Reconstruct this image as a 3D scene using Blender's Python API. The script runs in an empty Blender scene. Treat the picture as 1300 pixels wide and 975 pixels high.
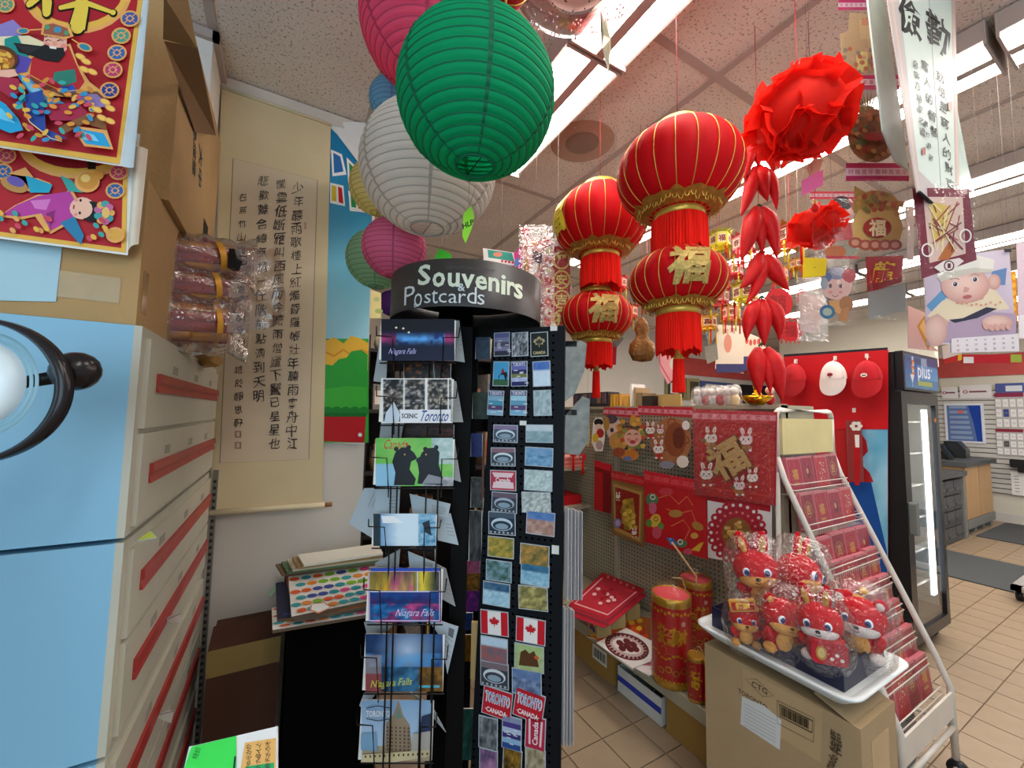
import bpy, bmesh, math, random
from mathutils import Vector, Matrix, Euler
from math import sin, cos, pi, radians as R

# ---------------------------------------------------------------- camera, world, light, exposure
FPX = 511.0; YAW = R(29.32); PITCH = R(4.22); ROLL = R(1.0); EYE = Vector((0, 0, 1.5))
_F = Vector((sin(YAW)*cos(PITCH), cos(YAW)*cos(PITCH), sin(PITCH)))
_R0 = Vector((cos(YAW), -sin(YAW), 0)); _U0 = _R0.cross(_F)
_R = cos(ROLL)*_R0 + sin(ROLL)*_U0; _U = -sin(ROLL)*_R0 + cos(ROLL)*_U0
scn = bpy.context.scene
cam_d = bpy.data.cameras.new('camera'); cam = bpy.data.objects.new('camera', cam_d)
scn.collection.objects.link(cam)
cam_d.sensor_width = 36; cam_d.lens = FPX/1300*36; cam_d.clip_start = 0.02; cam_d.clip_end = 60
cam.matrix_world = Matrix(((_R.x, _U.x, -_F.x, 0), (_R.y, _U.y, -_F.y, 0), (_R.z, _U.z, -_F.z, 1.5), (0, 0, 0, 1)))
scn.camera = cam
wld = bpy.data.worlds.new('world'); scn.world = wld; wld.use_nodes = True
wld.node_tree.nodes['Background'].inputs[0].default_value = (0.80, 0.86, 1.0, 1)
wld.node_tree.nodes['Background'].inputs[1].default_value = 0.42
scn.view_settings.view_transform = 'Standard'; scn.view_settings.look = 'None'
scn.view_settings.gamma = 1; scn.view_settings.use_curve_mapping = False
scn.view_settings.exposure = 0.18

def area(name, loc, rot, sx, sy, energy, col):
    l = bpy.data.lights.new(name, 'AREA'); l.shape = 'RECTANGLE'; l.size = sx; l.size_y = sy
    l.energy = energy; l.color = col
    o = bpy.data.objects.new(name, l); scn.collection.objects.link(o); o.location = loc; o.rotation_euler = rot
    return o
# daylight of the shop window behind the photographer, cool
area('window_daylight', (-1.6, -1.9, 1.7), (R(88), 0, R(-22)), 2.6, 1.9, 46, (0.58, 0.84, 1.0))
# the ceiling fluorescents themselves light the shop: their glowing tubes are built with the fixtures below
TUBE_STRENGTH = 19.0

# ---------------------------------------------------------------- pixel helpers (1300 x 975 frame)
def ray(px, py): return _F + _R*((px-650)/FPX) - _U*((py-487.5)/FPX)
def at(px, py, X=None, Y=None, Z=None, d=None):
    r = ray(px, py)
    s = d if d is not None else ((X/r.x) if X is not None else (Y/r.y) if Y is not None else (Z-1.5)/r.z)
    return EYE + r*s
CF = -29.32                                    # yaw that faces the lens plane

# ---------------------------------------------------------------- colour and materials
def lin(c):
    c = c/255.0
    return c/12.92 if c <= 0.04045 else ((c+0.055)/1.055)**2.4
_cc = {}
def C(c):
    if isinstance(c, str):
        if c not in _cc:
            h = c.lstrip('#')
            if len(h) == 3: h = ''.join(x*2 for x in h)
            _cc[c] = tuple(lin(int(h[i:i+2], 16)) for i in (0, 2, 4))
        return _cc[c]
    return tuple(lin(max(0, min(255, x))) for x in c)
MATS = {}
def mat(name, col='#888', rough=0.6, metal=0.0, var=0.06, scale=8.0, bump=0.0, bscale=60.0, spec=0.4, emit=0, ecol=None, sub=None, attr=False, coat=0, stretch=None, transl=0):
    if name in MATS: return MATS[name]
    m = bpy.data.materials.new(name); m.use_nodes = True
    nt = m.node_tree; N = nt.nodes; L = nt.links; b = N['Principled BSDF']
    b.inputs['Roughness'].default_value = rough; b.inputs['Metallic'].default_value = metal
    b.inputs['Specular IOR Level'].default_value = spec
    if coat: b.inputs['Coat Weight'].default_value = coat; b.inputs['Coat Roughness'].default_value = 0.08
    tc = N.new('ShaderNodeTexCoord'); src = tc.outputs['Object']
    if stretch:
        mp = N.new('ShaderNodeMapping'); mp.inputs['Scale'].default_value = stretch; L.new(src, mp.inputs[0]); src = mp.outputs[0]
    c = C(col)
    if attr:
        at_ = N.new('ShaderNodeAttribute'); at_.attribute_name = 'Col'; base = at_.outputs['Color']
    else:
        rgb = N.new('ShaderNodeRGB'); rgb.outputs[0].default_value = (*c, 1); base = rgb.outputs[0]
    if var:
        nz = N.new('ShaderNodeTexNoise'); nz.inputs['Scale'].default_value = scale; nz.inputs['Detail'].default_value = 4; L.new(src, nz.inputs['Vector'])
        mr = N.new('ShaderNodeMapRange'); mr.inputs[3].default_value = 1-var; mr.inputs[4].default_value = 1+var
        mr.inputs[1].default_value = 0.3; mr.inputs[2].default_value = 0.7
        L.new(nz.outputs[0], mr.inputs[0])
        mx = N.new('ShaderNodeVectorMath'); mx.operation = 'SCALE'; L.new(base, mx.inputs[0]); L.new(mr.outputs[0], mx.inputs['Scale']); base = mx.outputs[0]
    L.new(base, b.inputs['Base Color'])
    if bump:
        n2 = N.new('ShaderNodeTexNoise'); n2.inputs['Scale'].default_value = bscale; n2.inputs['Detail'].default_value = 3; L.new(src, n2.inputs['Vector'])
        bp = N.new('ShaderNodeBump'); bp.inputs['Strength'].default_value = bump; bp.inputs['Distance'].default_value = 0.01
        L.new(n2.outputs[0], bp.inputs['Height']); L.new(bp.outputs[0], b.inputs['Normal'])
    if emit:
        b.inputs['Emission Color'].default_value = (*C(ecol or col), 1); b.inputs['Emission Strength'].default_value = emit
    if transl:
        tr = N.new('ShaderNodeBsdfTranslucent'); L.new(base, tr.inputs[0]); ms = N.new('ShaderNodeMixShader'); ms.inputs[0].default_value = transl
        L.new(b.outputs[0], ms.inputs[1]); L.new(tr.outputs[0], ms.inputs[2]); L.new(ms.outputs[0], N['Material Output'].inputs[0])
    MATS[name] = m; return m
def clear_mat(name, tint='#fff', rough=0.12, fac=0.25, bump=0.6, bscale=45):
    if name in MATS: return MATS[name]
    m = bpy.data.materials.new(name); m.use_nodes = True; nt = m.node_tree; N = nt.nodes; L = nt.links
    N.remove(N['Principled BSDF'])
    t = N.new('ShaderNodeBsdfTransparent'); t.inputs[0].default_value = (*C(tint), 1)
    g = N.new('ShaderNodeBsdfGlossy'); g.inputs['Roughness'].default_value = rough
    tc = N.new('ShaderNodeTexCoord'); n2 = N.new('ShaderNodeTexNoise'); n2.inputs['Scale'].default_value = bscale; n2.inputs['Detail'].default_value = 3
    L.new(tc.outputs['Object'], n2.inputs['Vector'])
    bp = N.new('ShaderNodeBump'); bp.inputs['Strength'].default_value = bump; bp.inputs['Distance'].default_value = 0.01
    L.new(n2.outputs[0], bp.inputs['Height']); L.new(bp.outputs[0], g.inputs['Normal'])
    lw = N.new('ShaderNodeLayerWeight'); lw.inputs[0].default_value = 0.35; L.new(bp.outputs[0], lw.inputs['Normal'])
    mr = N.new('ShaderNodeMapRange'); mr.inputs[3].default_value = fac*0.25; mr.inputs[4].default_value = min(1, fac*2.6); L.new(lw.outputs['Facing'], mr.inputs[0])
    ms = N.new('ShaderNodeMixShader'); L.new(mr.outputs[0], ms.inputs[0]); L.new(t.outputs[0], ms.inputs[1]); L.new(g.outputs[0], ms.inputs[2])
    L.new(ms.outputs[0], N['Material Output'].inputs[0]); MATS[name] = m; return m
PRINT = mat('printed_paper', attr=True, var=0.03, rough=0.55, spec=0.25)
GLOSSY = mat('glossy_print', attr=True, var=0.02, rough=0.38, spec=0.22)
MATTE = mat('dyed_cloth', attr=True, var=0.08, scale=30, rough=0.9, spec=0.15, bump=0.25, bscale=220)
FOIL = mat('embossed_foil', attr=True, var=0.15, scale=60, rough=0.28, metal=0.75, bump=0.25, bscale=120)
BAG = clear_mat('cellophane', fac=0.20, rough=0.07, bump=2.2, bscale=55)
FILM = clear_mat('thin_plastic_film', fac=0.06, rough=0.12, bump=0.7, bscale=26)
GLASS = clear_mat('clear_glass', fac=0.16, rough=0.02, bump=0.0)

# ---------------------------------------------------------------- object helpers
def noise(x, y, s=0):
    n = math.sin(x*12.9898+y*78.233+s*37.719)*43758.5453
    return n-math.floor(n)
def vn(x, y, s=0):
    ix, iy = math.floor(x), math.floor(y); fx, fy = x-ix, y-iy; fx = fx*fx*(3-2*fx); fy = fy*fy*(3-2*fy)
    a = noise(ix, iy, s); b = noise(ix+1, iy, s); c = noise(ix, iy+1, s); d = noise(ix+1, iy+1, s)
    return (a*(1-fx)+b*fx)*(1-fy)+(c*(1-fx)+d*fx)*fy
def fbm(x, y, s=0): return 0.55*vn(x, y, s)+0.3*vn(x*2.1, y*2.1, s+1)+0.15*vn(x*4.3, y*4.3, s+2)
def mixc(a, b, t):
    t = max(0, min(1, t)); return tuple(a[i]+(b[i]-a[i])*t for i in range(3))
def H(h):
    h = h.lstrip('#')
    if len(h) == 3: h = ''.join(x*2 for x in h)
    return tuple(int(h[i:i+2], 16) for i in (0, 2, 4))

def thing(name, label, cat, loc=(0, 0, 0), rz=0, group=None, rx=0, ry=0):
    o = bpy.data.objects.new(name, None); scn.collection.objects.link(o); o.empty_display_size = 0.05
    o.location = loc; o.rotation_euler = (R(rx), R(ry), R(rz)); tag(o, label, cat, group)
    return o
def tag(o, label=None, cat=None, group=None, kind=None):
    if label: o['label'] = label
    if cat: o['category'] = cat
    if group: o['group'] = group
    if kind: o['kind'] = kind
    return o
def place(o, loc, rz=0, rx=0, ry=0):
    o.location = loc; o.rotation_euler = (R(rx), R(ry), R(rz)); return o
def copy_tree(o, parent=None):
    c = o.copy(); scn.collection.objects.link(c); c.parent = parent
    for ch in o.children: copy_tree(ch, c)
    return c
def mw(o):
    m = Matrix.LocRotScale(o.location, o.rotation_euler, o.scale)
    return mw(o.parent) @ m if o.parent else m
def opx(o, px, py, y=0.0):
    """local (x, z) of the point where the sight line of a pixel meets the plane local y = const of object o"""
    m = mw(o); mi = m.inverted(); e = mi @ EYE; q = mi @ (EYE+ray(px, py)); r = q-e
    s = (y-e.y)/r.y; p = e+r*s
    return (p.x, p.z)

class G:
    def __init__(s): s.v = []; s.f = []; s.m = []; s.c = []; s.sm = []; s.mats = []; s.T = None; s.fn = None; s.col = None; s.mt = None; s.smooth = False
    def mi(s, m):
        m = m or s.mt
        if m not in s.mats: s.mats.append(m)
        return s.mats.index(m)
    def add(s, vs, fs, m=None, col=None, smooth=None):
        k = len(s.v)
        for p in vs:
            p = Vector(p)
            if s.fn: p = Vector(s.fn(p))
            if s.T is not None: p = s.T @ p
            s.v.append(p)
        col = col if col is not None else s.col
        i = s.mi(m); sm = s.smooth if smooth is None else smooth
        per = isinstance(col, list)
        cc = None if col is None or per else C(col)
        for f in fs:
            s.f.append(tuple(k+j for j in f)); s.m.append(i); s.sm.append(sm)
            s.c.append([C(col[j]) for j in f] if per else cc)
    def box(s, x0, y0, z0, x1, y1, z1, m=None, col=None):
        v = [(x0,y0,z0),(x1,y0,z0),(x1,y1,z0),(x0,y1,z0),(x0,y0,z1),(x1,y0,z1),(x1,y1,z1),(x0,y1,z1)]
        s.add(v, [(3,2,1,0),(4,5,6,7),(0,1,5,4),(1,2,6,5),(2,3,7,6),(3,0,4,7)], m, col, False)
    def rbox(s, x0, y0, z0, x1, y1, z1, r=0.01, m=None, col=None, n=3, axis='z'):
        """box with corners rounded about one axis"""
        a = {'z': (x0, x1, y0, y1), 'y': (x0, x1, z0, z1), 'x': (y0, y1, z0, z1)}[axis]
        pts = []
        for cx, cy, st in ((a[1]-r, a[3]-r, 0), (a[0]+r, a[3]-r, 90), (a[0]+r, a[2]+r, 180), (a[1]-r, a[2]+r, 270)):
            for k in range(n+1):
                t = R(st+90*k/n); pts.append((cx+r*cos(t), cy+r*sin(t)))
        lo, hi = {'z': (z0, z1), 'y': (y0, y1), 'x': (x0, x1)}[axis]
        s.prism(pts, lo, hi, axis, m, col)
    def prism(s, pts, lo, hi, axis='z', m=None, col=None):
        f = {'z': lambda p, h: (p[0], p[1], h), 'y': lambda p, h: (p[0], h, p[1]), 'x': lambda p, h: (h, p[0], p[1])}[axis]
        n = len(pts); v = [f(p, lo) for p in pts]+[f(p, hi) for p in pts]
        fs = [tuple(range(n))[::-1], tuple(range(n, 2*n))]+[(i, (i+1) % n, n+(i+1) % n, n+i) for i in range(n)]
        s.add(v, fs, m, col, False)
    def quad(s, a, b, c, d, m=None, col=None): s.add([a, b, c, d], [(0, 1, 2, 3)], m, col)
    def tube(s, pts, r, n=6, m=None, col=None, cap=True, closed=False):
        pts = [Vector(p) for p in pts]; k = len(pts); rs = r if isinstance(r, (list, tuple)) else [r]*k
        vs = []; up = None
        for i, p in enumerate(pts):
            if closed: d = pts[(i+1) % k]-pts[i-1]
            else: d = pts[min(i+1, k-1)]-pts[max(i-1, 0)]
            d = d.normalized() if d.length > 1e-9 else Vector((0, 0, 1))
            if up is None: up = Vector((0, 0, 1)) if abs(d.z) < 0.9 else Vector((1, 0, 0))
            a = d.cross(up)
            if a.length < 1e-6: a = d.orthogonal()
            a.normalize(); b = d.cross(a).normalized(); up = b if False else up
            for j in range(n):
                t = 2*pi*j/n; vs.append(p+(a*cos(t)+b*sin(t))*rs[i])
        fs = []
        for i in range(k if closed else k-1):
            for j in range(n):
                a0 = i*n+j; a1 = i*n+(j+1) % n; b0 = ((i+1) % k)*n+j; b1 = ((i+1) % k)*n+(j+1) % n
                fs.append((a0, a1, b1, b0))
        if cap and not closed: fs += [tuple(range(n))[::-1], tuple((k-1)*n+j for j in range(n))]
        s.add(vs, fs, m, col, True)
    def lathe(s, prof, n=24, m=None, col=None, cols=None, c=(0, 0, 0), a0=0, a1=360, lob=None, smooth=True):
        full = abs(a1-a0) >= 359.9; N = n if full else n+1; vs = []
        for (r, z) in prof:
            for j in range(N):
                t = R(a0+(a1-a0)*j/n); rr = r*(lob(t, z) if lob else 1)
                vs.append((c[0]+rr*cos(t), c[1]+rr*sin(t), c[2]+z))
        for i in range(len(prof)-1):
            fs = []
            for j in range(n):
                j1 = (j+1) % N; fs.append((i*N+j, i*N+j1, (i+1)*N+j1, (i+1)*N+j))
            if i == 0: F0 = []
            F0.append(fs)
        k = len(s.v); 
        for i, fs in enumerate(F0):
            if i == 0: s.add(vs, fs, m, cols[i] if cols else col, smooth)
            else:
                ii = s.mi(m); cl = cols[i] if cols else (col if col is not None else s.col); cl = None if cl is None else C(cl)
                for f in fs: s.f.append(tuple(k+j for j in f)); s.m.append(ii); s.sm.append(smooth); s.c.append(cl)
    def ell(s, c, r, n=12, m=None, col=None, rot=None, squash=None):
        """ellipsoid, centre c, radii r"""
        q = Euler([R(a) for a in rot]).to_matrix() if rot else None; k = max(5, n//2+1); vs = []; c = Vector(c)
        for i in range(k+1):
            ph = pi*i/k
            for j in range(n):
                t = 2*pi*j/n; p = Vector((r[0]*sin(ph)*cos(t), r[1]*sin(ph)*sin(t), r[2]*cos(ph)))
                if squash: p = Vector(squash(p))
                if q: p = q @ p
                vs.append(c+p)
        fs = [(i*n+j, (i+1)*n+j, (i+1)*n+(j+1) % n, i*n+(j+1) % n) for i in range(k) for j in range(n)]
        s.add(vs, fs, m, col, True)
    def grid(s, nx, ny, fn, m=None, cf=None, col=None, smooth=True):
        vs = []; cs = []
        for j in range(ny+1):
            for i in range(nx+1):
                u, v = i/nx, j/ny; vs.append(fn(u, v)); 
                if cf: cs.append(cf(u, v))
        fs = [(j*(nx+1)+i, j*(nx+1)+i+1, (j+1)*(nx+1)+i+1, (j+1)*(nx+1)+i) for j in range(ny) for i in range(nx)]
        s.add(vs, fs, m, cs if cf else col, smooth)
    def build(s, name, parent=None, m=None, kind=None, label=None):
        me = bpy.data.meshes.new(name); me.from_pydata([tuple(p) for p in s.v], [], s.f)
        mats = [x or m for x in s.mats] or [m]
        for x in mats: me.materials.append(x or MATS['plain'])
        me.polygons.foreach_set('material_index', s.m); me.polygons.foreach_set('use_smooth', s.sm)
        if any(c is not None for c in s.c):
            a = me.color_attributes.new('Col', 'FLOAT_COLOR', 'CORNER'); buf = []
            for f, c in zip(s.f, s.c):
                if isinstance(c, list):
                    for q in c: buf += [q[0], q[1], q[2], 1.0]
                else:
                    q = c or (0.8, 0.8, 0.8); buf += [q[0], q[1], q[2], 1.0]*len(f)
            a.data.foreach_set('color', buf)
        me.update(); o = bpy.data.objects.new(name, me); scn.collection.objects.link(o)
        if parent: o.parent = parent
        if kind: o['kind'] = kind
        if label: o['label'] = label
        return o
mat('plain', '#999')

_tc = {}
def glyphs(sx, bold=0.0):
    k = (sx, bold)
    if k not in _tc:
        cu = bpy.data.curves.new('t', 'FONT'); cu.body = sx; cu.size = 1; cu.resolution_u = 2; cu.fill_mode = 'BOTH'; cu.offset = bold
        o = bpy.data.objects.new('t', cu); scn.collection.objects.link(o)
        dg = bpy.context.evaluated_depsgraph_get(); me = bpy.data.meshes.new_from_object(o.evaluated_get(dg))
        v = [(p.co.x, p.co.y) for p in me.vertices]; f = [tuple(p.vertices) for p in me.polygons]
        bpy.data.objects.remove(o); bpy.data.curves.remove(cu); bpy.data.meshes.remove(me)
        if v:
            x0 = min(p[0] for p in v); x1 = max(p[0] for p in v); y0 = min(p[1] for p in v); y1 = max(p[1] for p in v)
        else: x0 = x1 = y0 = y1 = 0
        _tc[k] = (v, f, (x0, x1, y0, y1))
    return _tc[k]

class Pic(G):
    """flat artwork in the local XZ plane, front towards -Y; every call goes one thin layer above the last"""
    def __init__(s, m=None, y=0.0, eps=0.00010): super().__init__(); s.y = y; s.eps = eps; s.mt = m or PRINT
    def _l(s): s.y -= s.eps; return s.y
    def poly(s, pts, c, m=None):
        y = s._l(); s.add([(p[0], y, p[1]) for p in pts], [tuple(range(len(pts)))], m, c)
    def rect(s, x0, z0, x1, z1, c, m=None): s.poly([(x0, z0), (x1, z0), (x1, z1), (x0, z1)], c, m)
    def oell(s, cx, cz, rx, rz, c, n=18, rot=0, m=None):
        q = R(rot); s.poly([(cx+rx*cos(t)*cos(q)-rz*sin(t)*sin(q), cz+rx*cos(t)*sin(q)+rz*sin(t)*cos(q)) for t in [2*pi*k/n for k in range(n)]], c, m)
    def ring(s, cx, cz, rx, rz, w, c, n=28, a0=0, a1=360):
        y = s._l(); vs = []; fs = []
        for k in range(n+1):
            t = R(a0+(a1-a0)*k/n); vs += [(cx+rx*cos(t), y, cz+rz*sin(t)), (cx+(rx-w)*cos(t), y, cz+(rz-w)*sin(t))]
            if k < n: fs.append((2*k, 2*k+2, 2*k+3, 2*k+1))
        s.add(vs, fs, None, c)
    def line(s, pts, w, c, closed=False):
        y = s._l(); pts = [Vector(p) for p in pts]; n = len(pts); vs = []
        for i, p in enumerate(pts):
            d = (pts[(i+1) % n]-pts[i-1]) if closed else pts[min(i+1, n-1)]-pts[max(i-1, 0)]
            d = d.normalized() if d.length else Vector((1, 0)); q = Vector((-d.y, d.x))*(w[i] if isinstance(w, (list, tuple)) else w)/2
            vs += [(p.x+q.x, y, p.y+q.y), (p.x-q.x, y, p.y-q.y)]
        fs = [(2*i, (2*i+2) % (2*n), (2*i+3) % (2*n), 2*i+1) for i in range(n if closed else n-1)]
        s.add(vs, fs, None, c)
    def blob(s, cx, cz, r, c, seed=0, amp=0.25, n=14, sx=1, sz=1):
        s.poly([(cx+r*sx*(1+amp*(noise(k, seed)-.5)*2)*cos(2*pi*k/n), cz+r*sz*(1+amp*(noise(k, seed)-.5)*2)*sin(2*pi*k/n)) for k in range(n)], c)
    def text(s, t, x, z, h, c, al='c', bold=0, shear=0, rot=0, w=None, m=None, fit=False):
        """h is the font size; with w (and fit) the drawn text is scaled to width w (and height h)"""
        v, f, (x0, x1, y0, y1) = glyphs(t, bold)
        if not v: return
        sx = sy = h
        if w: sx = w/max(1e-6, x1-x0)
        if fit: sy = h/max(1e-6, y1-y0)
        ox = {'c': (x0+x1)/2, 'l': x0, 'r': x1}[al]; oy = (y0+y1)/2; q = R(rot); y = s._l(); vs = []
        for p in v:
            a = (p[0]-ox)*sx; b = (p[1]-oy)*sy; a += b*shear
            vs.append((x+a*cos(q)-b*sin(q), y, z+a*sin(q)+b*cos(q)))
        s.add(vs, f, m, c)
    def photo(s, x0, z0, x1, z1, nx, ny, fn):
        y = s._l(); s.grid(nx, ny, lambda u, v: (x0+(x1-x0)*u, y, z0+(z1-z0)*v), None, fn, smooth=False)
    def card(s, x0, z0, x1, z1, th, c):
        """a sheet with thickness: front at y, back at y+th"""
        s.box(x0, s.y, z0, x1, s.y+th, z1, None, c); s.y -= s.eps
def slab(name, parent, x0, z0, x1, z1, th, m, y=0):
    g = G(); g.box(x0, y, z0, x1, y+th, z1, m); return g.build(name, parent)
def struct(name, g, m=None, parent=None):
    o = g.build(name, parent, m)
    if not parent: o['kind'] = 'structure'
    return o
def rod(name, parent, pts, r, m, n=6): g = G(); g.tube(pts, r, n, m); return g.build(name, parent)
def bagsheet(x0, z0, x1, z1, y=-0.01, puff=0.015, seed=0, m=None, nx=10, nz=12, back=True, th=0.02):
    """wrinkled film envelope in the local XZ plane"""
    g = G(); m = m or BAG
    def fr(sgn):
        def f(u, v):
            e = (sin(pi*u)*sin(pi*v))**0.5 if 0 < u < 1 and 0 < v < 1 else 0
            x = x0+(x1-x0)*u; z = z0+(z1-z0)*v
            if e == 0: x += (noise(u*31, v*17, seed)-.5)*0.004; z += (noise(u*13, v*41, seed)-.5)*0.004
            return (x, y+th/2+sgn*(puff*e*(0.7+0.6*vn(u*6, v*7, seed))+0.001*0), z)
        return f
    g.grid(nx, nz, fr(-1), m)
    if back: g.grid(nx, nz, fr(1), m)
    return g
class PP(Pic):
    """artwork of a flat thing, its outline given by where the photograph shows it"""
    def __init__(s, o, m=None, y=0.0, eps=0.00010):
        super().__init__(m, y, eps); s.o = o; s.y0 = y
    def M(s, x, y): return opx(s.o, x, y, s.y0)
    def P(s, pts, c, m=None): s.poly([s.M(*p) for p in pts], c, m)
    def B(s, x0, y0, x1, y1, c): s.P([(x0, y1), (x1, y1), (x1, y0), (x0, y0)], c)
    def E(s, cx, cy, rx, ry, c, n=16, rot=0):
        q = R(rot); s.P([(cx+rx*cos(t)*cos(q)-ry*sin(t)*sin(q), cy+rx*cos(t)*sin(q)+ry*sin(t)*cos(q)) for t in [2*pi*k/n for k in range(n)]], c)
    def Ln(s, pts, w, c, closed=False):
        a = s.M(*pts[0]); b = s.M(pts[0][0]+10, pts[0][1]); k = math.hypot(a[0]-b[0], a[1]-b[1])/10
        s.line([s.M(*p) for p in pts], [q*k for q in w] if isinstance(w, (list, tuple)) else w*k, c, closed)
    def Rg(s, cx, cy, rx, ry, w, c, n=24): s.Ln([(cx+rx*cos(2*pi*k/n), cy+ry*sin(2*pi*k/n)) for k in range(n)], w, c, True)
    def W(s, t, x, y, h, c, bold=0, shear=0, rot=0, w=None, al='c', sl=0, jit=0):
        v, f, (x0, x1, y0, y1) = glyphs(t, bold)
        if not v: return
        sx, sy = (w/max(1e-6, x1-x0), h/max(1e-6, y1-y0)) if w else (h, h); q = R(rot); yy = s._l(); vs = []
        for p in v:
            a = (p[0]-(x0+x1)/2)*sx; b = (p[1]-(y0+y1)/2)*sy; a += b*shear
            if jit: a += jit*h*(vn(p[0]*4+x, p[1]*4, y)-.5); b += jit*h*(vn(p[0]*4, p[1]*4+y, x)-.5)
            m = s.M(x+a*cos(q)-b*sin(q), y-(a*sin(q)+b*cos(q))+a*sl); vs.append((m[0], yy, m[1]))
        s.add(vs, f, None, c)
    def Ph(s, q, nx, ny, fn):
        """colour grid over a quad q = TL, TR, BR, BL in pixels"""
        y = s._l(); q = [Vector(s.M(*p)) for p in q]
        s.grid(nx, ny, lambda u, v: ((lambda p: (p.x, y, p.y))((q[3]*(1-u)+q[2]*u)*(1-v)+(q[0]*(1-u)+q[1]*u)*v)), None, fn, smooth=False)

# ================================================================ the setting
CEIL = 2.93
M_WALL = mat('painted_wall', '#d6d0c4', rough=0.85, var=0.03, scale=3)
M_CREAM = mat('cream_wall', '#d9d3c2', rough=0.85, var=0.03, scale=2)
M_RED = mat('red_band_paint', '#c8504c', rough=0.6)
def tile_material():
    m = mat('ceiling_tile_panel', '#e4dace', rough=0.95, var=0.05, scale=5, bump=0.5, bscale=140)
    nt = m.node_tree; N = nt.nodes; L = nt.links; b = N['Principled BSDF']; src = b.inputs['Base Color'].links[0].from_socket
    tc = N.new('ShaderNodeTexCoord'); nz = N.new('ShaderNodeTexNoise'); nz.inputs['Scale'].default_value = 95; nz.inputs['Detail'].default_value = 1.5
    L.new(tc.outputs['Object'], nz.inputs['Vector']); rp = N.new('ShaderNodeValToRGB'); rp.color_ramp.elements[0].position = 0.60; rp.color_ramp.elements[1].position = 0.65
    rp.color_ramp.elements[0].color = (1, 1, 1, 1); rp.color_ramp.elements[1].color = (0.55, 0.52, 0.50, 1); L.new(nz.outputs[0], rp.inputs[0])
    mx = N.new('ShaderNodeVectorMath'); mx.operation = 'MULTIPLY'; L.new(src, mx.inputs[0]); L.new(rp.outputs[0], mx.inputs[1]); L.new(mx.outputs[0], b.inputs['Base Color'])
    return m
M_CT = tile_material()
M_TB = mat('ceiling_bar_paint', '#b3a49b', rough=0.6)
M_FT = mat('floor_tile_ceramic', '#9a856c', rough=0.42, var=0.05, scale=14)
M_GR = mat('grout', '#8d7761', rough=0.9)

g = G(); g.box(-1.6, -1.6, -0.06, 9.7, 4.85, -0.006, M_GR); floor = struct('floor', g)
TS = 0.197
def occupied(x, y): return (x > 1.72 and x < 2.7 and y > 1.05) or x < 0.95 or (x > 3.9 and x < 4.5 and y > 1.3)
tile_me = None; k = 0
cells = [(i, j) for i in range(-2, 30) for j in range(-3, 11)]
cells.sort(key=lambda c: (1.363+c[0]*TS-0)**2+(0.725+c[1]*TS)**2)
rest = G()
for i, j in cells:
    x = 1.363+i*TS; y = 0.725+j*TS
    if occupied(x, y) or y < 0.3*x*0.8-0.35 or y > 0.62*x+1.6: 
        rest.box(x+0.003, y+0.003, -0.006, x+TS-0.003, y+TS-0.003, 0, M_FT); continue
    if k >= 290: rest.box(x+0.003, y+0.003, -0.006, x+TS-0.003, y+TS-0.003, 0, M_FT); continue
    if tile_me is None:
        t = G(); t.box(0.003, 0.003, -0.006, TS-0.003, TS-0.003, 0, M_FT); o = t.build('floor_tile', floor); tile_me = o.data
    else:
        o = bpy.data.objects.new('floor_tile', tile_me); scn.collection.objects.link(o); o.parent = floor
    o.location = (x, y, 0.0008*noise(i, j)); k += 1
for i in range(30, 42):
    for j in range(-5, 11): x = 1.363+i*TS; y = 0.725+j*TS; rest.box(x+0.003, y+0.003, -0.006, x+TS-0.003, y+TS-0.003, 0, M_FT)
rest.build('floor_tile', floor, kind='stuff')

g = G(); g.box(-1.6, -1.6, CEIL+0.03, 9.7, 4.85, CEIL+0.06, M_WALL); ceiling = struct('ceiling', g)
XL = [-1.53, -0.31, 0.29, 1.51, 2.73, 3.95, 5.17, 6.39, 7.61, 8.83, 9.65]; YL = [-1.4, -0.17, 0.98, 2.13, 3.28, 4.43, 4.75]
for i in range(len(XL)-1):
    for j in range(len(YL)-1):
        g = G(); g.box(0.008, 0.008, 0, XL[i+1]-XL[i]-0.008, YL[j+1]-YL[j]-0.008, 0.02, M_CT)
        o = g.build('ceiling_tile', ceiling); o.location = (XL[i], YL[j], CEIL)
for x in XL:
    g = G(); g.box(x-0.016, -1.6, CEIL-0.005, x+0.016, 4.8, CEIL+0.02, M_TB); g.build('ceiling_bar', ceiling)
for y in YL:
    g = G(); g.box(-1.6, y-0.016, CEIL-0.004, 9.6, y+0.016, CEIL+0.02, M_TB); g.build('ceiling_bar', ceiling)
# walls
g = G(); g.box(-1.3, 2.06, 0, 0.345, 2.16, CEIL, M_WALL); struct('wall_back', g)
g = G(); g.box(-1.3, 2.035, CEIL-0.06, 0.345, 2.06, CEIL-0.006, mat('bar_angle', '#cfc8bc')); struct('trim_1', g)
g = G(); g.box(-1.3, 1.82, 1.9, -0.31, 2.058, CEIL, mat('white_soffit', '#e4e0d8', rough=.8)); g.box(-1.3, 1.80, CEIL-0.04, -0.29, 1.82, CEIL-0.006, M_TB); g.box(-0.31, 1.8, CEIL-0.04, -0.29, 2.04, CEIL-0.006, M_TB); struct('trim_2', g)
g = G(); g.box(0.2, 4.72, 0, 9.65, 4.82, CEIL, M_WALL); struct('wall_far', g)
g = G(); g.box(0.245, 2.16, 0, 0.345, 4.72, CEIL, M_WALL); struct('wall_left', g)
g = G(); g.box(9.57, -1.6, 0, 9.67, 4.82, CEIL, M_CREAM); struct('wall_right', g)
g = G(); g.box(5.9, 4.70, 2.25, 9.57, 4.719, 2.56, M_RED); g.build('trim_3', None, None, 'structure')
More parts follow.
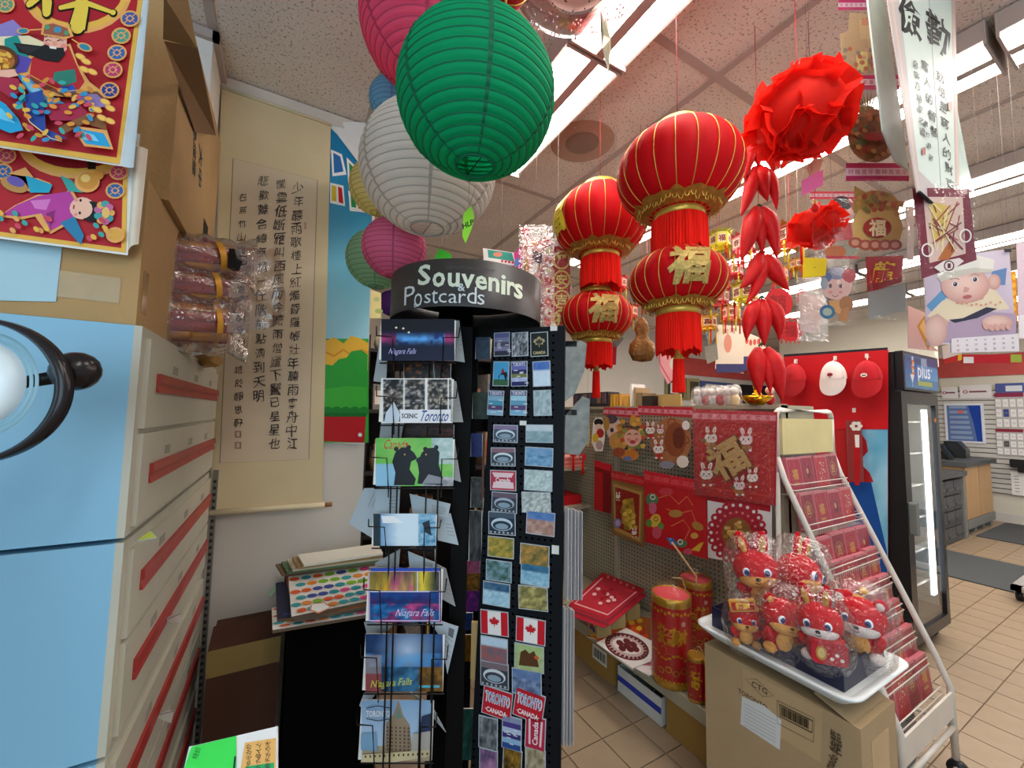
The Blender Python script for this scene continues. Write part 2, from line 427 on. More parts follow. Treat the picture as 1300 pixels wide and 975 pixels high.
g = G(); g.box(9.545, -1.6, 2.22, 9.569, 4.70, 2.55, M_RED); g.build('trim_4', None, None, 'structure')
g = G(); g.box(7.0, 1.75, 2.18, 7.12, 3.55, CEIL, M_CREAM); struct('wall_bulkhead', g)
g = G(); g.box(9.55, -1.6, 0, 9.569, 2.1, 0.13, mat('white_base', '#c9c6bf')); struct('baseboard_right', g)

# ---- slat wall on the right wall: every slat its own piece
M_SL = mat('slatwall_paint', '#c9c7c0', rough=0.5); M_SLG = mat('slat_groove', '#6e6c68')
g = G(); g.box(9.555, 0.6, 0.42, 9.569, 2.45, 2.0, M_SLG)
sw = g.build('slat_wall', None); tag(sw, 'pale grey slat wall panel across the right end of the shop', 'wall panel')
sl = None
for k in range(21):
    z = 0.43+k*0.0745
    if sl is None:
        g = G(); g.box(0, 0, 0, 0.018, 1.85, 0.060, M_SL); sl = g.build('slat', sw); sl.location = (9.537, 0.6, z)
    else:
        c = sl.copy(); scn.collection.objects.link(c); c.parent = sw; c.location = (9.537, 0.6, z)

# ---- fluorescent fixtures
M_TUBE = mat('glowing_lens', '#ffffff', emit=TUBE_STRENGTH, ecol='#fff8f0', var=0); M_FIX = mat('white_fixture_enamel', '#b5a89f', rough=0.45)
def fixture(x, y0, ln, label, w=0.26):
    o = thing('ceiling_light', label, 'ceiling light', (x, y0, CEIL-0.006), group='fluorescent ceiling lights')
    g = G(); g.box(-w/2, 0, -0.075, w/2, ln, -0.002, M_FIX); g.build('housing', o, M_FIX)
    for y in (0, ln): g = G(); g.box(-w/2-.002, y-0.004, -0.093, w/2+.002, y+0.004, -0.002); g.build('end_plate', o, M_FIX)
    g = G(); g.box(-.019, .005, -.092, .019, ln-.005, -.0751); g.build('centre_bar', o, M_FIX)
    for s in (-1, 1):
        t = G(); t.box(s*.064-.044, .006, -.087, s*.064+.044, ln-.006, -.0752); t.build('lamp_lens', o, M_TUBE)
fixture(0.955, 1.10, 0.80, 'twin tube ceiling light behind the big green paper lantern')
fixture(0.955, -0.20, 1.28, 'twin tube ceiling light above the star ornament at the top of the photo')
names = ['second row', 'third row', 'fourth row', 'fifth row', 'sixth row', 'last row']
fixture(0.15, -1.45, 1.22, 'added unseen twin tube ceiling light behind the photographer, brightening the scroll wall aisle')  # unseen fixture, added behind the lens to brighten the left-hand wall
for ri, x in enumerate((2.22, 3.40, 4.58, 5.72, 6.9, 8.2)):
    for j, (pos, y0) in enumerate((('near end', -0.9), ('middle fixture', 0.35), ('far end', 1.6))):
        if x > 6.8 and y0 > 1.5: continue
        fixture(x, y0, 1.22, 'bright tube ceiling light, %s from the lens, %s' % (names[ri], pos))
# ---- ceiling speaker
o = thing('ceiling_speaker', 'round beige flush ceiling speaker right of the green lantern', 'speaker', (1.291, 1.59, CEIL-0.002))
g = G(); g.lathe([(0.0, -0.004), (0.155, -0.004), (0.162, -0.002), (0.165, 0)], 40); g.build('bezel', o, mat('speaker_bezel', '#b08e78', rough=.5))
g = G(); g.lathe([(0.0, -0.012), (0.05, -0.012), (0.082, -0.007), (0.088, -0.004)], 32); g.build('grille', o, mat('speaker_grille', '#8d7565', rough=.7, bump=.5, bscale=400))
g = G()
for k in range(4): g.ell((0.13*cos(k*pi/2+.6), 0.13*sin(k*pi/2+.6), -0.005), (.004, .004, .003), 6)
g.build('screw', o, mat('screw_steel', '#ddd', metal=.8, rough=.3))

# ---- floor mats and the far counter
for n, lab, b in (('floor_mat', 'charcoal floor mat between the drinks fridge and the trolley', (5.68, -0.8, 6.78, 2.9)), ('floor_mat', 'charcoal floor mat in front of the slat wall at the counter', (7.98, -0.6, 9.45, 1.72))):
    g = G(); g.rbox(b[0], b[1], 0.001, b[2], b[3], 0.012, .03); o = g.build(n, None, mat('charcoal_mat', '#4b4e4f', rough=.95, var=.12, scale=120)); tag(o, lab, 'mat')
o = thing('counter', 'pale wooden counter cabinet with a dark worktop in the right background', 'counter', (7.9, 1.76, 0))
WD = mat('birch_veneer', '#c49a6a', rough=.5, var=.08, scale=3, stretch=(1, 1, .15)); DK = mat('dark_laminate', '#4a4d4f', rough=.4); GY = mat('grey_plinth', '#85857f')
g = G(); g.box(0.62, 0.03, 0.2, 1.2, 0.6, 0.9, WD); g.build('body', o)
g = G(); g.box(0, 0.03, 0.2, 0.60, 0.6, 0.9); g.build('body', o, WD)
for k in range(2): g = G(); g.box(0.01+0.6*k, 0.0, 0.21, 0.58+0.6*k, 0.03, 0.89); g.build('door', o, WD)
g = G(); g.box(-0.05, -0.03, 0.9, 1.35, 0.65, 0.96); g.build('worktop', o, DK)
g = G(); g.box(-0.02, -0.01, 0.09, 1.22, 0.6, 0.2); g.build('plinth', o, GY)
for k in range(4): g = G(); g.box(0.02+k*0.36, 0.02, 0.0, 0.10+k*0.36, 0.5, 0.09); g.build('foot', o, GY)
o = thing('service_desk', 'grey desk end with stacked dark crates beneath it, next to the fridge', 'desk', (6.1, 1.72, 0))
g = G(); g.box(0, 0, 0.80, 1.72, 0.7, 0.86); g.build('worktop', o, DK)
for k in range(5):
    for j in range(4): g = G(); g.box(0.1+0.3*k, 0.03, 0.02+0.19*j, 0.375+0.3*k, 0.5, 0.19+0.19*j); g.box(0.12+0.3*k, 0.02, 0.07+0.19*j, 0.35+0.3*k, 0.03, 0.10+0.19*j, DK); g.build('crate', o, mat('dark_crate', '#57585a', rough=.7))
g = G(); g.box(1.62, 0.02, 0, 1.70, 0.68, 0.8); g.build('side_panel', o, GY)
# register etc. on the counters
o = thing('payment_terminal', 'black touch screen register terminal on the counter under the blue poster', 'register', (8.45, 1.98, 0.97), 12)
BK = mat('black_plastic', '#16171a', rough=.35); 
g = G(); g.T = Matrix.Rotation(R(-28), 4, 'X'); g.box(-0.25, 0, 0, 0.25, 0.04, 0.24); g.build('display', o, BK)
g = G(); g.T = Matrix.Rotation(R(-28), 4, 'X'); g.box(-0.21, -0.004, 0.03, 0.15, 0.0, 0.21); g.build('screen', o, mat('screen_glass', '#31435a', rough=.1))
g = G(); g.box(-0.1, 0.05, 0, 0.1, 0.25, 0.1); g.build('stand', o, BK)
o = thing('cash_drawer', 'black printer box beside the register terminal on the counter', 'printer', (8.95, 1.95, 0.96), 5)
g = G(); g.prism([(0, 0), (0.22, 0), (0.22, 0.24), (0.08, 0.24), (0, 0.12)], -.17, .17, 'x'); g.build('case', o, BK)
g = G(); g.box(-.12, .0, .10, .12, .01, .14); g.build('paper_slot', o, GY)
o = thing('card_reader', 'silver slanted stand on the low grey desk beside the fridge', 'stand', (7.2, 2.0, 0.862), 20)
g = G(); g.box(-.2, -.1, 0, .2, .1, .015); g.build('base', o, mat('silver_plastic', '#b8bcc0', rough=.35))
g = G(); g.T = Matrix.Rotation(R(25), 4, 'Y'); g.box(-.02, -.08, 0, .02, .08, .32); g.build('upright', o, mat('silver_plastic'))
o = thing('counter_monitor', 'slanted dark monitor above the counter beside the fridge', 'monitor', (8.02, 2.15, 1.07), 25)
g = G(); g.T = Matrix.Rotation(R(-50), 4, 'X'); g.box(-.28, 0, 0, .28, .03, .3); g.build('display', o, BK)
g = G(); g.tube([(0, .1, .1), (0, .12, -.1)], .02, 6, DK); g.build('stand', o)
# things on the slat wall
def wallpic(name, lab, cat, q, draw, X=9.52, group=None):
    cx = sum(p[0] for p in q)/4; cy = sum(p[1] for p in q)/4
    o = thing(name, lab, cat, at(cx, cy, X=X), -90, group); p = PP(o); 
    ps = [p.M(*a) for a in q]; xs = [a[0] for a in ps]; zs = [a[1] for a in ps]
    g = G(); g.box(min(xs), 0.001, min(zs), max(xs), 0.02, max(zs)); g.build('board', o, mat('white_board', '#e8e8e6'))
    draw(p, min(xs), min(zs), max(xs), max(zs)); p.build('print', o); return o
def d_poster(p, a, b, c, d):
    p.rect(a, b, c, d, '#dfe3ea'); w = c-a; h = d-b; p.rect(a+.03, b+.03, c-.03, d-.03, '#5d76a8'); 
    p.poly([(c-.03, b+.03), (c-.03, d-.03), (a+w*.62, d-.03), (a+w*.74, b+h*.5), (a+w*.8, b+.03)], '#1440a0')
    for k in range(7): p.rect(a+.06, b+.06+k*h*.13, a+w*(.7-.02*k), b+.06+k*h*.13+h*.07, '#8fa3c4')
    p.rect(a+w*.35, b+h*.75, a+w*.5, b+h*.82, '#d86a5a')
wallpic('blue_poster', 'blue framed poster of a tower block above the register', 'poster', [(1201, 516), (1248, 512), (1248, 558), (1201, 561)], d_poster)
def d_sign(p, a, b, c, d):
    p.rect(a, b, c, d, '#e6e3e2'); w = c-a; h = d-b; p.ring(a+w*.18, b+h*.5, h*.13, h*.13, h*.06, '#b03040'); p.rect(a+w*.3, b+h*.44, a+w*.85, b+h*.56, '#7a4a58')
wallpic('sign_panel', 'white horizontal sign with a red round logo above the blue poster', 'sign', [(1219, 490), (1258, 488), (1258, 503), (1219, 506)], d_sign)
wallpic('sign_panel', 'small white sign beside the fridge under the red band', 'sign', [(1196, 492), (1215, 491), (1215, 505), (1196, 506)], d_sign)
def d_cards(c1, c2):
    def f(p, a, b, c, d):
        w = c-a; h = d-b; p.rect(a, b, c, d, '#b9b7b5'); p.rect(a, d-h*.12, c, d, c1)
        for j in range(3):
            for i in range(4): p.rect(a+w*(.03+.25*i), b+h*(.03+.285*j), a+w*(.22+.25*i), b+h*(.25+.285*j), '#eceae8' if (i, j) != (1, 1) else c2); p.ring(a+w*(.125+.25*i), b+h*(.14+.285*j), w*.05, w*.05, w*.012, '#9a9690', 12)
    return f
wallpic('card_display', 'upper rack of small white gift cards with a purple header on the slat wall', 'card rack', [(1265, 499), (1299, 499), (1299, 542), (1265, 543)], d_cards('#8c2c4c', '#3c4c8c'), group='gift card racks')
wallpic('card_display', 'lower rack of small white gift cards with a maroon header on the slat wall', 'card rack', [(1266, 546), (1299, 545), (1299, 578), (1266, 577)], d_cards('#8a2438', '#555'), group='gift card racks')
wallpic('header_sign', 'blue and white header strip above the gift card racks', 'sign', [(1264, 487), (1300, 487), (1300, 498), (1264, 498)], lambda p, a, b, c, d: (p.rect(a, b, c, d, '#4d5c9a'), p.rect(a+.1, b+.02, c-.02, d-.04, '#dfe3e6')))
def d_paper(p, a, b, c, d):
    p.rect(a, b, c, d, '#e8e6e2')
    for k in range(6): p.rect(a+.03, b+.05+k*.045, c-.05, b+.06+k*.045, '#8b8a88')
wallpic('notice_paper', 'white paper pinned low on the slat wall at the right edge', 'paper', [(1285, 600), (1300, 600), (1300, 628), (1285, 628)], d_paper)
o = thing('clip_reader', 'small black device hanging above the white paper on the slat wall', 'device', at(1295, 588, X=9.42), -90)
g = G(); g.rbox(-.1, 0, -.07, .1, .06, .05, .02, axis='y'); g.build('case', o, BK); g = G(); g.box(-.03, .02, -.14, .03, .05, -.07); g.build('hook', o, BK)
# trolley at the right edge
o = thing('flat_trolley', 'low silver platform trolley on black castors at the right edge', 'trolley', (6.0, 0.62, 0))
SV = mat('brushed_steel', '#c9c8c4', metal=.7, rough=.35)
g = G(); g.box(-.62, .30, .10, .55, .36, .14); g.box(-.62, -.3, .10, .55, -.24, .14); g.box(.49, -.3, .1, .55, .36, .14); g.box(-.62, -.3, .1, -.56, .36, .14); g.build('frame', o, SV)
for x, y in ((-.5, .33), (.4, .33), (-.5, -.27), (.4, -.27)):
    g = G(); g.tube([(x, y-.02, .045), (x, y+.02, .045)], .045, 12); c = g.build('castor', o, BK)
    g = G(); g.box(x-.02, y-.03, .045, x+.02, y+.03, .1); g.build('fork', o, SV)
# ================================================================ left side
M_CAB = mat('daylight_tinted_enamel', '#7fb2cc', rough=0.38, var=0.07, scale=2.2, stretch=(1, 1, .35)); M_CABF = mat('cabinet_front_enamel', '#b8b4a2', rough=0.45, var=0.06, scale=5)  # cool daylight on the beige cabinet sides is painted into this enamel as blue
M_STR = mat('red_label_strip', '#a03430', rough=0.4, var=.12, scale=12); M_GAP = mat('dark_gap', '#22262a')
units = [(1.255, 1.66, 'topmost grey filing cabinet unit with red drawer strips, under the cartons'), (0.87, 1.248, 'second filing cabinet unit from the top, its drawers bearing red strips'),
         (0.46, 0.862, 'third filing cabinet unit from the top of the stack'), (0.06, 0.452, 'lowest filing cabinet unit standing on the floor')]
for ui, (z0, z1, lab) in enumerate(units):
    o = thing('filing_cabinet', lab, 'cabinet', (-0.25, 1.03, z0), group='stacked filing cabinet units')
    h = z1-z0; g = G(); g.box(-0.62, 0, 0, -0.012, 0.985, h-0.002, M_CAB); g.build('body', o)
    g = G(); g.box(-0.012, 0, 0, 0, 0.985, h-0.002, M_CABF); g.build('front_frame', o)
    n = 2; dh = (h-0.035)/n
    for k in range(n):
        zz = 0.014+k*(dh+0.004)
        g = G(); g.box(0, 0.026, zz, 0.009, 0.965, zz+dh-0.006, M_CABF); d = g.build('drawer', o)
        hz = zz+dh*0.50; g = G(); g.prism([(0.0092, hz-.019), (0.015, hz-.019), (0.010, hz-.002), (0.017, hz+.004), (0.016, hz+.021), (0.0092, hz+.021)], 0.085, 0.955, 'y', M_STR); g.build('label_strip', d)
        g = G()
        for q in range(3): y = .2+.27*q+.02*k; g.box(0.0091, y, hz+.03, 0.0096, y+.05, hz+.05, mat('old_tape_mark', '#94917f', var=.2, scale=40))
        g.build('tape_mark', d, kind='stuff')
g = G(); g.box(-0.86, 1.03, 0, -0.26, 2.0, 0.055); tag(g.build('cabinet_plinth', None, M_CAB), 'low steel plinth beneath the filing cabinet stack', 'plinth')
# slotted steel upright at the back end of the cabinets
g = G(); g.box(-0.238, 2.025, 0.0, -0.222, 2.045, 1.25, mat('slotted_steel', '#7d7a70', metal=.5, rough=.5))
for k in range(46): g.box(-0.236, 2.0235, 0.03+k*.026, -0.226, 2.0255, 0.042+k*.026, M_GAP)
tag(g.build('slotted_post', None), 'thin slotted steel post between the cabinets and the wall', 'post')
# paper tags stuck on the drawers
def tagpaper(q, lab, col='#e9e9e2'):
    cx = sum(p[0] for p in q)/4; cy = sum(p[1] for p in q)/4
    o = thing('paper_tag', lab, 'paper', at(cx, cy, X=-0.221), -40); p = PP(o); p.P(q, col); p.Ln([q[0], q[2]], 1, '#aaa'); p.build('paper', o)
    p = G(); a = [opx(o, *u) for u in q]; p.add([(x, 0.001, z) for x, z in a], [(0, 1, 2, 3)], mat('white_paper', '#e6e6e0')); p.build('backing', o)
tagpaper([(172, 687), (191, 674), (199, 683), (180, 687)], 'small yellow green folded tag on the cabinet seam', '#b9b648')
tagpaper([(203, 790), (222, 778), (229, 779), (228, 790)], 'small white price tag sticking out of the middle cabinet drawers')
tagpaper([(193, 909), (215, 901), (220, 903), (217, 918)], 'small white price tag sticking out low on the cabinet drawers')

# ---- cartons on the cabinets
M_KB = mat('kraft_board', '#b08d5d', rough=0.8, var=0.06, scale=6, bump=.15, bscale=80); M_KD = mat('kraft_board_dark', '#7a5a38', rough=.85)
M_TAPE = mat('packing_tape', '#a4844f', rough=0.25, coat=.3, var=.1, scale=20)
o = thing('cardboard_box', 'lower carton on the cabinets with a white sheet, blue daylight in its colour, taped on its front', 'box', (-0.53, 1.06, 1.663))
g = G(); g.box(-.42, 0, 0, .262, .55, .305, M_KB); g.build('carton', o)
g = G(); g.box(-.42, -.001, .04, .235, -.0001, .09); g.build('tape', o, M_TAPE)
g = G(); g.box(.2621, .02, .03, .2628, .055, .12); g.build('tape', o, M_TAPE)
p = PP(o, y=-.002); p.P([(-20, 381), (71, 383), (79, 312), (-20, 302)], '#a9cbd6'); p.build('sheet', o)  # white paper; the bluish window light on it is put into its colour
o = thing('cardboard_box', 'upper carton with an open flap and handwriting on its right side', 'box', (-0.60, 1.16, 1.972))
g = G(); g.box(-.32, 0, 0, .345, .60, .50, M_KB); g.build('carton', o)
bq = [at(x, y, X=X) - o.location for x, y, X in ((208, 52, -.245), (251, 60, -.20), (274, 172, -.235), (248, 168, -.25))]
g = G(); g.add(bq, [(0, 1, 2, 3)], M_KD); g.build('flap', o)
bq = [at(x, y, X=X) - o.location for x, y, X in ((208, -5, -.17), (238, -5, -.17), (250, 61, -.198), (207, 50, -.244))]
g = G(); g.add(bq, [(0, 1, 2, 3)], mat('kraft_inner', '#8f7246', rough=.8)); g.build('flap', o)
# writing on the side: a flat thing facing +X cannot use the front-facing artwork helper, so the marks are laid out in y and z
def side_text(o, t, y, z, h, x, rot=0):
    v, f, (a, b, c, d) = glyphs(t, .01); q = R(rot); g = G(); vs = []
    for p in v: u = (p[0]-(a+b)/2)*h; w = (p[1]-(c+d)/2)*h; vs.append((x, y+u*cos(q)-w*sin(q), z+u*sin(q)+w*cos(q)))
    g.add(vs, f, mat('black_marker', '#2b2a28')); return g
side_text(o, '紅色燈籠', .20, .26, .045, .3460, -78).build('handwriting', o)
side_text(o, '大中', .29, .24, .06, .3460, -78).build('handwriting', o)
g = G()
for k in range(9): g.box(.3455, .40+.009*k, .04, .346, .404+.009*k+.002*(k % 2), .13)
g.build('barcode', o, mat('black_marker'))
# red deity posters hanging over the cartons
RED = '#b3202a'; GOLD = '#e9b64c'; OUT = '#e8a860'
def coin(p, x, y, r, c):
    p.E(x, y, r*1.25, r*1.05, OUT, 14); p.E(x, y, r, r*.82, c, 14); p.E(x, y, r*.62, r*.5, '#e6a57a', 4); 
    for a in (0, 90, 180, 270): p.Ln([(x, y), (x+r*cos(R(a+45)), y+r*.8*sin(R(a+45)))], 1.1, OUT)
    p.E(x, y, r*.3, r*.26, c, 8)
o = thing('deity_poster', 'upper red New Year poster of a black bearded wealth god with gold ingots', 'poster', at(60, 100, Y=1.00), 0)
p = PP(o)
p.P([(-60, 175), (152, 208), (182, -8), (-60, -60)], GOLD); p.P([(-60, 170), (148, 200), (176, -8), (-60, -60)], RED)
p.E(98, -12, 70, 55, OUT, 28); p.E(98, -12, 65, 50, GOLD, 28); p.E(98, -14, 59, 44, '#a8182a', 28)
stk = [([(78, 11), (108, 4), (144, 17)], [6, 11, 7]), ([(84, -10), (110, -12), (132, -8)], [6, 9, 6]), ([(104, -30), (105, 10), (99, 36)], [12, 14, 17]), ([(38, 8), (50, -4), (62, -14)], [7, 10, 8]), ([(59, -16), (61, 4), (60, 19)], [9, 11, 9])]
for pts, w in stk: p.Ln(pts, [q+4 for q in w], '#241a10'); p.E(pts[-1][0], pts[-1][1], w[-1]/2+2, w[-1]/2+2, '#241a10', 12); p.E(pts[0][0], pts[0][1], w[0]/2+2, w[0]/2+2, '#241a10', 12)
for pts, w in stk: p.Ln(pts, w, '#e8c84c'); p.E(pts[-1][0], pts[-1][1], w[-1]/2, w[-1]/2, '#e8c84c', 12); p.E(pts[0][0], pts[0][1], w[0]/2, w[0]/2, '#e8c84c', 12)
for x, y, c in ((8, 8, '#5a9a7c'), (166, 26, '#3a5aa0'), (155, 48, '#4c9a80'), (150, 70, '#2c66a8'), (145, 92, '#c83a6c'), (141, 118, '#27408c')): coin(p, x, y, 10, c)
# clouds, robe, sleeves of the seated figure
p.P([(-20, 45), (20, 30), (33, 42), (30, 52), (8, 55), (-20, 60)], '#8c7fc0'); p.P([(-10, 52), (40, 50), (58, 58), (70, 66), (20, 70), (-10, 68)], '#e8d9b0')
p.P([(40, 75), (92, 60), (101, 85), (116, 108), (132, 120), (138, 135), (128, 142), (100, 128), (60, 125), (34, 105), (20, 92)], OUT)
p.P([(44, 78), (90, 63), (99, 85), (110, 108), (100, 122), (62, 120), (40, 105)], '#b9242c'); p.P([(72, 96), (98, 92), (100, 108), (84, 114), (70, 106)], '#2f7d6c'); p.P([(78, 115), (96, 112), (100, 120), (86, 124)], '#2d57b4')
p.P([(92, 128), (118, 118), (134, 127), (136, 140), (122, 139), (104, 133)], '#9a86c4'); p.Ln([(40, 102), (60, 114), (84, 125), (104, 122), (126, 122), (138, 134)], 5, '#7a4a30'); p.Ln([(40, 99), (62, 111), (84, 121), (106, 118), (128, 118)], 1.2, GOLD)
p.P([(24, 98), (40, 103), (58, 120), (86, 136), (80, 140), (60, 136), (42, 124)], '#3fa3d8'); p.P([(30, 100), (46, 112), (70, 130), (58, 132), (40, 118)], '#8fd2ec')
p.P([(10, 55), (26, 50), (40, 78), (30, 92), (10, 92)], '#1b8f88'); p.P([(26, 74), (44, 80), (38, 96), (24, 98)], '#5a48a8')
p.P([(60, 50), (88, 52), (88, 68), (78, 78), (58, 70)], '#eeb59c'); p.E(72, 58, 13, 10, '#eeb59c'); p.E(63, 62, 4, 3, '#e88f86'); p.E(84, 64, 4, 3, '#e88f86')
p.P([(22, 60), (56, 64), (62, 62), (70, 66), (84, 66), (86, 74), (78, 84), (60, 82), (44, 76), (28, 72)], '#1b1a1c'); p.P([(66, 64), (75, 65), (75, 68), (67, 67)], '#f0e6dc'); p.P([(56, 66), (34, 64), (20, 61), (40, 74)], '#2a2a2e')
for x in (65, 80): p.Ln([(x-4, 58), (x, 56), (x+4, 58)], 1, '#3a2018'); p.Ln([(x-4, 53), (x, 51), (x+4, 53)], 1.2, '#3a2018')
p.E(73, 61, 3, 2.5, '#e39a84')
p.P([(56, 50), (58, 36), (70, 33), (92, 40), (97, 52), (86, 56)], OUT); p.P([(59, 49), (61, 38), (71, 36), (89, 42), (93, 52), (84, 53)], '#9a5a44'); p.E(77, 44, 5, 4, '#3f8fb0'); p.E(64, 41, 3, 3, '#4a9a70'); p.E(88, 48, 3, 3, '#4a9a70')
p.E(34, 46, 8, 4, OUT); p.E(34, 46, 6, 3, '#2f86a0'); p.E(111, 66, 10, 5, OUT, rot=20); p.E(111, 66, 7, 3.5, '#2f86a0', rot=20); p.Ln([(42, 45), (58, 44)], 2, OUT); p.Ln([(95, 56), (104, 62)], 2, OUT)
p.E(2, 82, 26, 18, '#5a3418', 20); p.E(2, 84, 22, 15, '#b06a30', 20)
for k in range(34): a = noise(k, 3)*40-12; b = 72+noise(k, 5)*22; p.E(a*.5+4, b, 4, 2.4, GOLD if k % 3 else '#c98028', 8, rot=noise(k, 9)*90)
p.P([(0, 98), (24, 96), (30, 104), (12, 108), (-4, 106)], '#eeb59c')
# lower robe and treasure
p.P([(36, 128), (60, 122), (64, 170), (90, 182), (72, 186), (44, 160)], '#2a4a9a'); p.Ln([(38, 124), (34, 142), (44, 162), (70, 182), (84, 186)], 1.6, '#efe0a8')
p.P([(-20, 118), (14, 140), (30, 158), (36, 172), (20, 176), (-20, 160)], '#1f9fd0'); p.P([(-20, 128), (10, 146), (26, 164), (-20, 150)], '#69c8ea'); p.P([(0, 105), (30, 108), (36, 122), (20, 132), (0, 118)], '#a82c48')
p.P([(62, 140), (104, 138), (116, 150), (110, 160), (70, 160)], '#a82848'); p.P([(95, 166), (140, 172), (148, 196), (112, 192)], OUT); p.P([(98, 169), (136, 176), (145, 193), (114, 189)], '#27a0d2'); p.P([(104, 172), (124, 178), (130, 186), (110, 184)], '#7fd0ee'); p.P([(80, 168), (116, 152), (138, 160), (140, 172), (112, 164), (88, 176)], '#8a5a34')
for k in range(70):
    x = 20+noise(k, 21)*112; y = 108+noise(k, 22)*78
    if y < 205-0.0*x and y > 98+abs(x-40)*.32: p.E(x, y, 5.2, 2.7, (GOLD, '#d18f3a', '#e8943c', '#2f8fc0', '#d04a60', '#37a8a0')[k % 6], 9, rot=noise(k, 2)*120-60)
for x, y in ((109, 84), (116, 90), (114, 100), (124, 103), (140, 140), (146, 148), (130, 150), (136, 160), (146, 164)): p.E(x, y, 7, 3.6, OUT, 10, rot=24); p.E(x, y, 5.4, 2.5, '#f2c65a', 10, rot=24)
p.build('print', o)
g = G(); a = [opx(o, *q) for q in ((-60, 178), (154, 211), (184, -10), (-60, -62))]; g.add([(x, .0008, z) for x, z in a], [(0, 1, 2, 3)], mat('white_paper')); 
b = [opx(o, *q) for q in ((154, 211), (160, 214), (170, 200), (194, -10), (184, -10))]
g.grid(6, 8, lambda u, v: ((lambda P0, P1: (P0[0]+(P1[0]-P0[0])*sin(u*1.5)*1.0, -.018*(1-cos(u*1.6)), P0[1]+(P1[1]-P0[1])*u))(((b[0][0]*(1-v)+b[4][0]*v), (b[0][1]*(1-v)+b[4][1]*v)), ((b[2][0]+.006)*(1-v)+b[3][0]*v, b[1][1]*(1-v)+b[3][1]*v))), mat('curled_poster_back', '#c9d4d6', rough=.55))
g.build('backing_paper', o)
g = G(); g.grid(14, 1, lambda u, v: ((lambda A: (A[0], -.006-.010*v, A[1]-.006*v))((lambda q0, q1: (q0[0]*(1-u)+q1[0]*u, q0[1]*(1-u)+q1[1]*u))(opx(o, -60, 177), opx(o, 156, 211)))), mat('gilt_edge', '#c9ba8a', rough=.4)); g.build('lower_edge', o)
o = thing('deity_poster', 'lower red New Year poster of a figure in a magenta robe, behind the upper one', 'poster', at(60, 250, Y=1.035), 0)
p = PP(o)
p.P([(-60, 292), (160, 321), (163, 180), (-60, 100)], GOLD); p.P([(-60, 286), (154, 315), (157, 190), (-60, 110)], RED)
p.E(98, 182, 76, 45, OUT, 28); p.E(98, 182, 70, 39, GOLD, 28); p.E(98, 180, 64, 34, '#8c1420', 28); p.W('祥', 105, 184, 60, '#2a1a10', .05)
for x, y, c in ((4, 218, '#2c66a8'), (9, 198, '#c8486c'), (151, 219, '#c8486c'), (147, 243, '#2c66a8')): coin(p, x, y, 10, c)
p.P([(0, 276), (20, 262), (50, 248), (78, 250), (92, 240), (104, 262), (96, 282), (80, 290), (66, 298), (56, 290), (46, 276), (28, 280)], OUT)
p.P([(4, 274), (22, 262), (50, 250), (90, 244), (100, 262), (92, 280), (66, 294), (54, 272), (30, 276)], '#b8409a'); p.P([(40, 256), (66, 254), (60, 268), (46, 266)], '#d77ac0'); p.P([(60, 272), (72, 268), (66, 290)], '#8c2c74')
p.P([(12, 222), (34, 214), (44, 226), (36, 244), (60, 246), (66, 234), (50, 228)], OUT); p.P([(34, 224), (68, 236), (64, 246), (40, 246)], '#25a3c4'); p.P([(78, 224), (92, 230), (106, 246), (88, 244)], '#3aa29a'); p.P([(78, 284), (96, 276), (108, 300), (104, 312)], '#2a7fa8'); p.E(20, 236, 18, 9, '#b98a4c', rot=20); p.E(22, 232, 12, 6, '#6a58a8', rot=20)
p.E(112, 232, 16, 14, OUT); p.E(113, 231, 13, 11, '#d9963e'); p.E(110, 228, 6, 5, '#f0c878'); p.E(126, 224, 7, 6, '#d9963e')
p.E(106, 266, 16, 14, '#f0bfa6'); p.E(118, 270, 15, 13, '#17161a'); p.E(106, 267, 13, 12, '#f0bfa6'); p.E(104, 256, 1.6, 2, '#222'); p.E(103, 272, 1.6, 2, '#222'); p.Ln([(96, 262), (95, 267)], 2, '#c83c44'); p.E(99, 256, 2.4, 2, '#e8988c'); p.E(98, 274, 2.4, 2, '#e8988c')
for k in range(9): p.E(134+8*cos(k*.7), 272+11*sin(k*.7), 5.5, 4.5, (OUT, '#3f9fa0', '#c46a9a')[k % 3], 10)
p.E(136, 272, 5, 7, '#e8c070'); p.E(148, 300, 12, 10, OUT); p.E(148, 300, 9, 7, '#e0a84a')
for k in range(26): p.E(4+noise(k, 31)*140, 278+noise(k, 32)*26+(4+noise(k, 31)*140)*.08-8, 4.6, 3, (OUT, GOLD, '#3aa29a', '#d04a60')[k % 4], 9, rot=40) if not 70 < 4+noise(k, 31)*140 < 112 else None
p.build('print', o)
g = G(); a = [opx(o, *q) for q in ((-60, 295), (162, 324), (178, 170), (-60, 100))]; g.add([(x, .0008, z) for x, z in a], [(0, 1, 2, 3)], mat('white_paper')); g.build('backing_paper', o)
g = G(); a = [opx(o, *q) for q in ((162, 321), (176, 310), (188, 190), (170, 190))]; g.grid(4, 6, lambda u, v: (a[0][0]*(1-u)*(1-v)+a[1][0]*u*(1-v)+a[3][0]*(1-u)*v+a[2][0]*u*v, -.012*sin(u*pi), a[0][1]*(1-u)*(1-v)+a[1][1]*u*(1-v)+a[3][1]*(1-u)*v+a[2][1]*u*v), mat('curled_edge', '#ddd3c0', rough=.6)); g.build('curled_edge', o)

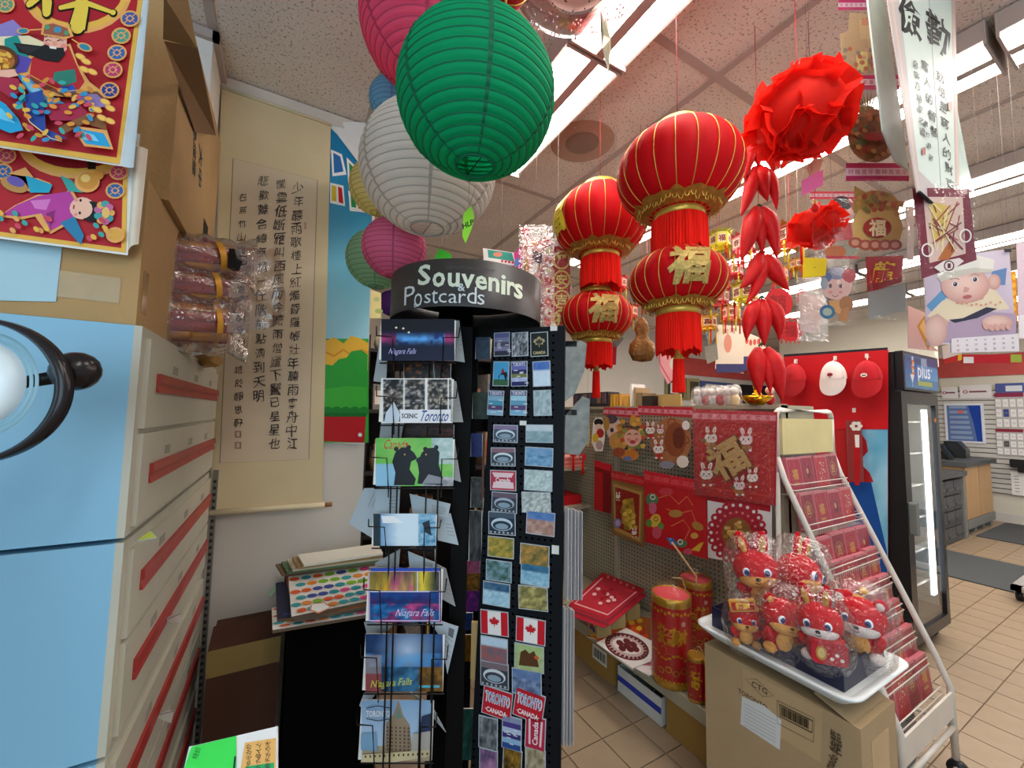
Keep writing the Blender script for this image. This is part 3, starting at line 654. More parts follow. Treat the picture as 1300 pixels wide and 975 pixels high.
# ---- black rimmed lamp at the left edge
o = thing('magnifier_lamp', 'black rimmed round magnifier lamp with white centre at the left edge', 'lamp', at(-38, 487, d=0.54), CF+4); o.scale = (.87, .87, .87)
g = G(); n = 40
def rimr(t): return 0.115
vs = []
for k in range(n+1):
    t = R(-100+200*k/n); w = 0.004+0.018*cos(t)**2 if abs(t) < pi/2 else 0.004
    for rr, yy in ((.107, 0), (.107+w, -.012), (.110+w, 0.004), (.107, .02)): vs.append(((rr+.008*cos(t))*cos(t)*1.05, yy, (rr)*sin(t)-.01))
g.add(vs, [(4*k+j, 4*k+4+j, 4*k+4+(j+1) % 4, 4*k+(j+1) % 4) for k in range(n) for j in range(4)], mat('black_gloss', '#1d1718', rough=.25), None, True); g.build('rim', o)
g = G(); g.T = Matrix.Rotation(R(90), 4, 'X'); g.lathe([(0, .012), (.05, .010), (.066, .0), (.068, -.012)], 32); g.build('centre_disc', o, mat('white_lamp_cover', '#e8f2f4', rough=.3))
g = G(); g.T = Matrix.Rotation(R(90), 4, 'X'); 
for k in range(2): g.lathe([(.07+.008*k, -.014), (.073+.008*k, -.011), (.076+.008*k, -.014)], 40)
g.build('ribbed_tray', o, mat('lamp_tray', '#8fb6c2', rough=.25))
g = G(); g.T = Matrix.Translation((.112, .04, .026)) @ Matrix.Rotation(R(-25), 4, 'Y'); g.ell((0, 0, 0), (.034, .03, .032), 16); g.build('hinge_knob', o, mat('black_gloss'))
g = G(); g.tube([(.09, .05, .02), (-.02, .06, .0), (-.10, .05, -.2), (-.12, .0, -.9), (-.12, .0, -1.71)], .012, 8); g.build('arm', o, mat('black_gloss'))

# ---- bundles of bagged joss candles lying on the cabinet, out of the carton's right side
cols = mat('orange_red_wax', '#a83a24', rough=.5, var=.25, scale=20)
BAGM = clear_mat('milky_bag', tint='#ece2dc', fac=.42, rough=.18, bump=1.0, bscale=30)
for k, (ya, yb, px0, px1, lab) in enumerate(((305, 340, 216, 300, 'topmost bag of red and gold joss sticks beside the carton'), (342, 378, 213, 292, 'middle bag of red and gold joss sticks beside the carton'), (382, 428, 212, 290, 'lowest bag of red and gold joss sticks on the cabinet'))):
    a = at(px0, (ya+yb)/2+ (2 if k else 0), Y=1.35); b = at(px1, (ya+yb)/2+8, Y=1.42); hh = (yb-ya)/FPX*1.42*.5
    o = thing('joss_stick_bag', lab, 'incense', a, 0, 'bags of joss sticks by the carton')
    L_ = (b-a); 
    for j in range(9):
        t = 2*pi*j/9; off = Vector((0, .35*hh*cos(t), .62*hh*sin(t))); g = G()
        g.tube([Vector((.0, 0, 0))+off, L_*.95+off*1.05], .26*hh, 6, None); g.build('stick', o, cols if j % 3 else mat('gold_foil_paper', '#c98f2e', rough=.4, metal=.3))
    g = G(); g.lathe([(hh*1.02, L_.length*.62), (hh*1.03, L_.length*.72)], 14); g.T = None
    q = L_.to_track_quat('Z', 'Y').to_matrix().to_4x4(); g.v = [q @ v for v in g.v]; g.build('gold_band', o, mat('gold_foil_paper'))
    g = G(); n = 14
    def fn(u, v, hh=hh, L_=L_, k=k):
        t = 2*pi*u; r = hh*(1.12+.35*vn(u*9, v*8, k))*(1 if v < .8 else 1+.5*(v-.8)*5*vn(u*7, v*5, k+5)); 
        return (L_*(v*1.35))+Vector((0, r*cos(t)*.8, r*sin(t)-v*v*.01))
    g.grid(16, 12, fn, BAGM); g.build('bag', o)
o = thing('loose_bag_tail', 'crumpled clear plastic hanging off the joss stick bags over the scroll', 'plastic bag', at(318, 370, Y=1.50), 0)
g = G(); g.grid(12, 16, lambda u, v: ((u-.5)*.16*(1-.3*v)+.03*vn(u*4, v*5, 3), .05*(vn(u*5, v*5, 8)-.5), (v-.5)*.30*(1-.2*u)+.03*vn(u*5, v*4, 2)), BAGM); g.build('film', o)
o = thing('paper_roll', 'crumpled brown paper roll at the back end of the cabinet top', 'paper', at(262, 457, Y=1.62), -14)
g = G(); g.tube([(-.12, .1, -.008), (-.04, .05, .0), (.03, -.02, 0), (.05, -.04, -.004)], [.02, .024, .024, .018], 7); g.v = [v+Vector(((noise(v.x*90, v.z*80)-.5)*.008,)*3) for v in g.v]
for i in range(len(g.sm)): g.sm[i] = False
g.build('roll', o, mat('brown_wrap', '#b58c4c', rough=.6))
o = thing('wire_clip', 'black binder clip on the topmost joss stick bag', 'clip', at(299, 330, Y=1.36), -30)
g = G(); g.prism([(-.012, -.028), (.004, -.028), (.012, 0), (.004, .028), (-.012, .028)], -.012, .012, 'y'); g.build('clip', o, BK); g = G(); g.tube([(.01, 0, .012), (.03, 0, .010), (.032, 0, -.012), (.01, 0, -.014)], .0015, 5); g.build('handle', o, BK)

# ---- calligraphy scroll on the wall
INK = '#2f2a28'
o = thing('calligraphy_scroll', 'long cream hanging scroll with columns of Chinese calligraphy on the white wall', 'scroll', at(345, 380, Y=2.038), 0)
p = PP(o, PRINT); q = [(281, 112), (420, 160), (409, 640), (266, 652)]
p.P(q, '#d4c49c')
p.y -= .0003; p.P([(296, 201), (403, 229), (392, 583), (279, 588)], '#d2c2a4'); p.Ln([(296, 201), (403, 229), (392, 583), (279, 588)], 1.2, '#8f8570', True)
def column(txt, x0, y0, x1, y1, h, skip=()):
    n = len(txt)
    for k, ch in enumerate(txt):
        if ch == ' ' or k in skip: continue
        t = k/(n-1); s = 1.0+.25*(noise(k, x0)-.5); p.W(ch, x0+(x1-x0)*t+2*(noise(k, 4)-.5), y0+(y1-y0)*t, h*s, '#443c37', .012*noise(k, 7)-.004, shear=.15, rot=12*(noise(k, x0+1)-.5)+5, jit=.17)
column('少年聽雨歌樓上紅燭昏羅帳壯年聽雨客舟中江', 378.5, 239, 370.5, 563, 15)
column('闊雲低斷雁叫西風而今聽雨僧廬下鬢已星星也', 357.5, 234, 348, 563, 15)
column('悲歡離合總無情一任階前點滴到天明', 335, 230, 329, 503, 15)
column('右蔣竹山虞美人聽雨小令劉銀聰於靜思軒', 308.5, 251, 303, 537, 11)
for y in (551, 565): p.B(298.5, y-4, 306.5, y+4.5, '#9a7a6a'); p.B(300.5, y-2.5, 304.5, y+3, '#c8b8a2')
p.B(386, 283, 389, 292, '#b89a8a'); p.build('paper', o)
g = G(); a = opx(o, 262, 651); b = opx(o, 421, 639.5); g.tube([(a[0], -.012, a[1]), (b[0]-.03, -.012, b[1])], .012, 10, mat('scroll_silk', '#d2c6a4', rough=.6)); g.build('roller', o)
g = G(); g.tube([(b[0]-.03, -.012, b[1]), (b[0], -.012, b[1])], .010, 10); g.build('roller_knob', o, mat('dark_wood_knob', '#8a5c34'))
g = G(); a = opx(o, 281, 111); b = opx(o, 420, 159); g.tube([(a[0], -.004, a[1]), (b[0], -.004, b[1])], .007, 6); g.build('top_rod', o, mat('scroll_silk'))
g = G(); a = [opx(o, *u) for u in ((300, 108), (375, 135), (345, 470), (318, 470))]
g.grid(8, 16, lambda u, v: ((a[3][0]*(1-u)+a[2][0]*u)*(1-v)+(a[0][0]*(1-u)+a[1][0]*u)*v, -.012-.01*sin(u*pi)-.004*vn(u*5, v*8), (a[3][1]*(1-u)+a[2][1]*u)*(1-v)+(a[0][1]*(1-u)+a[1][1]*u)*v), FILM); g.build('plastic_cover', o)

# ---- bright wall poster, plain landscape colours
o = thing('wall_poster', 'tall blue sky poster with yellow and green hills over a red strip', 'poster', at(442, 370, Y=2.045), 0)
p = PP(o, GLOSSY)
def sky(u, v): return mixc(H('#9ad0dc'), H('#1f7fae'), v*1.3-.1)
p.Ph([(417, 160), (474, 214), (468, 432), (412, 432)], 3, 8, sky); p.B(411, 430, 468, 562, '#3c9f3c')
p.P([(410, 528), (464.5, 528), (462.5, 562), (409.5, 560)], '#b81c22')
p.P([(411, 470), (411, 434), (424, 428), (436, 436), (446, 426), (458, 430), (468, 436), (467, 470)], '#e3b23c'); p.Ln([(411, 446), (424, 452), (436, 444), (448, 452), (460, 444), (467, 448)], 3, '#d18f2a')
p.P([(410, 500), (411, 462), (422, 464), (430, 456), (440, 454), (446, 446), (458, 444), (467, 450), (466, 500)], '#2f9a38'); p.P([(410, 528), (411, 494), (440, 490), (466, 492), (464.5, 528)], '#3fae3a')
for k in range(5): p.E(416+11.5*k, 522, 7, 6, '#1f7f2c', 12)
p.B(410, 524, 465, 529, '#1c6b28'); p.E(457, 552, 2.6, 2.6, '#e6e6e6', 10)
p.P([(420, 190), (434, 196), (440, 222), (422, 224)], '#f0f0ee'); p.P([(423, 194), (432, 199), (436, 218), (424, 220)], '#2f6fb0'); p.P([(440, 200), (454, 214), (458, 236), (442, 232)], '#f0f0ee'); p.P([(443, 206), (452, 217), (455, 231), (444, 228)], '#2a8f4c')
p.P([(419, 232), (436, 236), (438, 262), (419, 258)], '#f0f0ee'); p.P([(421, 235), (427, 237), (427, 256), (421, 255)], '#d9b93a'); p.P([(429, 237), (434, 239), (436, 259), (430, 257)], '#c0282c'); p.P([(442, 242), (460, 250), (464, 270), (444, 268)], '#f0f0ee'); p.P([(445, 246), (451, 249), (452, 264), (446, 263)], '#2a8f4c'); p.P([(454, 250), (459, 252), (461, 266), (455, 265)], '#c0282c')
p.build('print', o); g = G(); a = [opx(o, *u) for u in ((410, 562), (463, 564), (475, 210), (417, 156))]; g.add([(x, .001, z) for x, z in a], [(0, 1, 2, 3)], mat('white_paper')); g.build('backing', o)
g = G(); a = [opx(o, *u) for u in ((416, 155), (477, 160), (478, 215), (455, 207))]; g.add([(a[0][0], -.002, a[0][1]), (a[1][0], -.03, a[1][1]), (a[2][0], -.02, a[2][1]), (a[3][0], -.004, a[3][1])], [(0, 1, 2, 3)], mat('white_paper')); g.build('folded_corner', o)
# switch plate like white panel under the poster is plain wall

# ---- dark cloth-covered stand with gift bags, brown carton behind
o = thing('black_stand', 'black cloth covered stand carrying the gift bags under the scroll', 'table', (0.05, 1.60, 0))
MB = mat('black_cloth', '#040404', rough=.95, spec=.05); g = G(); g.box(0, 0, 0, .30, .42, .80); g.build('cloth_cover', o, MB)
g = G(); g.box(-.015, -.015, .80, .315, .43, .815); g.build('top', o, MB)
o = thing('cardboard_box', 'dark brown carton on the floor between cabinets and black stand', 'box', (-.19, 1.78, 0))
g = G(); g.box(0, 0, 0, .22, .24, .66, mat('dark_kraft', '#4a2c1c', rough=.85)); g.build('carton', o)
g = G(); g.box(-.001, -.002, .57, .221, -.0005, .66); g.build('tape', o, mat('tape_old', '#8a7440', rough=.3))
g = G(); g.add([(0, 0, .66), (.22, 0, .66), (.20, .10, .70), (.0, .12, .69)], [(0, 1, 2, 3)], mat('dark_kraft')); g.build('flap', o)
def flat_bag(z, q, lab, draw, edge='#5a4a3a', th=.010):
    cx = sum(p_[0] for p_ in q)/4; cy = sum(p_[1] for p_ in q)/4
    o = thing('gift_bag', lab, 'gift bag', at(cx, cy, Z=z), 0, 'flattened gift bags on the black stand', rx=-90); p = PP(o); a = [p.M(*u) for u in q]
    g = G(); n = len(a); g.prism(a, 0.0, th, 'y', None, edge); g.build('bag', o, PRINT); draw(p, q); p.build('print', o); return o
def dots(p, q):
    p.P(q, '#e9e6de'); cl = ['#e0602c', '#3a9ca4', '#3c4c9c', '#7cb02c', '#e0508c', '#e08a34', '#2f8fa0']; TL, TR, BR, BL = [Vector(a) for a in q]; k = 0
    for j in range(6):
        for i in range(7):
            u = (i+.5+.5*(j % 2))/7.6; v = (j+.5)/6
            P_ = (TL*(1-u)+TR*u)*(1-v)+(BL*(1-u)+BR*u)*v; k += 1; p.E(P_.x, P_.y, (TR-TL).length/17, (BL-TL).length/21, cl[int(noise(i, j)*7)], 12, rot=-8)
z = .818
flat_bag(z, [(345, 772), (470, 750), (468, 780), (346, 800)], 'lowest polka dot gift bag, its white dotted edge showing at the left', dots); z += .0105
flat_bag(z, [(350, 740), (480, 722), (478, 770), (352, 786)], 'dark purple gift bag between the two polka dot bags', lambda p, q: (p.P(q, '#262844'), p.Ln([(360, 780), (470, 762)], 5, '#2a4a9c'))); z += .0105
flat_bag(z, [(362, 728), (484, 706), (470, 768), (374, 786)], 'orange edged gift bag just under the topmost dotted bag', lambda p, q: p.P(q, '#b5602c')); z += .0105
flat_bag(z, [(366, 732), (480, 716), (470, 762), (370, 783)], 'topmost white gift bag with large multicoloured polka dots and a tag', dots); z += .011
for k in range(5):
    flat_bag(.862+k*.012, [(350+7*k, 716-3*k), (480, 702-3*k), (486, 714-3*k), (358+7*k, 729-3*k)], ['brown', 'green printed', 'cream', 'kraft', 'white topmost'][k]+' flat gift bag at the back of the pile', lambda p, q, k=k: p.P(q, ['#7a6244', '#5f7c5a', '#c9bfa4', '#a68a5c', '#e0dccd'][k]), ['#7a6244', '#5f7c5a', '#c9bfa4', '#a68a5c', '#e0dccd'][k], .008)
o = thing('gift_tag', 'white blank gift tag lying on the dotted bag', 'tag', at(405, 772, Z=.874), 0, rx=-80); p = PP(o); p.P([(394, 768), (411, 764), (421, 771), (404, 779), (393, 775)], '#d88a6a'); p.P([(396, 768), (411, 765.5), (419, 771), (404, 777), (395, 774)], '#e9e6de'); p.build('tag', o)
RIB = mat('teal_ribbon', '#4d9aa4', rough=.4)
for pts, lab in (([(350, 778), (332, 786), (328, 800), (338, 792), (352, 782)], 'wide teal ribbon handle looped off the left of the bag pile'), ([(338, 792), (340, 812), (345, 828)], 'hanging tail of the teal ribbon left of the bags'), ([(395, 772), (380, 764), (368, 772), (362, 764)], 'curled teal ribbon lying on the dotted bag'), ([(370, 738), (352, 742), (344, 752)], 'pale green ribbon at the back left of the bags')):
    o = thing('ribbon', lab, 'ribbon', at(*pts[0], d=1.72), CF); g = G(); a = [opx(o, *u) for u in pts]
    n = len(a); vs = []
    for i, (x, z_) in enumerate(a): vs += [(x, -.01*i, z_+.008), (x+.012, -.01*i-.006, z_-.010)]
    g.add(vs, [(2*i, 2*i+2, 2*i+3, 2*i+1) for i in range(n-1)], RIB if 'pale' not in lab else mat('green_ribbon', '#9fbf9a'), None, True); g.build('ribbon', o)
for x, y, lab in ((338, 815, 'left blank white swing tag hanging under the gift bags'), (345, 828, 'right blank white swing tag hanging under the gift bags')):
    o = thing('swing_tag', lab, 'tag', at(x, y, d=1.70), CF); g = G(); a = opx(o, x-8, y+14); b = opx(o, x+8, y-12); g.box(a[0], 0, a[1], b[0], .0015, b[1]); g.build('card', o, mat('grey_card', '#b5b1a8'))
# white price board low at the left
o = thing('price_board', 'white board with a green sheet and an orange handwritten sheet at the bottom edge', 'board', at(292, 960, d=.80), CF+6, rx=-38)
p = PP(o); g = G(); a = [opx(o, *u, .002) for u in ((225, 1010), (352, 1010), (352, 922), (240, 948))]; g.prism(a, .002, .008, 'y'); g.build('board', o, mat('white_board'))
p.P([(225, 1010), (300, 1000), (300, 934), (243, 948), (236, 968)], '#40e058'); p.P([(303, 990), (350, 985), (350, 937), (311, 943)], '#e8b468'); p.P([(296, 1000), (348, 995), (348, 968), (312, 973)], '#2aa864')
for k in range(3):
    for j in range(5): p.W('价廿元中下上人品个小大力士千'[(k*5+j) % 14], 316+12*k, 948+7*j-2*k, 7, '#4a3a20', .01, rot=70)
p.Ln([(299, 960), (296, 990)], 2, '#182040'); p.W('特价', 250, 956, 8, '#2a7a38', rot=70); p.build('sheets', o)
# ================================================================ souvenir and postcard spinner
TC = at(592, 430, d=1.50); TC.z = 0
o = T = thing('postcard_spinner', 'tall black postcard spinner with a curved Souvenirs & Postcards header', 'display rack', TC)
MBK = mat('black_powder_coat', '#030304', rough=.6, spec=.15, var=.1); HB = mat('header_vinyl', '#3a3837', rough=.45, var=.04)
HR = .275
g = G(); g.lathe([(HR, 1.825), (HR, 1.975), (HR-.004, 1.975), (HR-.004, 1.825)], 72, HB); g.build('header', o)
g = G(); g.lathe([(0, 1.93), (HR-.006, 1.93)], 48, MBK); g.build('header_top', o)
g = G(); g.lathe([(.0, .0), (.23, .0), (.23, .02), (.05, .05), (.0, .05)], 40, MBK); g.build('base', o)
g = G(); g.tube([(0, 0, .04), (0, 0, 1.93)], .022, 10, MBK); g.build('pole', o)
FA = math.degrees(math.atan2(-TC.y, -TC.x))     # direction from the pole to the lens
class Cyl(Pic):
    """lettering bent round the header; x is arc length from the centre of the front"""
    def __init__(s, r, a0): super().__init__(GLOSSY); s.r = r; s.a0 = R(a0); s.fn = s.bend
    def bend(s, p): t = s.a0+p[0]/s.r; rr = s.r-p[1]; return (rr*cos(t), rr*sin(t), p[2])
c = Cyl(HR+.0008, FA+1)
def fitw(t, x0, x1, z, h, col, bold=0, shear=0): c.text(t, (x0+x1)/2, z, h, col, 'c', bold, shear, 0, x1-x0, fit=True)
def a_of(px, py):    # arc position of a pixel on the front of the header
    r = ray(px, py); ox, oy = EYE.x-TC.x, EYE.y-TC.y; A = r.x**2+r.y**2; B_ = ox*r.x+oy*r.y; Cc = ox*ox+oy*oy-HR*HR
    s = (-B_-math.sqrt(max(0, B_*B_-A*Cc)))/A; P_ = EYE+r*s; t = math.atan2(P_.y-TC.y, P_.x-TC.x)-R(FA+1); return (t*HR, P_.z)
for ch, px, py, pw, ph in zip('Souvenirs', (538.5, 557, 576, 594, 611, 627, 639, 648.5, 658), (349, 355, 355.5, 357, 359, 361.5, 361.5, 366.5, 370), (16, 16, 15, 17, 15, 14, 6, 10, 11), (26, 19, 18, 18, 18, 18, 25, 18, 19)):
    a = a_of(px-pw/2, py); b = a_of(px+pw/2, py); m_ = a_of(px, py); hi = a_of(px, py-ph/2)[1]-a_of(px, py+ph/2)[1]; c.text(ch, m_[0], m_[1], hi, '#dfe6cf', 'c', .024, 0, 0, b[0]-a[0], fit=True)
for ch, px, py, pw, ph in zip('Postcards', (520, 531, 543, 552, 562, 575, 587, 599, 610.5), (375, 381, 379, 377, 378.5, 379, 379, 375, 380.5), (13, 10, 8, 8, 10, 11, 9, 12, 9), (23, 17, 12, 17, 12, 12, 12, 21, 13)):
    a = a_of(px-pw/2, py); b = a_of(px+pw/2, py); m_ = a_of(px, py); hi = a_of(px, py-ph/2)[1]-a_of(px, py+ph/2)[1]; c.text(ch, m_[0], m_[1], hi, '#dadfdf', 'c', -.004, 0, 0, b[0]-a[0], fit=True)
m_ = a_of(586, 365); c.text('&', m_[0], m_[1], .034, '#c9d3d6', 'c', .02); m_ = a_of(528, 388); c.text('U', m_[0], m_[1], .018, '#dadfdf', 'c', .03)
a = a_of(565, 341); b = a_of(628, 344); c.text('THE POSTCARD FACTORY', (a[0]+b[0])/2, (a[1]+b[1])/2, .010, '#55575a', 'c', 0, 0, 0, b[0]-a[0], fit=True)
c.build('lettering', o)
# black spine boards inside the spinner
def vboard(name, pxs, d, py0, py1, w, m=MBK, th=.006, yaw=CF):
    a = at(pxs[0], py0, d=d); b = at(pxs[1], py1, d=d); g = G(); q = Euler((0, 0, R(yaw))).to_matrix()
    rx = q @ Vector((1, 0, 0)); ry = q @ Vector((0, 1, 0)); A = Vector((a.x, a.y, a.z))-TC; B_ = Vector((a.x, a.y, b.z))-TC
    vs = []
    for P_ in (A, B_):
        for s, t in ((-w/2, 0), (w/2, 0), (w/2, th), (-w/2, th)): vs.append(P_+rx*s+ry*t)
    g.add(vs, [(3, 2, 1, 0), (4, 5, 6, 7), (0, 1, 5, 4), (1, 2, 6, 5), (2, 3, 7, 6), (3, 0, 4, 7)], m); return g.build(name, T)
vboard('spine_board', (590, 590), 1.42, 415, 975, .055); vboard('spine_board', (600, 600), 1.62, 415, 975, .05)
g = G(); g.box(-.10, -.004, 0, .10, .004, 1.80); ob = g.build('inner_board', T, MBK); ob.location = (0, .12, .12); ob.rotation_euler = (0, 0, R(-70))
# ---- wire pockets on the left face
MW = mat('black_wire', '#0b0b0d', rough=.4)
LF = thing('tmp', 'tmp', 'tmp', at(528, 500, d=1.24)-Vector((0, 0, 0)), CF)      # frame of the left rack face, turned into a part
del LF['label']; del LF['category']; LF.name = 'wire_rack'; LF.parent = T; LF.location = LF.location-TC
g = G()
for px in (500, 508, 545, 560): a = opx(LF, px+2, 412, .05); b = opx(LF, px-14, 985, .05); g.tube([(a[0], .05, a[1]), (b[0], .05, b[1])], .0028, 5, MW)
g.build('upright_wire', LF, kind='stuff')
def pocket(q):
    """wire basket in front of a card: q = pixel box of the card"""
    x0, y0, x1, y1 = q; g = G(); M = lambda x, y, yy: (lambda a: (a[0], yy, a[1]))(opx(LF, x, y, yy)); h = y1-y0
    g.tube([M(x0-6, y0+h*.18, .03), M(x0-6, y0+h*.40, -.012), M(x0+14, y0+h*.42, -.018), M(x0+16, y1+3, -.016), M(x0+16, y1+14, .04)], .0022, 5, MW)
    g.tube([M(x1+7, y0+h*.2, .03), M(x1+5, y0+h*.44, -.012), M(x1-14, y0+h*.44, -.018), M(x1-15, y1+3, -.016), M(x1-15, y1+14, .04)], .0022, 5, MW)
    g.tube([M(x0-2, y1+3, .0), M(x1+2, y1+3, .0)], .0022, 5, MW); g.build('card_pocket', LF)
# painters of the seven front cards; u, v run 0..1, v up
def c_niag(u, v):
    b = H('#0a1230')
    if .34 < v < .70: t = 1-abs(v-.52)/.18; b = mixc(b, (H('#c03a7c') if u < .2 or u > .86 else H('#5aa8ee') if fbm(u*9, v*5) > .42 else H('#2348a0')), t*(.5+fbm(u*12, v*8, 2)))
    elif v > .7: b = H('#10101e')
    return b
def c_dark(u, v): return mixc(H('#121c3a'), H('#0a0c18'), v)
def c_coll(u, v):
    i, j = int(u*3.2), int(v*2.6); e = min(abs(u*3.2-i), abs(v*2.6-j)); 
    if e < .06: return (235, 235, 232)
    t = fbm(u*26, v*18, i+3*j); base = [H('#4a443c'), H('#5c5044'), H('#24242a'), H('#6c6050')][(i+j) % 4]
    return mixc((16, 14, 16), mixc(base, (225, 220, 210), max(0, t*2-.8)), max(0, min(1, t*2.6-.7)))
def c_bears(u, v):
    b = mixc(H('#54b848'), H('#a8d470'), fbm(u*4, v*4)); 
    if v < .45 and u < .3: b = H('#8fc4e0')
    if u > .72 and v > .45: b = mixc(H('#d9e2e4'), H('#88b0a8'), fbm(u*20, v*20))
    if u > .6 and v < .2: b = mixc(H('#dfe3e6'), H('#6a6a70'), fbm(u*20, v*20))
    return b
def c_falls(u, v):
    b = mixc(H('#3c78b4'), H('#d8ecf8'), min(1, max(0, 1.3-abs(u-.55)*2.2)+.1*fbm(u*8, v*8)))
    if u > .72: b = mixc(H('#2f7cb0'), H('#c8e4f0'), fbm(u*14, v*14, 4))
    if u < .12: b = H('#283a44')
    return b
def c_lights(u, v):
    if v > .56:
        if u < .62: return mixc(H('#283034'), mixc(H('#e8a020') if u < .3 else H('#e0409c'), H('#f0e060'), fbm(u*12, v*6)), min(1, max(0, 1.7-v*1.3))*(.4+fbm(u*18, v*3)))
        return mixc(H('#303838'), H('#e8d040'), max(0, 1-abs(u-.74)*6)+.2*fbm(u*9, v*9))
    return mixc(mixc(H('#12245c'), H('#e85090') if fbm(u*6, v*8, 3) > .5 else H('#30a0e0'), fbm(u*10, v*14)*1.1*(1 if v < .35 else .3)), H('#2060c8'), max(0, v-.36)*2)
def c_night(u, v):
    b = mixc(H('#182c54'), H('#3c6ca8'), fbm(u*3, v*3)); b = mixc(b, H('#c8dcf4'), max(0, 1-math.hypot((u-.55)*2.2, (v-.72)*1.8))*.9)
    if .42 < v < .66: b = mixc(b, H('#50b0f4'), max(0, fbm(u*14, v*9)-.2))
    if v < .42: b = mixc(H('#14304c'), H('#58a8d8'), fbm(u*10, v*14)*(.9 if .3 < u < .8 else .3))
    if u < .2 and v < .62: b = mixc(b, H('#e05040') if v < .3 else H('#c8b0a8'), .6)
    if u > .68 and v < .42: b = mixc(H('#30241c'), H('#c89038'), fbm(u*20, v*20)*.8)
    return b
def c_hotel(u, v): return mixc(H('#8fb4d8'), H('#c8dcec'), 1-v)
cards = [('Niagara Falls at night', (484, 405, 577, 458), c_niag), ('black and white Toronto street collage', (484, 480, 574, 537), c_coll), ('two black bears under the word Canada', (477, 556, 575, 617), c_bears),
         ('pale blue waterfall seen from above', (474, 652, 553, 693), c_falls), ('Niagara Falls in coloured lights', (468, 721, 560, 790), c_lights), ('blue night river with yellow lettering', (464, 805, 562, 878), c_night), ('an old stone Toronto hotel', (459, 889, 548, 966), c_hotel)]
def stack_card(name, lab, q, fn, draw, d=1.24, rx=-3, yaw=CF, nx=56, ny=34, grp='large postcards on the spinner front', th=.006):
    cx = (q[0]+q[2])/2; cy = (q[1]+q[3])/2; o = thing(name, lab, 'postcard', at(cx, cy, d=d), yaw, grp, rx=rx)
    p = PP(o, GLOSSY); TL, BR = p.M(q[0], q[1]), p.M(q[2], q[3]); g = G(); g.box(TL[0], 0, BR[1], BR[0], th, TL[1]); g.build('card_stack', o, mat('white_paper'))
    if fn: p.Ph([(q[0], q[1]), (q[2], q[1]), (q[2], q[3]), (q[0], q[3])], nx, ny, fn)
    if draw: draw(p, *q)
    p.build('print', o); return o
def dr0(p, x0, y0, x1, y1):
    for x, y in ((503, 416), (512, 417), (519, 422)): p.E(x, y, 1.6, 1.3, '#f4dcc0', 8)
    p.W('Niagara Falls', 511, 447, 9, '#b9b4e8', shear=.4, w=34)
def dr1(p, x0, y0, x1, y1):
    p.Ln([(x0+1, y0+1), (x1-1, y0+1), (x1-1, y1-1), (x0+1, y1-1)], 1.4, '#ebebe6', True); p.B(508, 520, 572, 536, '#e4e6ea'); p.W('SCENIC', 520, 528, 6, '#242a3a', .03, w=20); p.W('Toronto', 552, 528, 14, '#2c4a86', .01, .35, w=36)
    p.P([(488, 536), (490, 524), (496, 516), (500, 510), (503, 516), (508, 526), (506, 536)], '#c8d4e2')
def dr2(p, x0, y0, x1, y1):
    p.W('Canada', 503, 564, 12, '#c83a30', 0, .3, w=30); p.W('✦', 517, 564, 6, '#d83a30')
    for pts in ([(500, 616), (502, 600), (498, 586), (502, 574), (510, 568), (518, 568), (526, 575), (530, 582), (522, 586), (520, 596), (528, 608), (526, 616)], [(530, 614), (532, 600), (530, 586), (536, 574), (543, 569), (553, 568), (558, 574), (557, 590), (562, 606), (562, 616)]): p.P(pts, '#14161c')
    for x, y in ((503, 570), (519, 568), (540, 570), (554, 568)): p.E(x, y, 3, 3, '#14161c', 8)
    p.P([(532, 580), (528, 584), (530, 588), (538, 586)], '#1c1e24'); p.P([(536, 614), (544, 602), (560, 606), (566, 614)], '#8a8e96'); p.E(514, 577, 1.2, 1.2, '#c8a070', 6); p.E(541, 577, 1.2, 1.2, '#c8a070', 6)
def dr3(p, x0, y0, x1, y1): p.P([(536, 664), (545, 660), (548, 680), (540, 676)], '#2a3440'); p.P([(484, 655), (500, 655), (512, 664), (486, 664)], '#f0f6fa')
def dr4(p, x0, y0, x1, y1):
    p.Ln([(x0+1, y0+4), (x1-2, y0+4), (x1-2, y1-2), (x0+1, y1-2)], 1.5, '#e8c8e4', True); p.Ln([(x0+2, 751), (x1-3, 751)], 1.3, '#d8d8e8'); p.Ln([(530, y0+4), (530, 751)], 1.3, '#d8d8e8'); p.W('Niagara Falls', 527, 779, 12, '#cfd4f4', 0, .4, w=48)
    p.B(x0+3, y0, x1-2, y0+4, '#2c50b4')
def dr5(p, x0, y0, x1, y1): p.W('Niagara Falls', 497, 868, 12, '#c8d050', .006, .3, rot=4, w=52); p.B(532, 870, 558, 873, '#50c0d8')
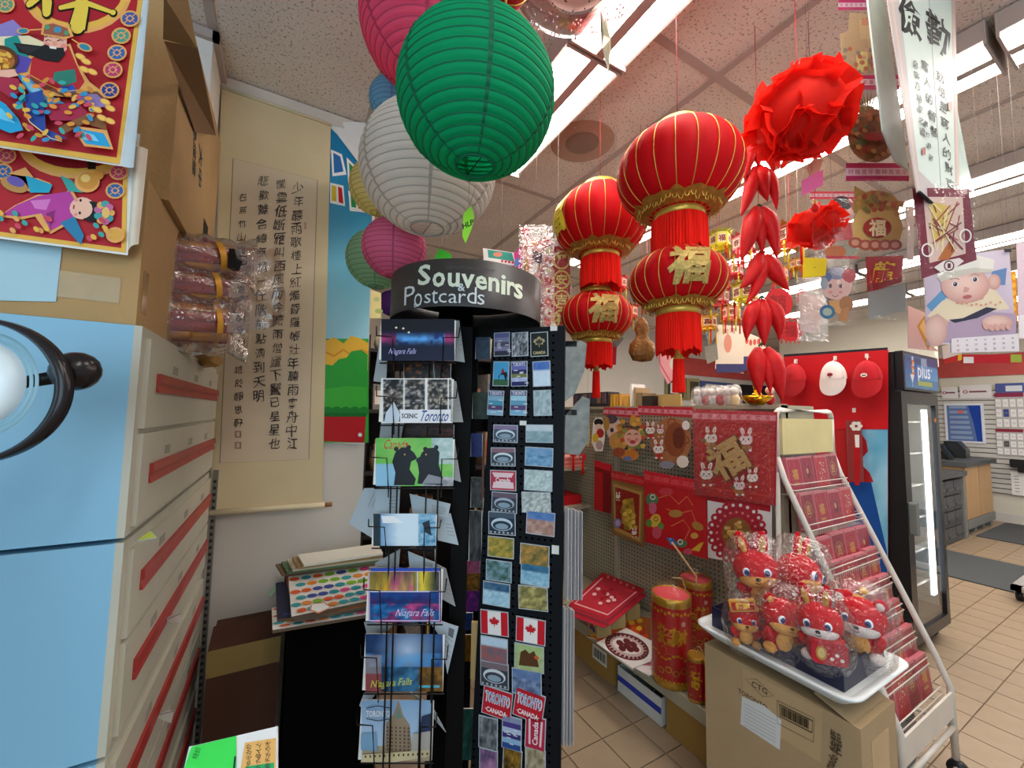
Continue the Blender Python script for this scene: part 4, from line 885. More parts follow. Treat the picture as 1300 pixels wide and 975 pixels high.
def dr6(p, x0, y0, x1, y1):
    p.P([(459, 966), (460, 948), (548, 944), (548, 966)], '#b8a88c'); p.P([(488, 962), (490, 918), (500, 906), (506, 888), (512, 908), (520, 920), (524, 960)], '#a08c74'); p.P([(502, 912), (506, 897), (511, 912)], '#6f8f86')
    for k in range(6):
        for j in range(9): p.B(491+5.4*k, 922+4.6*j, 493.4+5.4*k, 924.4+4.6*j, '#6a5a48')
    p.P([(528, 950), (536, 908), (548, 904), (548, 950)], '#30405c'); p.P([(522, 958), (524, 930), (548, 926), (548, 958)], '#b4b2a8'); p.P([(459, 950), (459, 930), (478, 928), (480, 952)], '#7ea8c8'); p.P([(459, 966), (461, 956), (546, 950), (547, 958), (500, 966)], '#d4c69c')
    for k in range(14): p.B(464+6*k, 957-.3*k, 466+6*k, 960-.3*k, '#5c4c38')
    p.W('TORONTO', 481, 904, 8, '#e8ecf0', .03, w=30); p.Ln([(466, 910), (481, 913), (498, 910)], 1, '#203040'); p.Ln([(466, 897), (481, 894), (498, 897)], 1, '#203040')
for (nm, q, fn), dr in zip(cards, (dr0, dr1, dr2, dr3, dr4, dr5, dr6)):
    stack_card('postcard', 'large postcard of '+nm+' on the spinner', q, fn, dr); pocket(q)
# grey backs of cards in the side pockets, turned away
def backcard(q, lab, d=1.30, col='#a9adae', stamp=None, txt=None):
    cx = sum(a[0] for a in q)/4; cy = sum(a[1] for a in q)/4; o = thing('postcard', lab, 'postcard', at(cx, cy, d=d), CF, 'postcards seen from behind on the spinner'); p = PP(o); a = [p.M(*u) for u in q]
    g = G(); g.prism(a, .0002, .003, 'y', PRINT, '#d0d2d2'); g.build('card', o); p.P(q, col)
    TL, TR, BR, BL = [Vector(x) for x in q]; L2 = lambda u, v: tuple((TL*(1-u)+TR*u)*(1-v)+(BL*(1-u)+BR*u)*v)
    for k in range(4): p.Ln([L2(.55, .35+.12*k), L2(.92, .35+.12*k)], .7, '#8a8e90')
    if stamp: p.P([L2(.72, .08), L2(.9, .08), L2(.9, .28), L2(.72, .28)], '#6a6e72')
    p.build('back_print', o)
backs = [([(486, 406), (494, 404), (490, 486), (474, 484)], 'grey card back left of the Niagara night postcard'), ([(578, 407), (583, 407), (590, 460), (577, 458)], 'grey card back right of the Niagara night postcard'),
 ([(574, 483), (579, 484), (588, 536), (574, 536)], 'grey card back right of the Toronto collage'), ([(575, 560), (577, 560), (585, 612), (572, 608)], 'grey card back right of the bear postcard'),
 ([(484, 536), (513, 536), (508, 560), (478, 585)], 'grey card back under the Toronto collage'), ([(443, 665), (462, 620), (508, 618), (474, 684)], 'white card back sticking out left under the bears'),
 ([(478, 620), (508, 618), (506, 654), (474, 654)], 'upright white card back between bears and waterfall'), ([(520, 627), (572, 640), (568, 658), (524, 652)], 'white titled card back under the bear postcard'),
 ([(552, 652), (572, 652), (582, 692), (556, 686)], 'curved pale card back right of the waterfall'), ([(476, 715), (508, 697), (506, 720), (478, 722)], 'grey card back above the coloured lights postcard'),
 ([(518, 700), (552, 714), (552, 722), (520, 722)], 'pale blue card back above the coloured lights postcard'), ([(552, 715), (566, 722), (578, 770), (560, 760)], 'grey card back right of the coloured lights postcard'),
 ([(540, 782), (582, 796), (568, 856), (560, 810)], 'white card back with a stamp box right of the night river'), ([(462, 790), (500, 792), (488, 806), (466, 806)], 'grey card back above the night river postcard'),
 ([(462, 880), (478, 880), (462, 900), (456, 896)], 'pale card corner left above the hotel postcard'), ([(520, 878), (548, 896), (566, 930), (540, 900)], 'grey card back right of the hotel postcard')]
for k, (q, lab) in enumerate(backs): backcard(q, lab, 1.29+.02*(k % 3), '#a3a8aa' if 'grey' in lab else '#b4c2ca', 'stamp' in lab)
for q, lab, c1, c2, s in (((513, 458, 550, 482), 'orange autumn leaf postcard behind the Niagara night card', '#140a06', '#d07020', 1), ((552, 460, 572, 482), 'dark autumn leaves postcard at the spinner centre', '#140a06', '#a04818', 2), ((508, 538, 576, 556), 'dark red leaf postcard behind the collage', '#1a0c08', '#803014', 3), ((506, 696, 552, 720), 'dark brown bear postcard above the coloured lights', '#120a06', '#6a3414', 4)):
    stack_card('postcard', lab, q, lambda u, v, c1=c1, c2=c2, s=s: mixc(H(c1), H(c2), max(0, fbm(u*9, v*8, s)*2-.9)), None, 1.33, 0, grp='dark postcards deep in the spinner')
# inner column of cards seen between the two faces
inner = [((604, 428, 622, 456), '#1c2838', '#3a5878', 'dark blue card'), ((600, 498, 622, 532), '#284a20', '#0c0e10', 'green and black bear card'), ((598, 550, 612, 580), '#141c50', '#283c90', 'deep blue card'), ((598, 606, 613, 645), '#1c1c1c', '#8a8a88', 'grey photo collage card'), ((596, 648, 611, 712), '#202020', '#909090', 'tall grey collage card'),
         ((592, 712, 609, 728), '#7a2a4c', '#c0708c', 'pink purple card'), ((590, 728, 610, 750), '#201408', '#d08820', 'orange lights card'), ((589, 750, 609, 776), '#141450', '#b03090', 'magenta fountain card'), ((588, 778, 600, 800), '#101c48', '#204890', 'night blue card'), ((586, 806, 598, 840), '#3a2408', '#b07818', 'amber card'), ((584, 900, 604, 965), '#10242c', '#4a9a80', 'teal falls card')]
for k, (q, c1, c2, nm) in enumerate(inner):
    stack_card('postcard', nm+' in the inner column between the spinner faces', q, lambda u, v, c1=c1, c2=c2, k=k: mixc(H(c1), H(c2), fbm(u*7, v*9, k)), None, 1.50, 0, nx=8, ny=10, grp='cards of the spinner inner column')
for q, lab in (((611, 548, 616, 632), 'dark wooden strip standing inside the spinner'), ((597, 790, 607, 862), 'pale wooden slat standing inside the spinner')):
    o = thing('wooden_strip', lab, 'wood strip', at((q[0]+q[2])/2, q[3], d=1.40), CF); a = opx(o, q[0], q[3]); b = opx(o, q[2], q[1]); g = G(); g.box(a[0], 0, a[1], b[0], .01, b[1]); g.build('strip', o, mat('dark_strip', '#4a2c1c') if 'dark' in lab else mat('pale_strip', '#c9a56c'))
# ---- pegboard panel with souvenir magnets
PB = thing('tmp', 'tmp', 'tmp', at(660, 700, d=1.36), CF-17); del PB['label']; del PB['category']; PB.name = 'pegboard'; PBW = PB.location.copy()
M_PEG = mat('navy_black_board', '#070c12', rough=.6, spec=.2)
a = [opx(PB, *u) for u in ((596, 990), (711, 990), (717, 413), (625, 418))]
g = G(); g.prism(a, .004, .02, 'y', M_PEG); g.build('panel', PB)
g = G(); x0, z0 = a[0][0], a[0][1]; HOL = mat('peg_hole', '#000000', rough=1, spec=0)
for j in range(64):
    z = z0+.02+.0255*j
    for i in range(13):
        x = x0+.012+.0215*i; l = a[0][0]+(a[3][0]-a[0][0])*(z-z0)/(a[3][1]-z0); r = a[1][0]+(a[2][0]-a[1][0])*(z-z0)/(a[2][1]-z0)
        if l+.008 < x < r-.008 and z < a[3][1]-.012: g.prism([(x+.0042*cos(t), z+.0042*sin(t)) for t in [k*pi/3 for k in range(6)]], .0032, .0039, 'y', HOL)
g.build('peg_hole', PB, kind='stuff')
PB.parent = T; PB.location = PBW-TC
def stadium(c0='#4a5a6c', c1='#cfe0ea', top='#8a7a9c'):
    def f(p, x0, y0, x1, y1):
        w = x1-x0; h = y1-y0; cx = (x0+x1)/2; p.B(x0, y0, x1, y1, c0); p.B(x0, y0, x1, y0+h*.25, top); p.E(cx, y0+h*.55, w*.42, h*.30, c1, 18); p.E(cx, y0+h*.60, w*.36, h*.22, c0, 18); p.E(cx, y0+h*.64, w*.26, h*.14, '#8aa4b4', 14)
        for k in range(6): p.B(x0+1+w*k/6, y1-h*.12, x0+1+w*k/6+w*.08, y1-h*.03, '#a8b4bc')
    return f
def stripes(cs, sc=None, title=None):
    def f(p, x0, y0, x1, y1):
        h = (y1-y0)/len(cs)
        for k, c_ in enumerate(cs): p.B(x0, y0+h*k, x1, y0+h*(k+1)+.2, c_)
        for k in range(8): p.B(x0+1+(x1-x0-3)*noise(k, x0), y0+(y1-y0)*(.3+.6*noise(k, y0)), x0+2+(x1-x0-3)*noise(k, x0)+4, y0+(y1-y0)*(.3+.6*noise(k, y0))+1.2, '#d8dce4')
        if title: p.W(title, (x0+x1)/2, y0+3, 5, '#e8ecf4', .02, w=(x1-x0)*.85)
    return f
def noisy(c1, c2, s=0, f_=9):
    return lambda p, x0, y0, x1, y1: p.Ph([(x0, y0), (x1, y0), (x1, y1), (x0, y1)], 14, 10, lambda u, v: mixc(H(c1), H(c2), fbm(u*f_, v*f_, s)*1.4-.2))
def scene_(sky_, mid, low, s=0):
    def f(p, x0, y0, x1, y1): p.Ph([(x0, y0), (x1, y0), (x1, y1), (x0, y1)], 14, 10, lambda u, v: mixc(H(sky_), H('#ffffff'), .3*fbm(u*5, v*5, s)) if v > .62 else mixc(H(mid), H(low), fbm(u*8, v*8, s)))
    return f
LEAF = [(0, 1), (.14, .72), (.3, .8), (.24, .42), (.48, .62), (.54, .48), (.8, .52), (.7, .3), (.9, .2), (.5, -.1), (.56, -.3), (.08, -.22), (.05, -.62), (-.05, -.62), (-.08, -.22), (-.56, -.3), (-.5, -.1), (-.9, .2), (-.7, .3), (-.8, .52), (-.54, .48), (-.48, .62), (-.24, .42), (-.3, .8), (-.14, .72)]
def leaf(p, x, y, r, c): p.P([(x+a*r, y-b*r) for a, b in LEAF], c)
def flag(p, x0, y0, x1, y1):
    w = x1-x0; p.B(x0, y0, x1, y1, '#ece9e6'); p.B(x0, y0, x0+w*.25, y1, '#c8202c'); p.B(x1-w*.25, y0, x1, y1, '#c8202c'); leaf(p, (x0+x1)/2, (y0+y1)/2-.5, w*.23, '#c8202c')
def goldleaf(p, x0, y0, x1, y1): p.B(x0, y0, x1, y1, '#1c2420'); leaf(p, (x0+x1)/2, y0+13, 9, '#b8a880'); leaf(p, (x0+x1)/2, y0+13, 6, '#3a3c30'); p.W('CANADA', (x0+x1)/2, y1-4, 4, '#d8c890', .02, w=16)
def canred(p, x0, y0, x1, y1): p.B(x0, y0, x1, y1, '#c03a4c'); p.P([(x0+2, y1-2), (x0+4, (y0+y1)/2+2), (x1-3, (y0+y1)/2+2), (x1-2, y1-2)], '#ecd4d8'); p.P([(x0+2, y0+2), (x1-2, y0+2), (x1-5, y0+8), (x0+5, y0+8)], '#ecd0d4'); p.W('Canada', (x0+x1)/2, (y0+y1)/2-.5, 7, '#f0e6e6', .03, w=(x1-x0)*.6)
def tocan(p, x0, y0, x1, y1):
    p.B(x0, y0, x1, y1, '#c02030'); p.W('TORONTO', (x0+x1)/2, y0+11, 14, '#e8dce0', .06, w=(x1-x0)*.9); p.W('TORONTO', (x0+x1)/2, y0+11, 12, '#4a90b8', .01, w=(x1-x0)*.82); p.W('·CANADA·', (x0+x1)/2, y1-6, 6, '#f2e8e8', .03, w=(x1-x0)*.8)
def bears(p, x0, y0, x1, y1): scene_('#9ab870', '#8aa858', '#c8ccb0')(p, x0, y0, x1, y1); p.P([(x0+5, y1-4), (x0+7, y0+9), (x0+13, y0+5), (x0+18, y0+9), (x0+24, y0+5), (x0+28, y0+14), (x0+30, y1-6)], '#5a3a22'); leaf(p, x1-8, y0+13, 4, '#d06030')
def rider(p, x0, y0, x1, y1): p.B(x0, y0, x1, y1, '#4aa4d4'); p.B(x0, y1-8, x1, y1, '#3a6848'); p.P([(x0+6, y1-5), (x0+7, y0+18), (x0+12, y0+14), (x0+18, y0+13), (x0+19, y0+18), (x0+17, y1-5), (x0+14, y1-14), (x0+9, y1-14)], '#241a1c'); p.P([(x0+10, y0+15), (x0+12, y0+7), (x0+15, y0+14)], '#8a2430')
def canv(p, x0, y0, x1, y1):
    p.B(x0, y0, x1, y1, '#b42c48'); p.Ln([(x0+4, y0+3), (x0+5, y1-4)], 2.4, '#e8ccd4'); p.Ln([(x1-4, y0+3), (x1-5, y1-4)], 2.4, '#e8ccd4'); p.W('Canada', (x0+x1)/2, (y0+y1)/2, 9, '#f2e6ea', .02, rot=90)
ROWS = [ (421, 453, [(626, 648, stripes(['#6a6a9c', '#8a8cae', '#5a5868', '#8c86a8', '#3c3a4c']), 'tall skyline'), (649, 671, noisy('#1c2024', '#dfe4ea', 1, 12), 'silver patterned skyline'), (673, 696, goldleaf, 'black with a gold maple leaf')]),
 (458, 491, [(625, 647, rider, 'red coated rider'), (648, 670, stripes(['#3a3a86', '#6a70b8', '#2c2c5c', '#7a8050', '#a8b4dc', '#2c2c64'], None, 'TORONTO'), 'purple striped skyline'), (676, 699, scene_('#2c5cb4', '#bcd8ee', '#e4eef6', 3), 'snowy blue lake')]),
 (495, 528, [(618, 640, stripes(['#5a5088', '#86b4cc', '#4c9ab8', '#5c4870', '#8cc0d8'], None, 'TORONTO'), 'teal arches'), (647, 669, stripes(['#5a5088', '#a0d0e0', '#60a0bc', '#5c4878', '#7ab4d4'], None, 'TORONTO'), 'purple edged harbour'), (677, 700, noisy('#7a949c', '#cfe0e4', 3, 7), 'pale grey tower')]),
 (539, 562, [(625, 658, stadium(), 'domed stadium with violet sky'), (667, 702, scene_('#b8ccd4', '#6c8a94', '#a8c4cc', 4), 'misty skyline')]),
 (568, 592, [(622, 655, stadium('#44505c', '#d8e6ee', '#8c6a78'), 'domed stadium with mauve sky'), (666, 702, scene_('#5c90bc', '#2c6c9c', '#a8cce4', 5), 'deep blue falls')]),
 (597, 623, [(621, 656, canred, 'red Canada'), (665, 701, noisy('#8ca8a8', '#e4f0ee', 6, 16), 'pale falls')]),
 (625, 651, [(623, 657, stadium('#3c4450', '#aebccc', '#6c5c6c'), 'grey domed stadium'), (662, 699, noisy('#7c8c88', '#e8ecea', 7, 20), 'silver crowd')]),
 (650, 679, [(619, 655, stadium('#2c3a48', '#c8dcea', '#4c5c6c'), 'bluish domed stadium'), (668, 704, scene_('#3c6cb0', '#8a5c4c', '#d8c0b4', 8), 'sunset falls')]),
 (682, 708, [(618, 653, noisy('#5c6c3c', '#e8b848', 9, 8), 'yellow autumn animals'), (660, 697, noisy('#4c5838', '#e8a44c', 10, 8), 'orange autumn moose')]),
 (712, 738, [(616, 650, noisy('#2c4c3c', '#9ac0d8', 11, 6), 'green mountain lake'), (661, 697, scene_('#1c5c84', '#4c94b8', '#d4ecf4', 12), 'white spray falls')]),
 (740, 769, [(612, 648, scene_('#1c4c74', '#7ab0cc', '#d4ecf4', 13), 'teal horseshoe falls'), (658, 695, noisy('#4c4c2c', '#d4c47c', 14, 8), 'yellow green forest animals')]),
 (776, 806, [(609, 646, flag, 'red and white maple leaf flag, left'), (655, 692, flag, 'red and white maple leaf flag, right')]),
 (810, 841, [(609, 645, scene_('#b4d0e4', '#4c6c88', '#c85c4c', 15), 'blue Canada peaks'), (653, 690, bears, 'two brown bears')]),
 (842, 872, [(609, 646, stadium('#3c424c', '#d4dce2', '#7c6c74'), 'white domed stadium'), (650, 687, scene_('#48689c', '#2c3c5c', '#a0b8dc', 16), 'blue night falls')]),
 (876, 910, [(612, 650, tocan, 'red Toronto Canada letters, left'), (653, 690, tocan, 'red Toronto Canada letters, right')]),
 (912, 950, [(607, 632, noisy('#24282c', '#9ca4a8', 17, 8), 'dark grey skyline'), (637, 662, stripes(['#8a94b4', '#4c4088', '#b4c4dc', '#3c3478', '#8cb4d4', '#2c4c8c']), 'violet banded skyline'), (667, 692, canv, 'tall red Canada')]),
 (953, 990, [(608, 632, noisy('#4c4068', '#c48cac', 18, 5), 'pink dusk skyline'), (638, 662, noisy('#14100c', '#c89838', 19, 6), 'black and gold emblem'), (667, 692, noisy('#6c6448', '#d4ccac', 20, 6), 'sandy landscape')])]
pegm = T
ordn = ['top', 'second', 'third', 'fourth', 'fifth', 'sixth', 'seventh', 'eighth', 'ninth', 'tenth', 'eleventh', 'twelfth', 'thirteenth', 'fourteenth', 'fifteenth', 'sixteenth', 'bottom']
for ri, (y0, y1, items) in enumerate(ROWS):
    for ci, (x0, x1, dr, nm) in enumerate(items):
        sh = 0 if ri < 3 else 7*(ri > 9)*(ci > 0)*0
        cx, cy = (x0+x1)/2, (y0+y1)/2+(10 if ri in (8, 11, 12, 13) and ci == 1 else 3 if ri == 14 and ci else 5 if (ri in (9, 10) and ci) else 0)
        pb = Matrix.LocRotScale(PBW, PB.rotation_euler, (1, 1, 1)); e = pb.inverted() @ EYE; q_ = (pb.inverted() @ (EYE+ray(cx, cy)))-e; s_ = (-.004-e.y)/q_.y; P_ = pb @ (e+q_*s_)
        tilt = 5*(noise(ri, ci, 3)-.5)+(6 if ri in (14,) else 0)
        o = thing('souvenir_magnet', 'souvenir magnet, %s, %s row of the pegboard' % (nm, ordn[ri]), 'magnet', P_, CF-17, 'souvenir magnets on the spinner pegboard', ry=tilt)
        # draw in a flat frame of the card's own size: pixel units scaled at this distance
        k = 1.36/FPX; w = (x1-x0)*k*1.02; h = (y1-y0)*k
        class LP(PP):
            def M(s, x, y, cx=cx, x0=x0, x1=x1, y0=y0, y1=y1, k=k): return ((x-(x0+x1)/2)*k*1.02, ((y0+y1)/2-y)*k)
        p = LP(o, GLOSSY); dr(p, x0+1, y0+1, x1-1, y1-1)
        g = G(); g.box(-w/2, 0.0003, -h/2, w/2, .0035, h/2, mat('clear_sleeve_edge', '#b8c4cc', rough=.2)); g.build('backing', o); p.build('picture', o)
for x, y in ((703, 417), (664, 537), (705, 698)):
    o = thing('price_sticker', {703: 'white price sticker at the top right corner of the pegboard', 664: 'small white price sticker in the middle of the pegboard', 705: 'white barcode sticker low on the right of the pegboard'}[x], 'sticker', (lambda pb: (lambda e, q_: pb @ (e+q_*((.0015-e.y)/q_.y)))(pb.inverted() @ EYE, (pb.inverted() @ (EYE+ray(x, y)))-(pb.inverted() @ EYE)))(Matrix.LocRotScale(PBW, PB.rotation_euler, (1, 1, 1))), CF-17); g = G(); g.box(-.012, 0, -.008 if x != 705 else -.014, .012, .001, .008 if x != 705 else .014); g.build('label', o, mat('white_paper'))
# ---- card stacks in the pockets on the right side of the spinner
def pack(px, py0, py1, w, lab, d, n=9, cs=('#c8c8c8', '#9a9c9e', '#d0c4c0', '#84888c')):
    for k in range(n):
        o = thing('postcard', lab+', card %s from left' % ordn[k].replace('top', 'first'), 'postcard', at(px+w*k/n, py1, d=d+.010*k), CF-75, 'edge-on '+lab)
        top = opx(o, px+w*k/n, py0+2*noise(k, 1)+k*.5)[1]; g = G(); g.box(0, 0, 0, .03, .0022, top, None, cs[k % len(cs)]); g.build('card', o, PRINT)
pack(716, 642, 757, 20, 'bundle of tall cards right of the pegboard', 1.30, 9)
pack(711, 765, 938, 14, 'lower bundle of tall cards right of the pegboard', 1.30, 7)
for q, lab in (([(718, 440), (737, 432), (745, 436), (742, 470), (730, 500), (717, 510)], 'upper curved silver card bag hanging right of the pegboard'), ([(718, 527), (740, 503), (749, 507), (747, 560), (735, 578), (716, 575)], 'lower curved silver card bag hanging right of the pegboard')):
    o = thing('silver_card', lab, 'card', at(q[0][0], q[0][1], d=1.42), CF); a = [opx(o, *u) for u in q]
    g = G(); g.prism(a, 0, .02, 'y', mat('silver_sleeve', '#807e76', rough=.35, metal=.3, var=.25, scale=30)); g.build('sleeve', o)
    g = G(); g.box(a[0][0]-.01, .0, a[0][1]-.0, a[0][0]+.04, .03, a[0][1]+.02); g.build('hook', o, MBK)
# ================================================================ paper lanterns
STR = mat('white_string', '#8a827c'); RSTR = mat('red_cord', '#b02030')
def from_b(px, py, b, r):
    """centre of a ball of radius r whose half width across the sight line is b pixels"""
    t = (b/FPX)**2; c2 = 1/(1+((px-650)**2+(py-487.5)**2)/FPX**2); s = math.sqrt(t*c2/(1+t)); v = ray(px, py); return EYE+v.normalized()*(r/s)
def paper_lantern(px, py, b, r, col, dark, lab, squash=.93, ribs=22, open_=.24, D=None):
    c = from_b(px, py, b, r); o = thing('paper_lantern', lab, 'paper lantern', c, group='round paper lanterns under the ceiling')
    M_ = mat('lantern_paper_'+col[1:], col, rough=.75, var=.03, scale=6, bump=.35, bscale=30, transl=.55, spec=.2); MD = mat('lantern_seam_'+dark[1:], dark, rough=.7, transl=.3)
    g = G(); prof = []; a0 = math.asin(open_); N = ribs*4
    for k in range(N+1):
        t = a0+(pi-2*a0)*k/N; f = k/4 % 1; sc = 1-.022*(1-abs(sin(pi*f)))  # paper bellies between the wires
        prof.append((r*sin(t)*sc, r*squash*cos(t)*sc))
    g.lathe(prof, 48, M_)
    for k in range(ribs+1): t = a0+(pi-2*a0)*k/ribs; rr = r*sin(t)*.982; zz = r*squash*cos(t)*.982; g.lathe([(rr-.0005, zz+.0016), (rr+.0022, zz), (rr-.0005, zz-.0016)], 48, MD)
    g.build('shade', o)
    for j in range(6):
        g = G(); aa = j*60+13
        w = 3.2
        pr = [(p[0]*1.004+.0006, p[1]*1.004) for p in prof]; 
        g.lathe(pr, 2, MD, a0=aa, a1=aa+w); g.build('paper_seam', o)
    for s in (-1, 1):
        g = G(); g.tube([(r*open_*cos(2*pi*k/28), r*open_*sin(2*pi*k/28), s*r*squash*cos(a0)) for k in range(28)], .0022, 5, MD, closed=True); g.build('wire_ring', o)
    g = G(); g.tube([(0, r*open_, -r*squash*.95), (0, -r*open_, -r*squash*.95)], .0012, 4, BK); g.tube([(0, r*open_, r*squash*.95), (0, -r*open_, r*squash*.95)], .0012, 4, BK); g.build('wire_spreader', o)
    if c.z+r*squash < CEIL: g = G(); g.tube([(0, 0, r*squash*.95), (0, 0, CEIL-c.z)], .0011, 4, STR); g.build('string', o)
    return o
paper_lantern(605, 126, 101, .165, '#10b478', '#0b7550', 'large emerald green round paper lantern, biggest of all, top centre', .93)
paper_lantern(541, 32, 82, .195, '#f06c90', '#c24668', 'large pink paper lantern behind the green one', .95)
paper_lantern(499, 128, 29, .085, '#8cc0dc', '#6a9ab8', 'light blue paper lantern, mostly hidden behind pink and white ones', .95, 14)
paper_lantern(545, 216, 86, .22, '#dcdad2', '#b4b0a4', 'large white paper lantern just below the green one', .94, 24)
paper_lantern(480, 238, 35, .125, '#e6dc9c', '#bfb06c', 'pale yellow paper lantern left of the white one', 1.0, 16)
paper_lantern(501, 315, 40, .12, '#e884a8', '#bf5c82', 'small pink paper lantern above the left end of the header', .95, 16)
paper_lantern(479, 329, 38, .13, '#a8cba8', '#7ba27e', 'pale green paper lantern half hidden behind the small pink one', .98, 16)
paper_lantern(497, 385, 17, .12, '#7a4cb0', '#5a3490', 'purple paper lantern far behind the header left edge', .95, 12)
# neon price tags
def neon(q, lab, col, txt, d, rot=0, h=9):
    cx = sum(a[0] for a in q)/len(q); cy = sum(a[1] for a in q)/len(q); o = thing('price_tag', lab, 'price tag', at(cx, cy, d=d), CF); p = PP(o, PRINT); a = [p.M(*u) for u in q]
    g = G(); g.prism(a, .0002, .001, 'y', PRINT, col); g.build('card', o); p.P(q, col)
    if txt: p.W(txt, cx, cy, h, '#1c2a20', .03, .3, rot)
    g = G(); tx = sum(u[0] for u in a)/len(a); tz = max(u[1] for u in a); g.tube([(tx, .001, tz-.006), (tx, .001, CEIL-o.location.z)], .0005, 4, STR); g.build('string', o)
    p.build('writing', o); return o
o = neon([(598, 261), (602, 275), (599, 290), (591, 309), (587, 300), (588, 272)], 'lime green diamond price tag hanging under the green paper lantern', '#a2e83c', 'HLP', 1.02, 25)
g = G(); a = opx(o, 596, 262); b = opx(o, 604, 235); g.tube([(a[0], 0, a[1]), (b[0], 0, b[1])], .0008, 4, STR); g.build('string', o)
o = neon([(558, 315), (572, 322), (574, 331), (550, 331)], 'green price tag half hidden behind the header top', '#4fd83c', None, 1.55)
g = G(); a = opx(o, 561, 316); b = opx(o, 562, 300); g.tube([(a[0], 0, a[1]), (b[0], 0, b[1])], .0008, 4, STR); g.build('string', o)
# ---- red lanterns
SILK = mat('red_silk', '#c80810', rough=.7, var=.06, scale=10, spec=.15, transl=.15); GT = mat('gold_trim', '#d9b04c', rough=.35, metal=.55, var=.15, scale=40); GTX = mat('gold_glitter', '#b99a54', rough=.5, metal=.35, var=.3, scale=160)
FRG = mat('red_fringe', '#e01c10', rough=.8, spec=.1, var=.2, scale=90, stretch=(1, 1, .05)); CLD = mat('cloud_lace', '#a8762c', rough=.5, metal=.3, var=.3, scale=70)
def red_lantern(px, py, b, r, sq, lab, fr_h=.10, fr_w=.34, emblems=(), tassel=0, cap=.34, n=20, stringlen=None, trim=True, tilt=(0, 0)):
    c = from_b(px, py, b, r); o = thing('red_lantern', lab, 'lantern', c, group='red silk lanterns with gold ribs'); K = 16
    def pr(k): t = math.asin(cap)+(pi-2*math.asin(cap))*k/K; s = sin(t); return (r*s**.85 if s > 0 else 0, r*sq*cos(t))
    prof = [pr(k) for k in range(K+1)]
    g = G(); g.lathe(prof, n*4, SILK, lob=lambda t, z: 1-.035*(1-abs(sin(t*n/2)))*(1-abs(z/(r*sq))**2)); g.build('silk_shade', o)
    rb = None
    for j in range(n):
        if rb is None:
            g = G(); g.tube([(p[0]*.972+.0016, 0, p[1]) for p in prof], .0013, 5, GT); rb = g.build('gold_rib', o)
        else: rb2 = rb.copy(); scn.collection.objects.link(rb2); rb2.parent = o; rb2.rotation_euler = (0, 0, 2*pi*j/n)
    rt = prof[0][0]; zt = prof[0][1]
    for s, nm in ((1, 'top_collar'), (-1, 'bottom_collar')):
        g = G(); g.lathe([(rt*.98, s*zt*.97), (rt*1.05, s*zt), (rt*1.0, s*(zt+.022)), (rt*.92, s*(zt+.022))], 36, GT); g.build(nm, o)
    if trim:
        g = G(); m_ = 40; vs = []; fs = []
        for k in range(m_+1):
            t = 2*pi*k/m_; w = .17+.05*abs(sin(t*5.5))+.03*sin(t*17); 
            for q in range(3):
                ph = math.asin(cap)+.06+w*q/2*1.5; s_ = sin(ph); rr = r*s_**.85*1.0+.004; vs.append((rr*cos(t), rr*sin(t), -r*sq*cos(ph)-.003))
        fs = [(3*k+q, 3*k+3+q, 3*k+4+q, 3*k+1+q) for k in range(m_) for q in range(2)]; g.add(vs, fs, CLD, None, True)
        for k in range(44): t = 2*pi*k/44; ph = math.asin(cap)+.16+.1*noise(k, 2); rr = r*sin(ph)**.85+.007; g.tube([(rr*cos(t+.06*cos(q*pi/3)), rr*sin(t+.06*cos(q*pi/3)), -r*sq*cos(ph)-.004+.009*sin(q*pi/3)) for q in range(6)], .0016, 4, GT, closed=True)
        g.build('cloud_trim', o)
    # fringe: a cylinder of threads with an uneven lower edge
    if fr_h:
        g = G(); m_ = 120; rf = rt*fr_w/cap*1.0; vs = []; fs = []; z0 = -zt-.020
        for k in range(m_):
            t = 2*pi*k/m_; rr = rf*(1+.035*(k % 2)+.02*noise(k, 5)); L_ = fr_h*(.9+.14*noise(k//2, 7)+.05*sin(k*.35)); vs += [(rr*cos(t), rr*sin(t), z0), (rr*1.02*cos(t+.02), rr*1.02*sin(t), z0-L_*.5), (rr*1.03*cos(t), rr*1.03*sin(t), z0-L_)]
        g.add(vs, [(3*k+q, 3*((k+1) % m_)+q, 3*((k+1) % m_)+q+1, 3*k+q+1) for k in range(m_) for q in range(2)], FRG); g.build('fringe', o)
    if tassel:
        z0 = -zt-fr_h-.0; g = G(); g.tube([(0, 0, -zt), (0, 0, z0-.012)], .002, 4, RSTR); g.build('tassel_cord', o)
        g = G(); g.lathe([(.004, z0), (.011, z0-.008), (.006, z0-.016), (.012, z0-.026), (.014, z0-.036)], 14, GT); g.build('tassel_bead', o)
        g = G(); m_ = 40; vs = []
        for k in range(m_): t = 2*pi*k/m_; rr = .013*(1+.12*(k % 2)); vs += [(rr*cos(t), rr*sin(t), z0-.034), (rr*1.25*cos(t), rr*1.25*sin(t), z0-.034-tassel*(.92+.08*noise(k, 1)))]
        g.add(vs, [(2*k, 2*((k+1) % m_), 2*((k+1) % m_)+1, 2*k+1) for k in range(m_)], FRG); g.build('tassel', o)
    base = math.degrees(math.atan2(-c.y, -c.x))
    for az, el, sz, cm in emblems:
        g = Pic(GTX if cm == 0 else mat('yellow_print', '#e8d22c', rough=.4)); t0 = R(base+az); e0 = el*r*sq
        def bend(p, t0=t0, e0=e0): z = p[2]+e0; ph = math.acos(max(-.99, min(.99, z/(r*sq)))); rr = r*sin(ph)**.85+.004-p[1]*12; t = t0+p[0]/rr; return (rr*cos(t), rr*sin(t), z)
        g.fn = bend; g.text('福', 0, 0, sz, None, 'c', .035, .1); g.build('fu_character', o)
        if cm == 1: pass
    zc = prof[0][1]
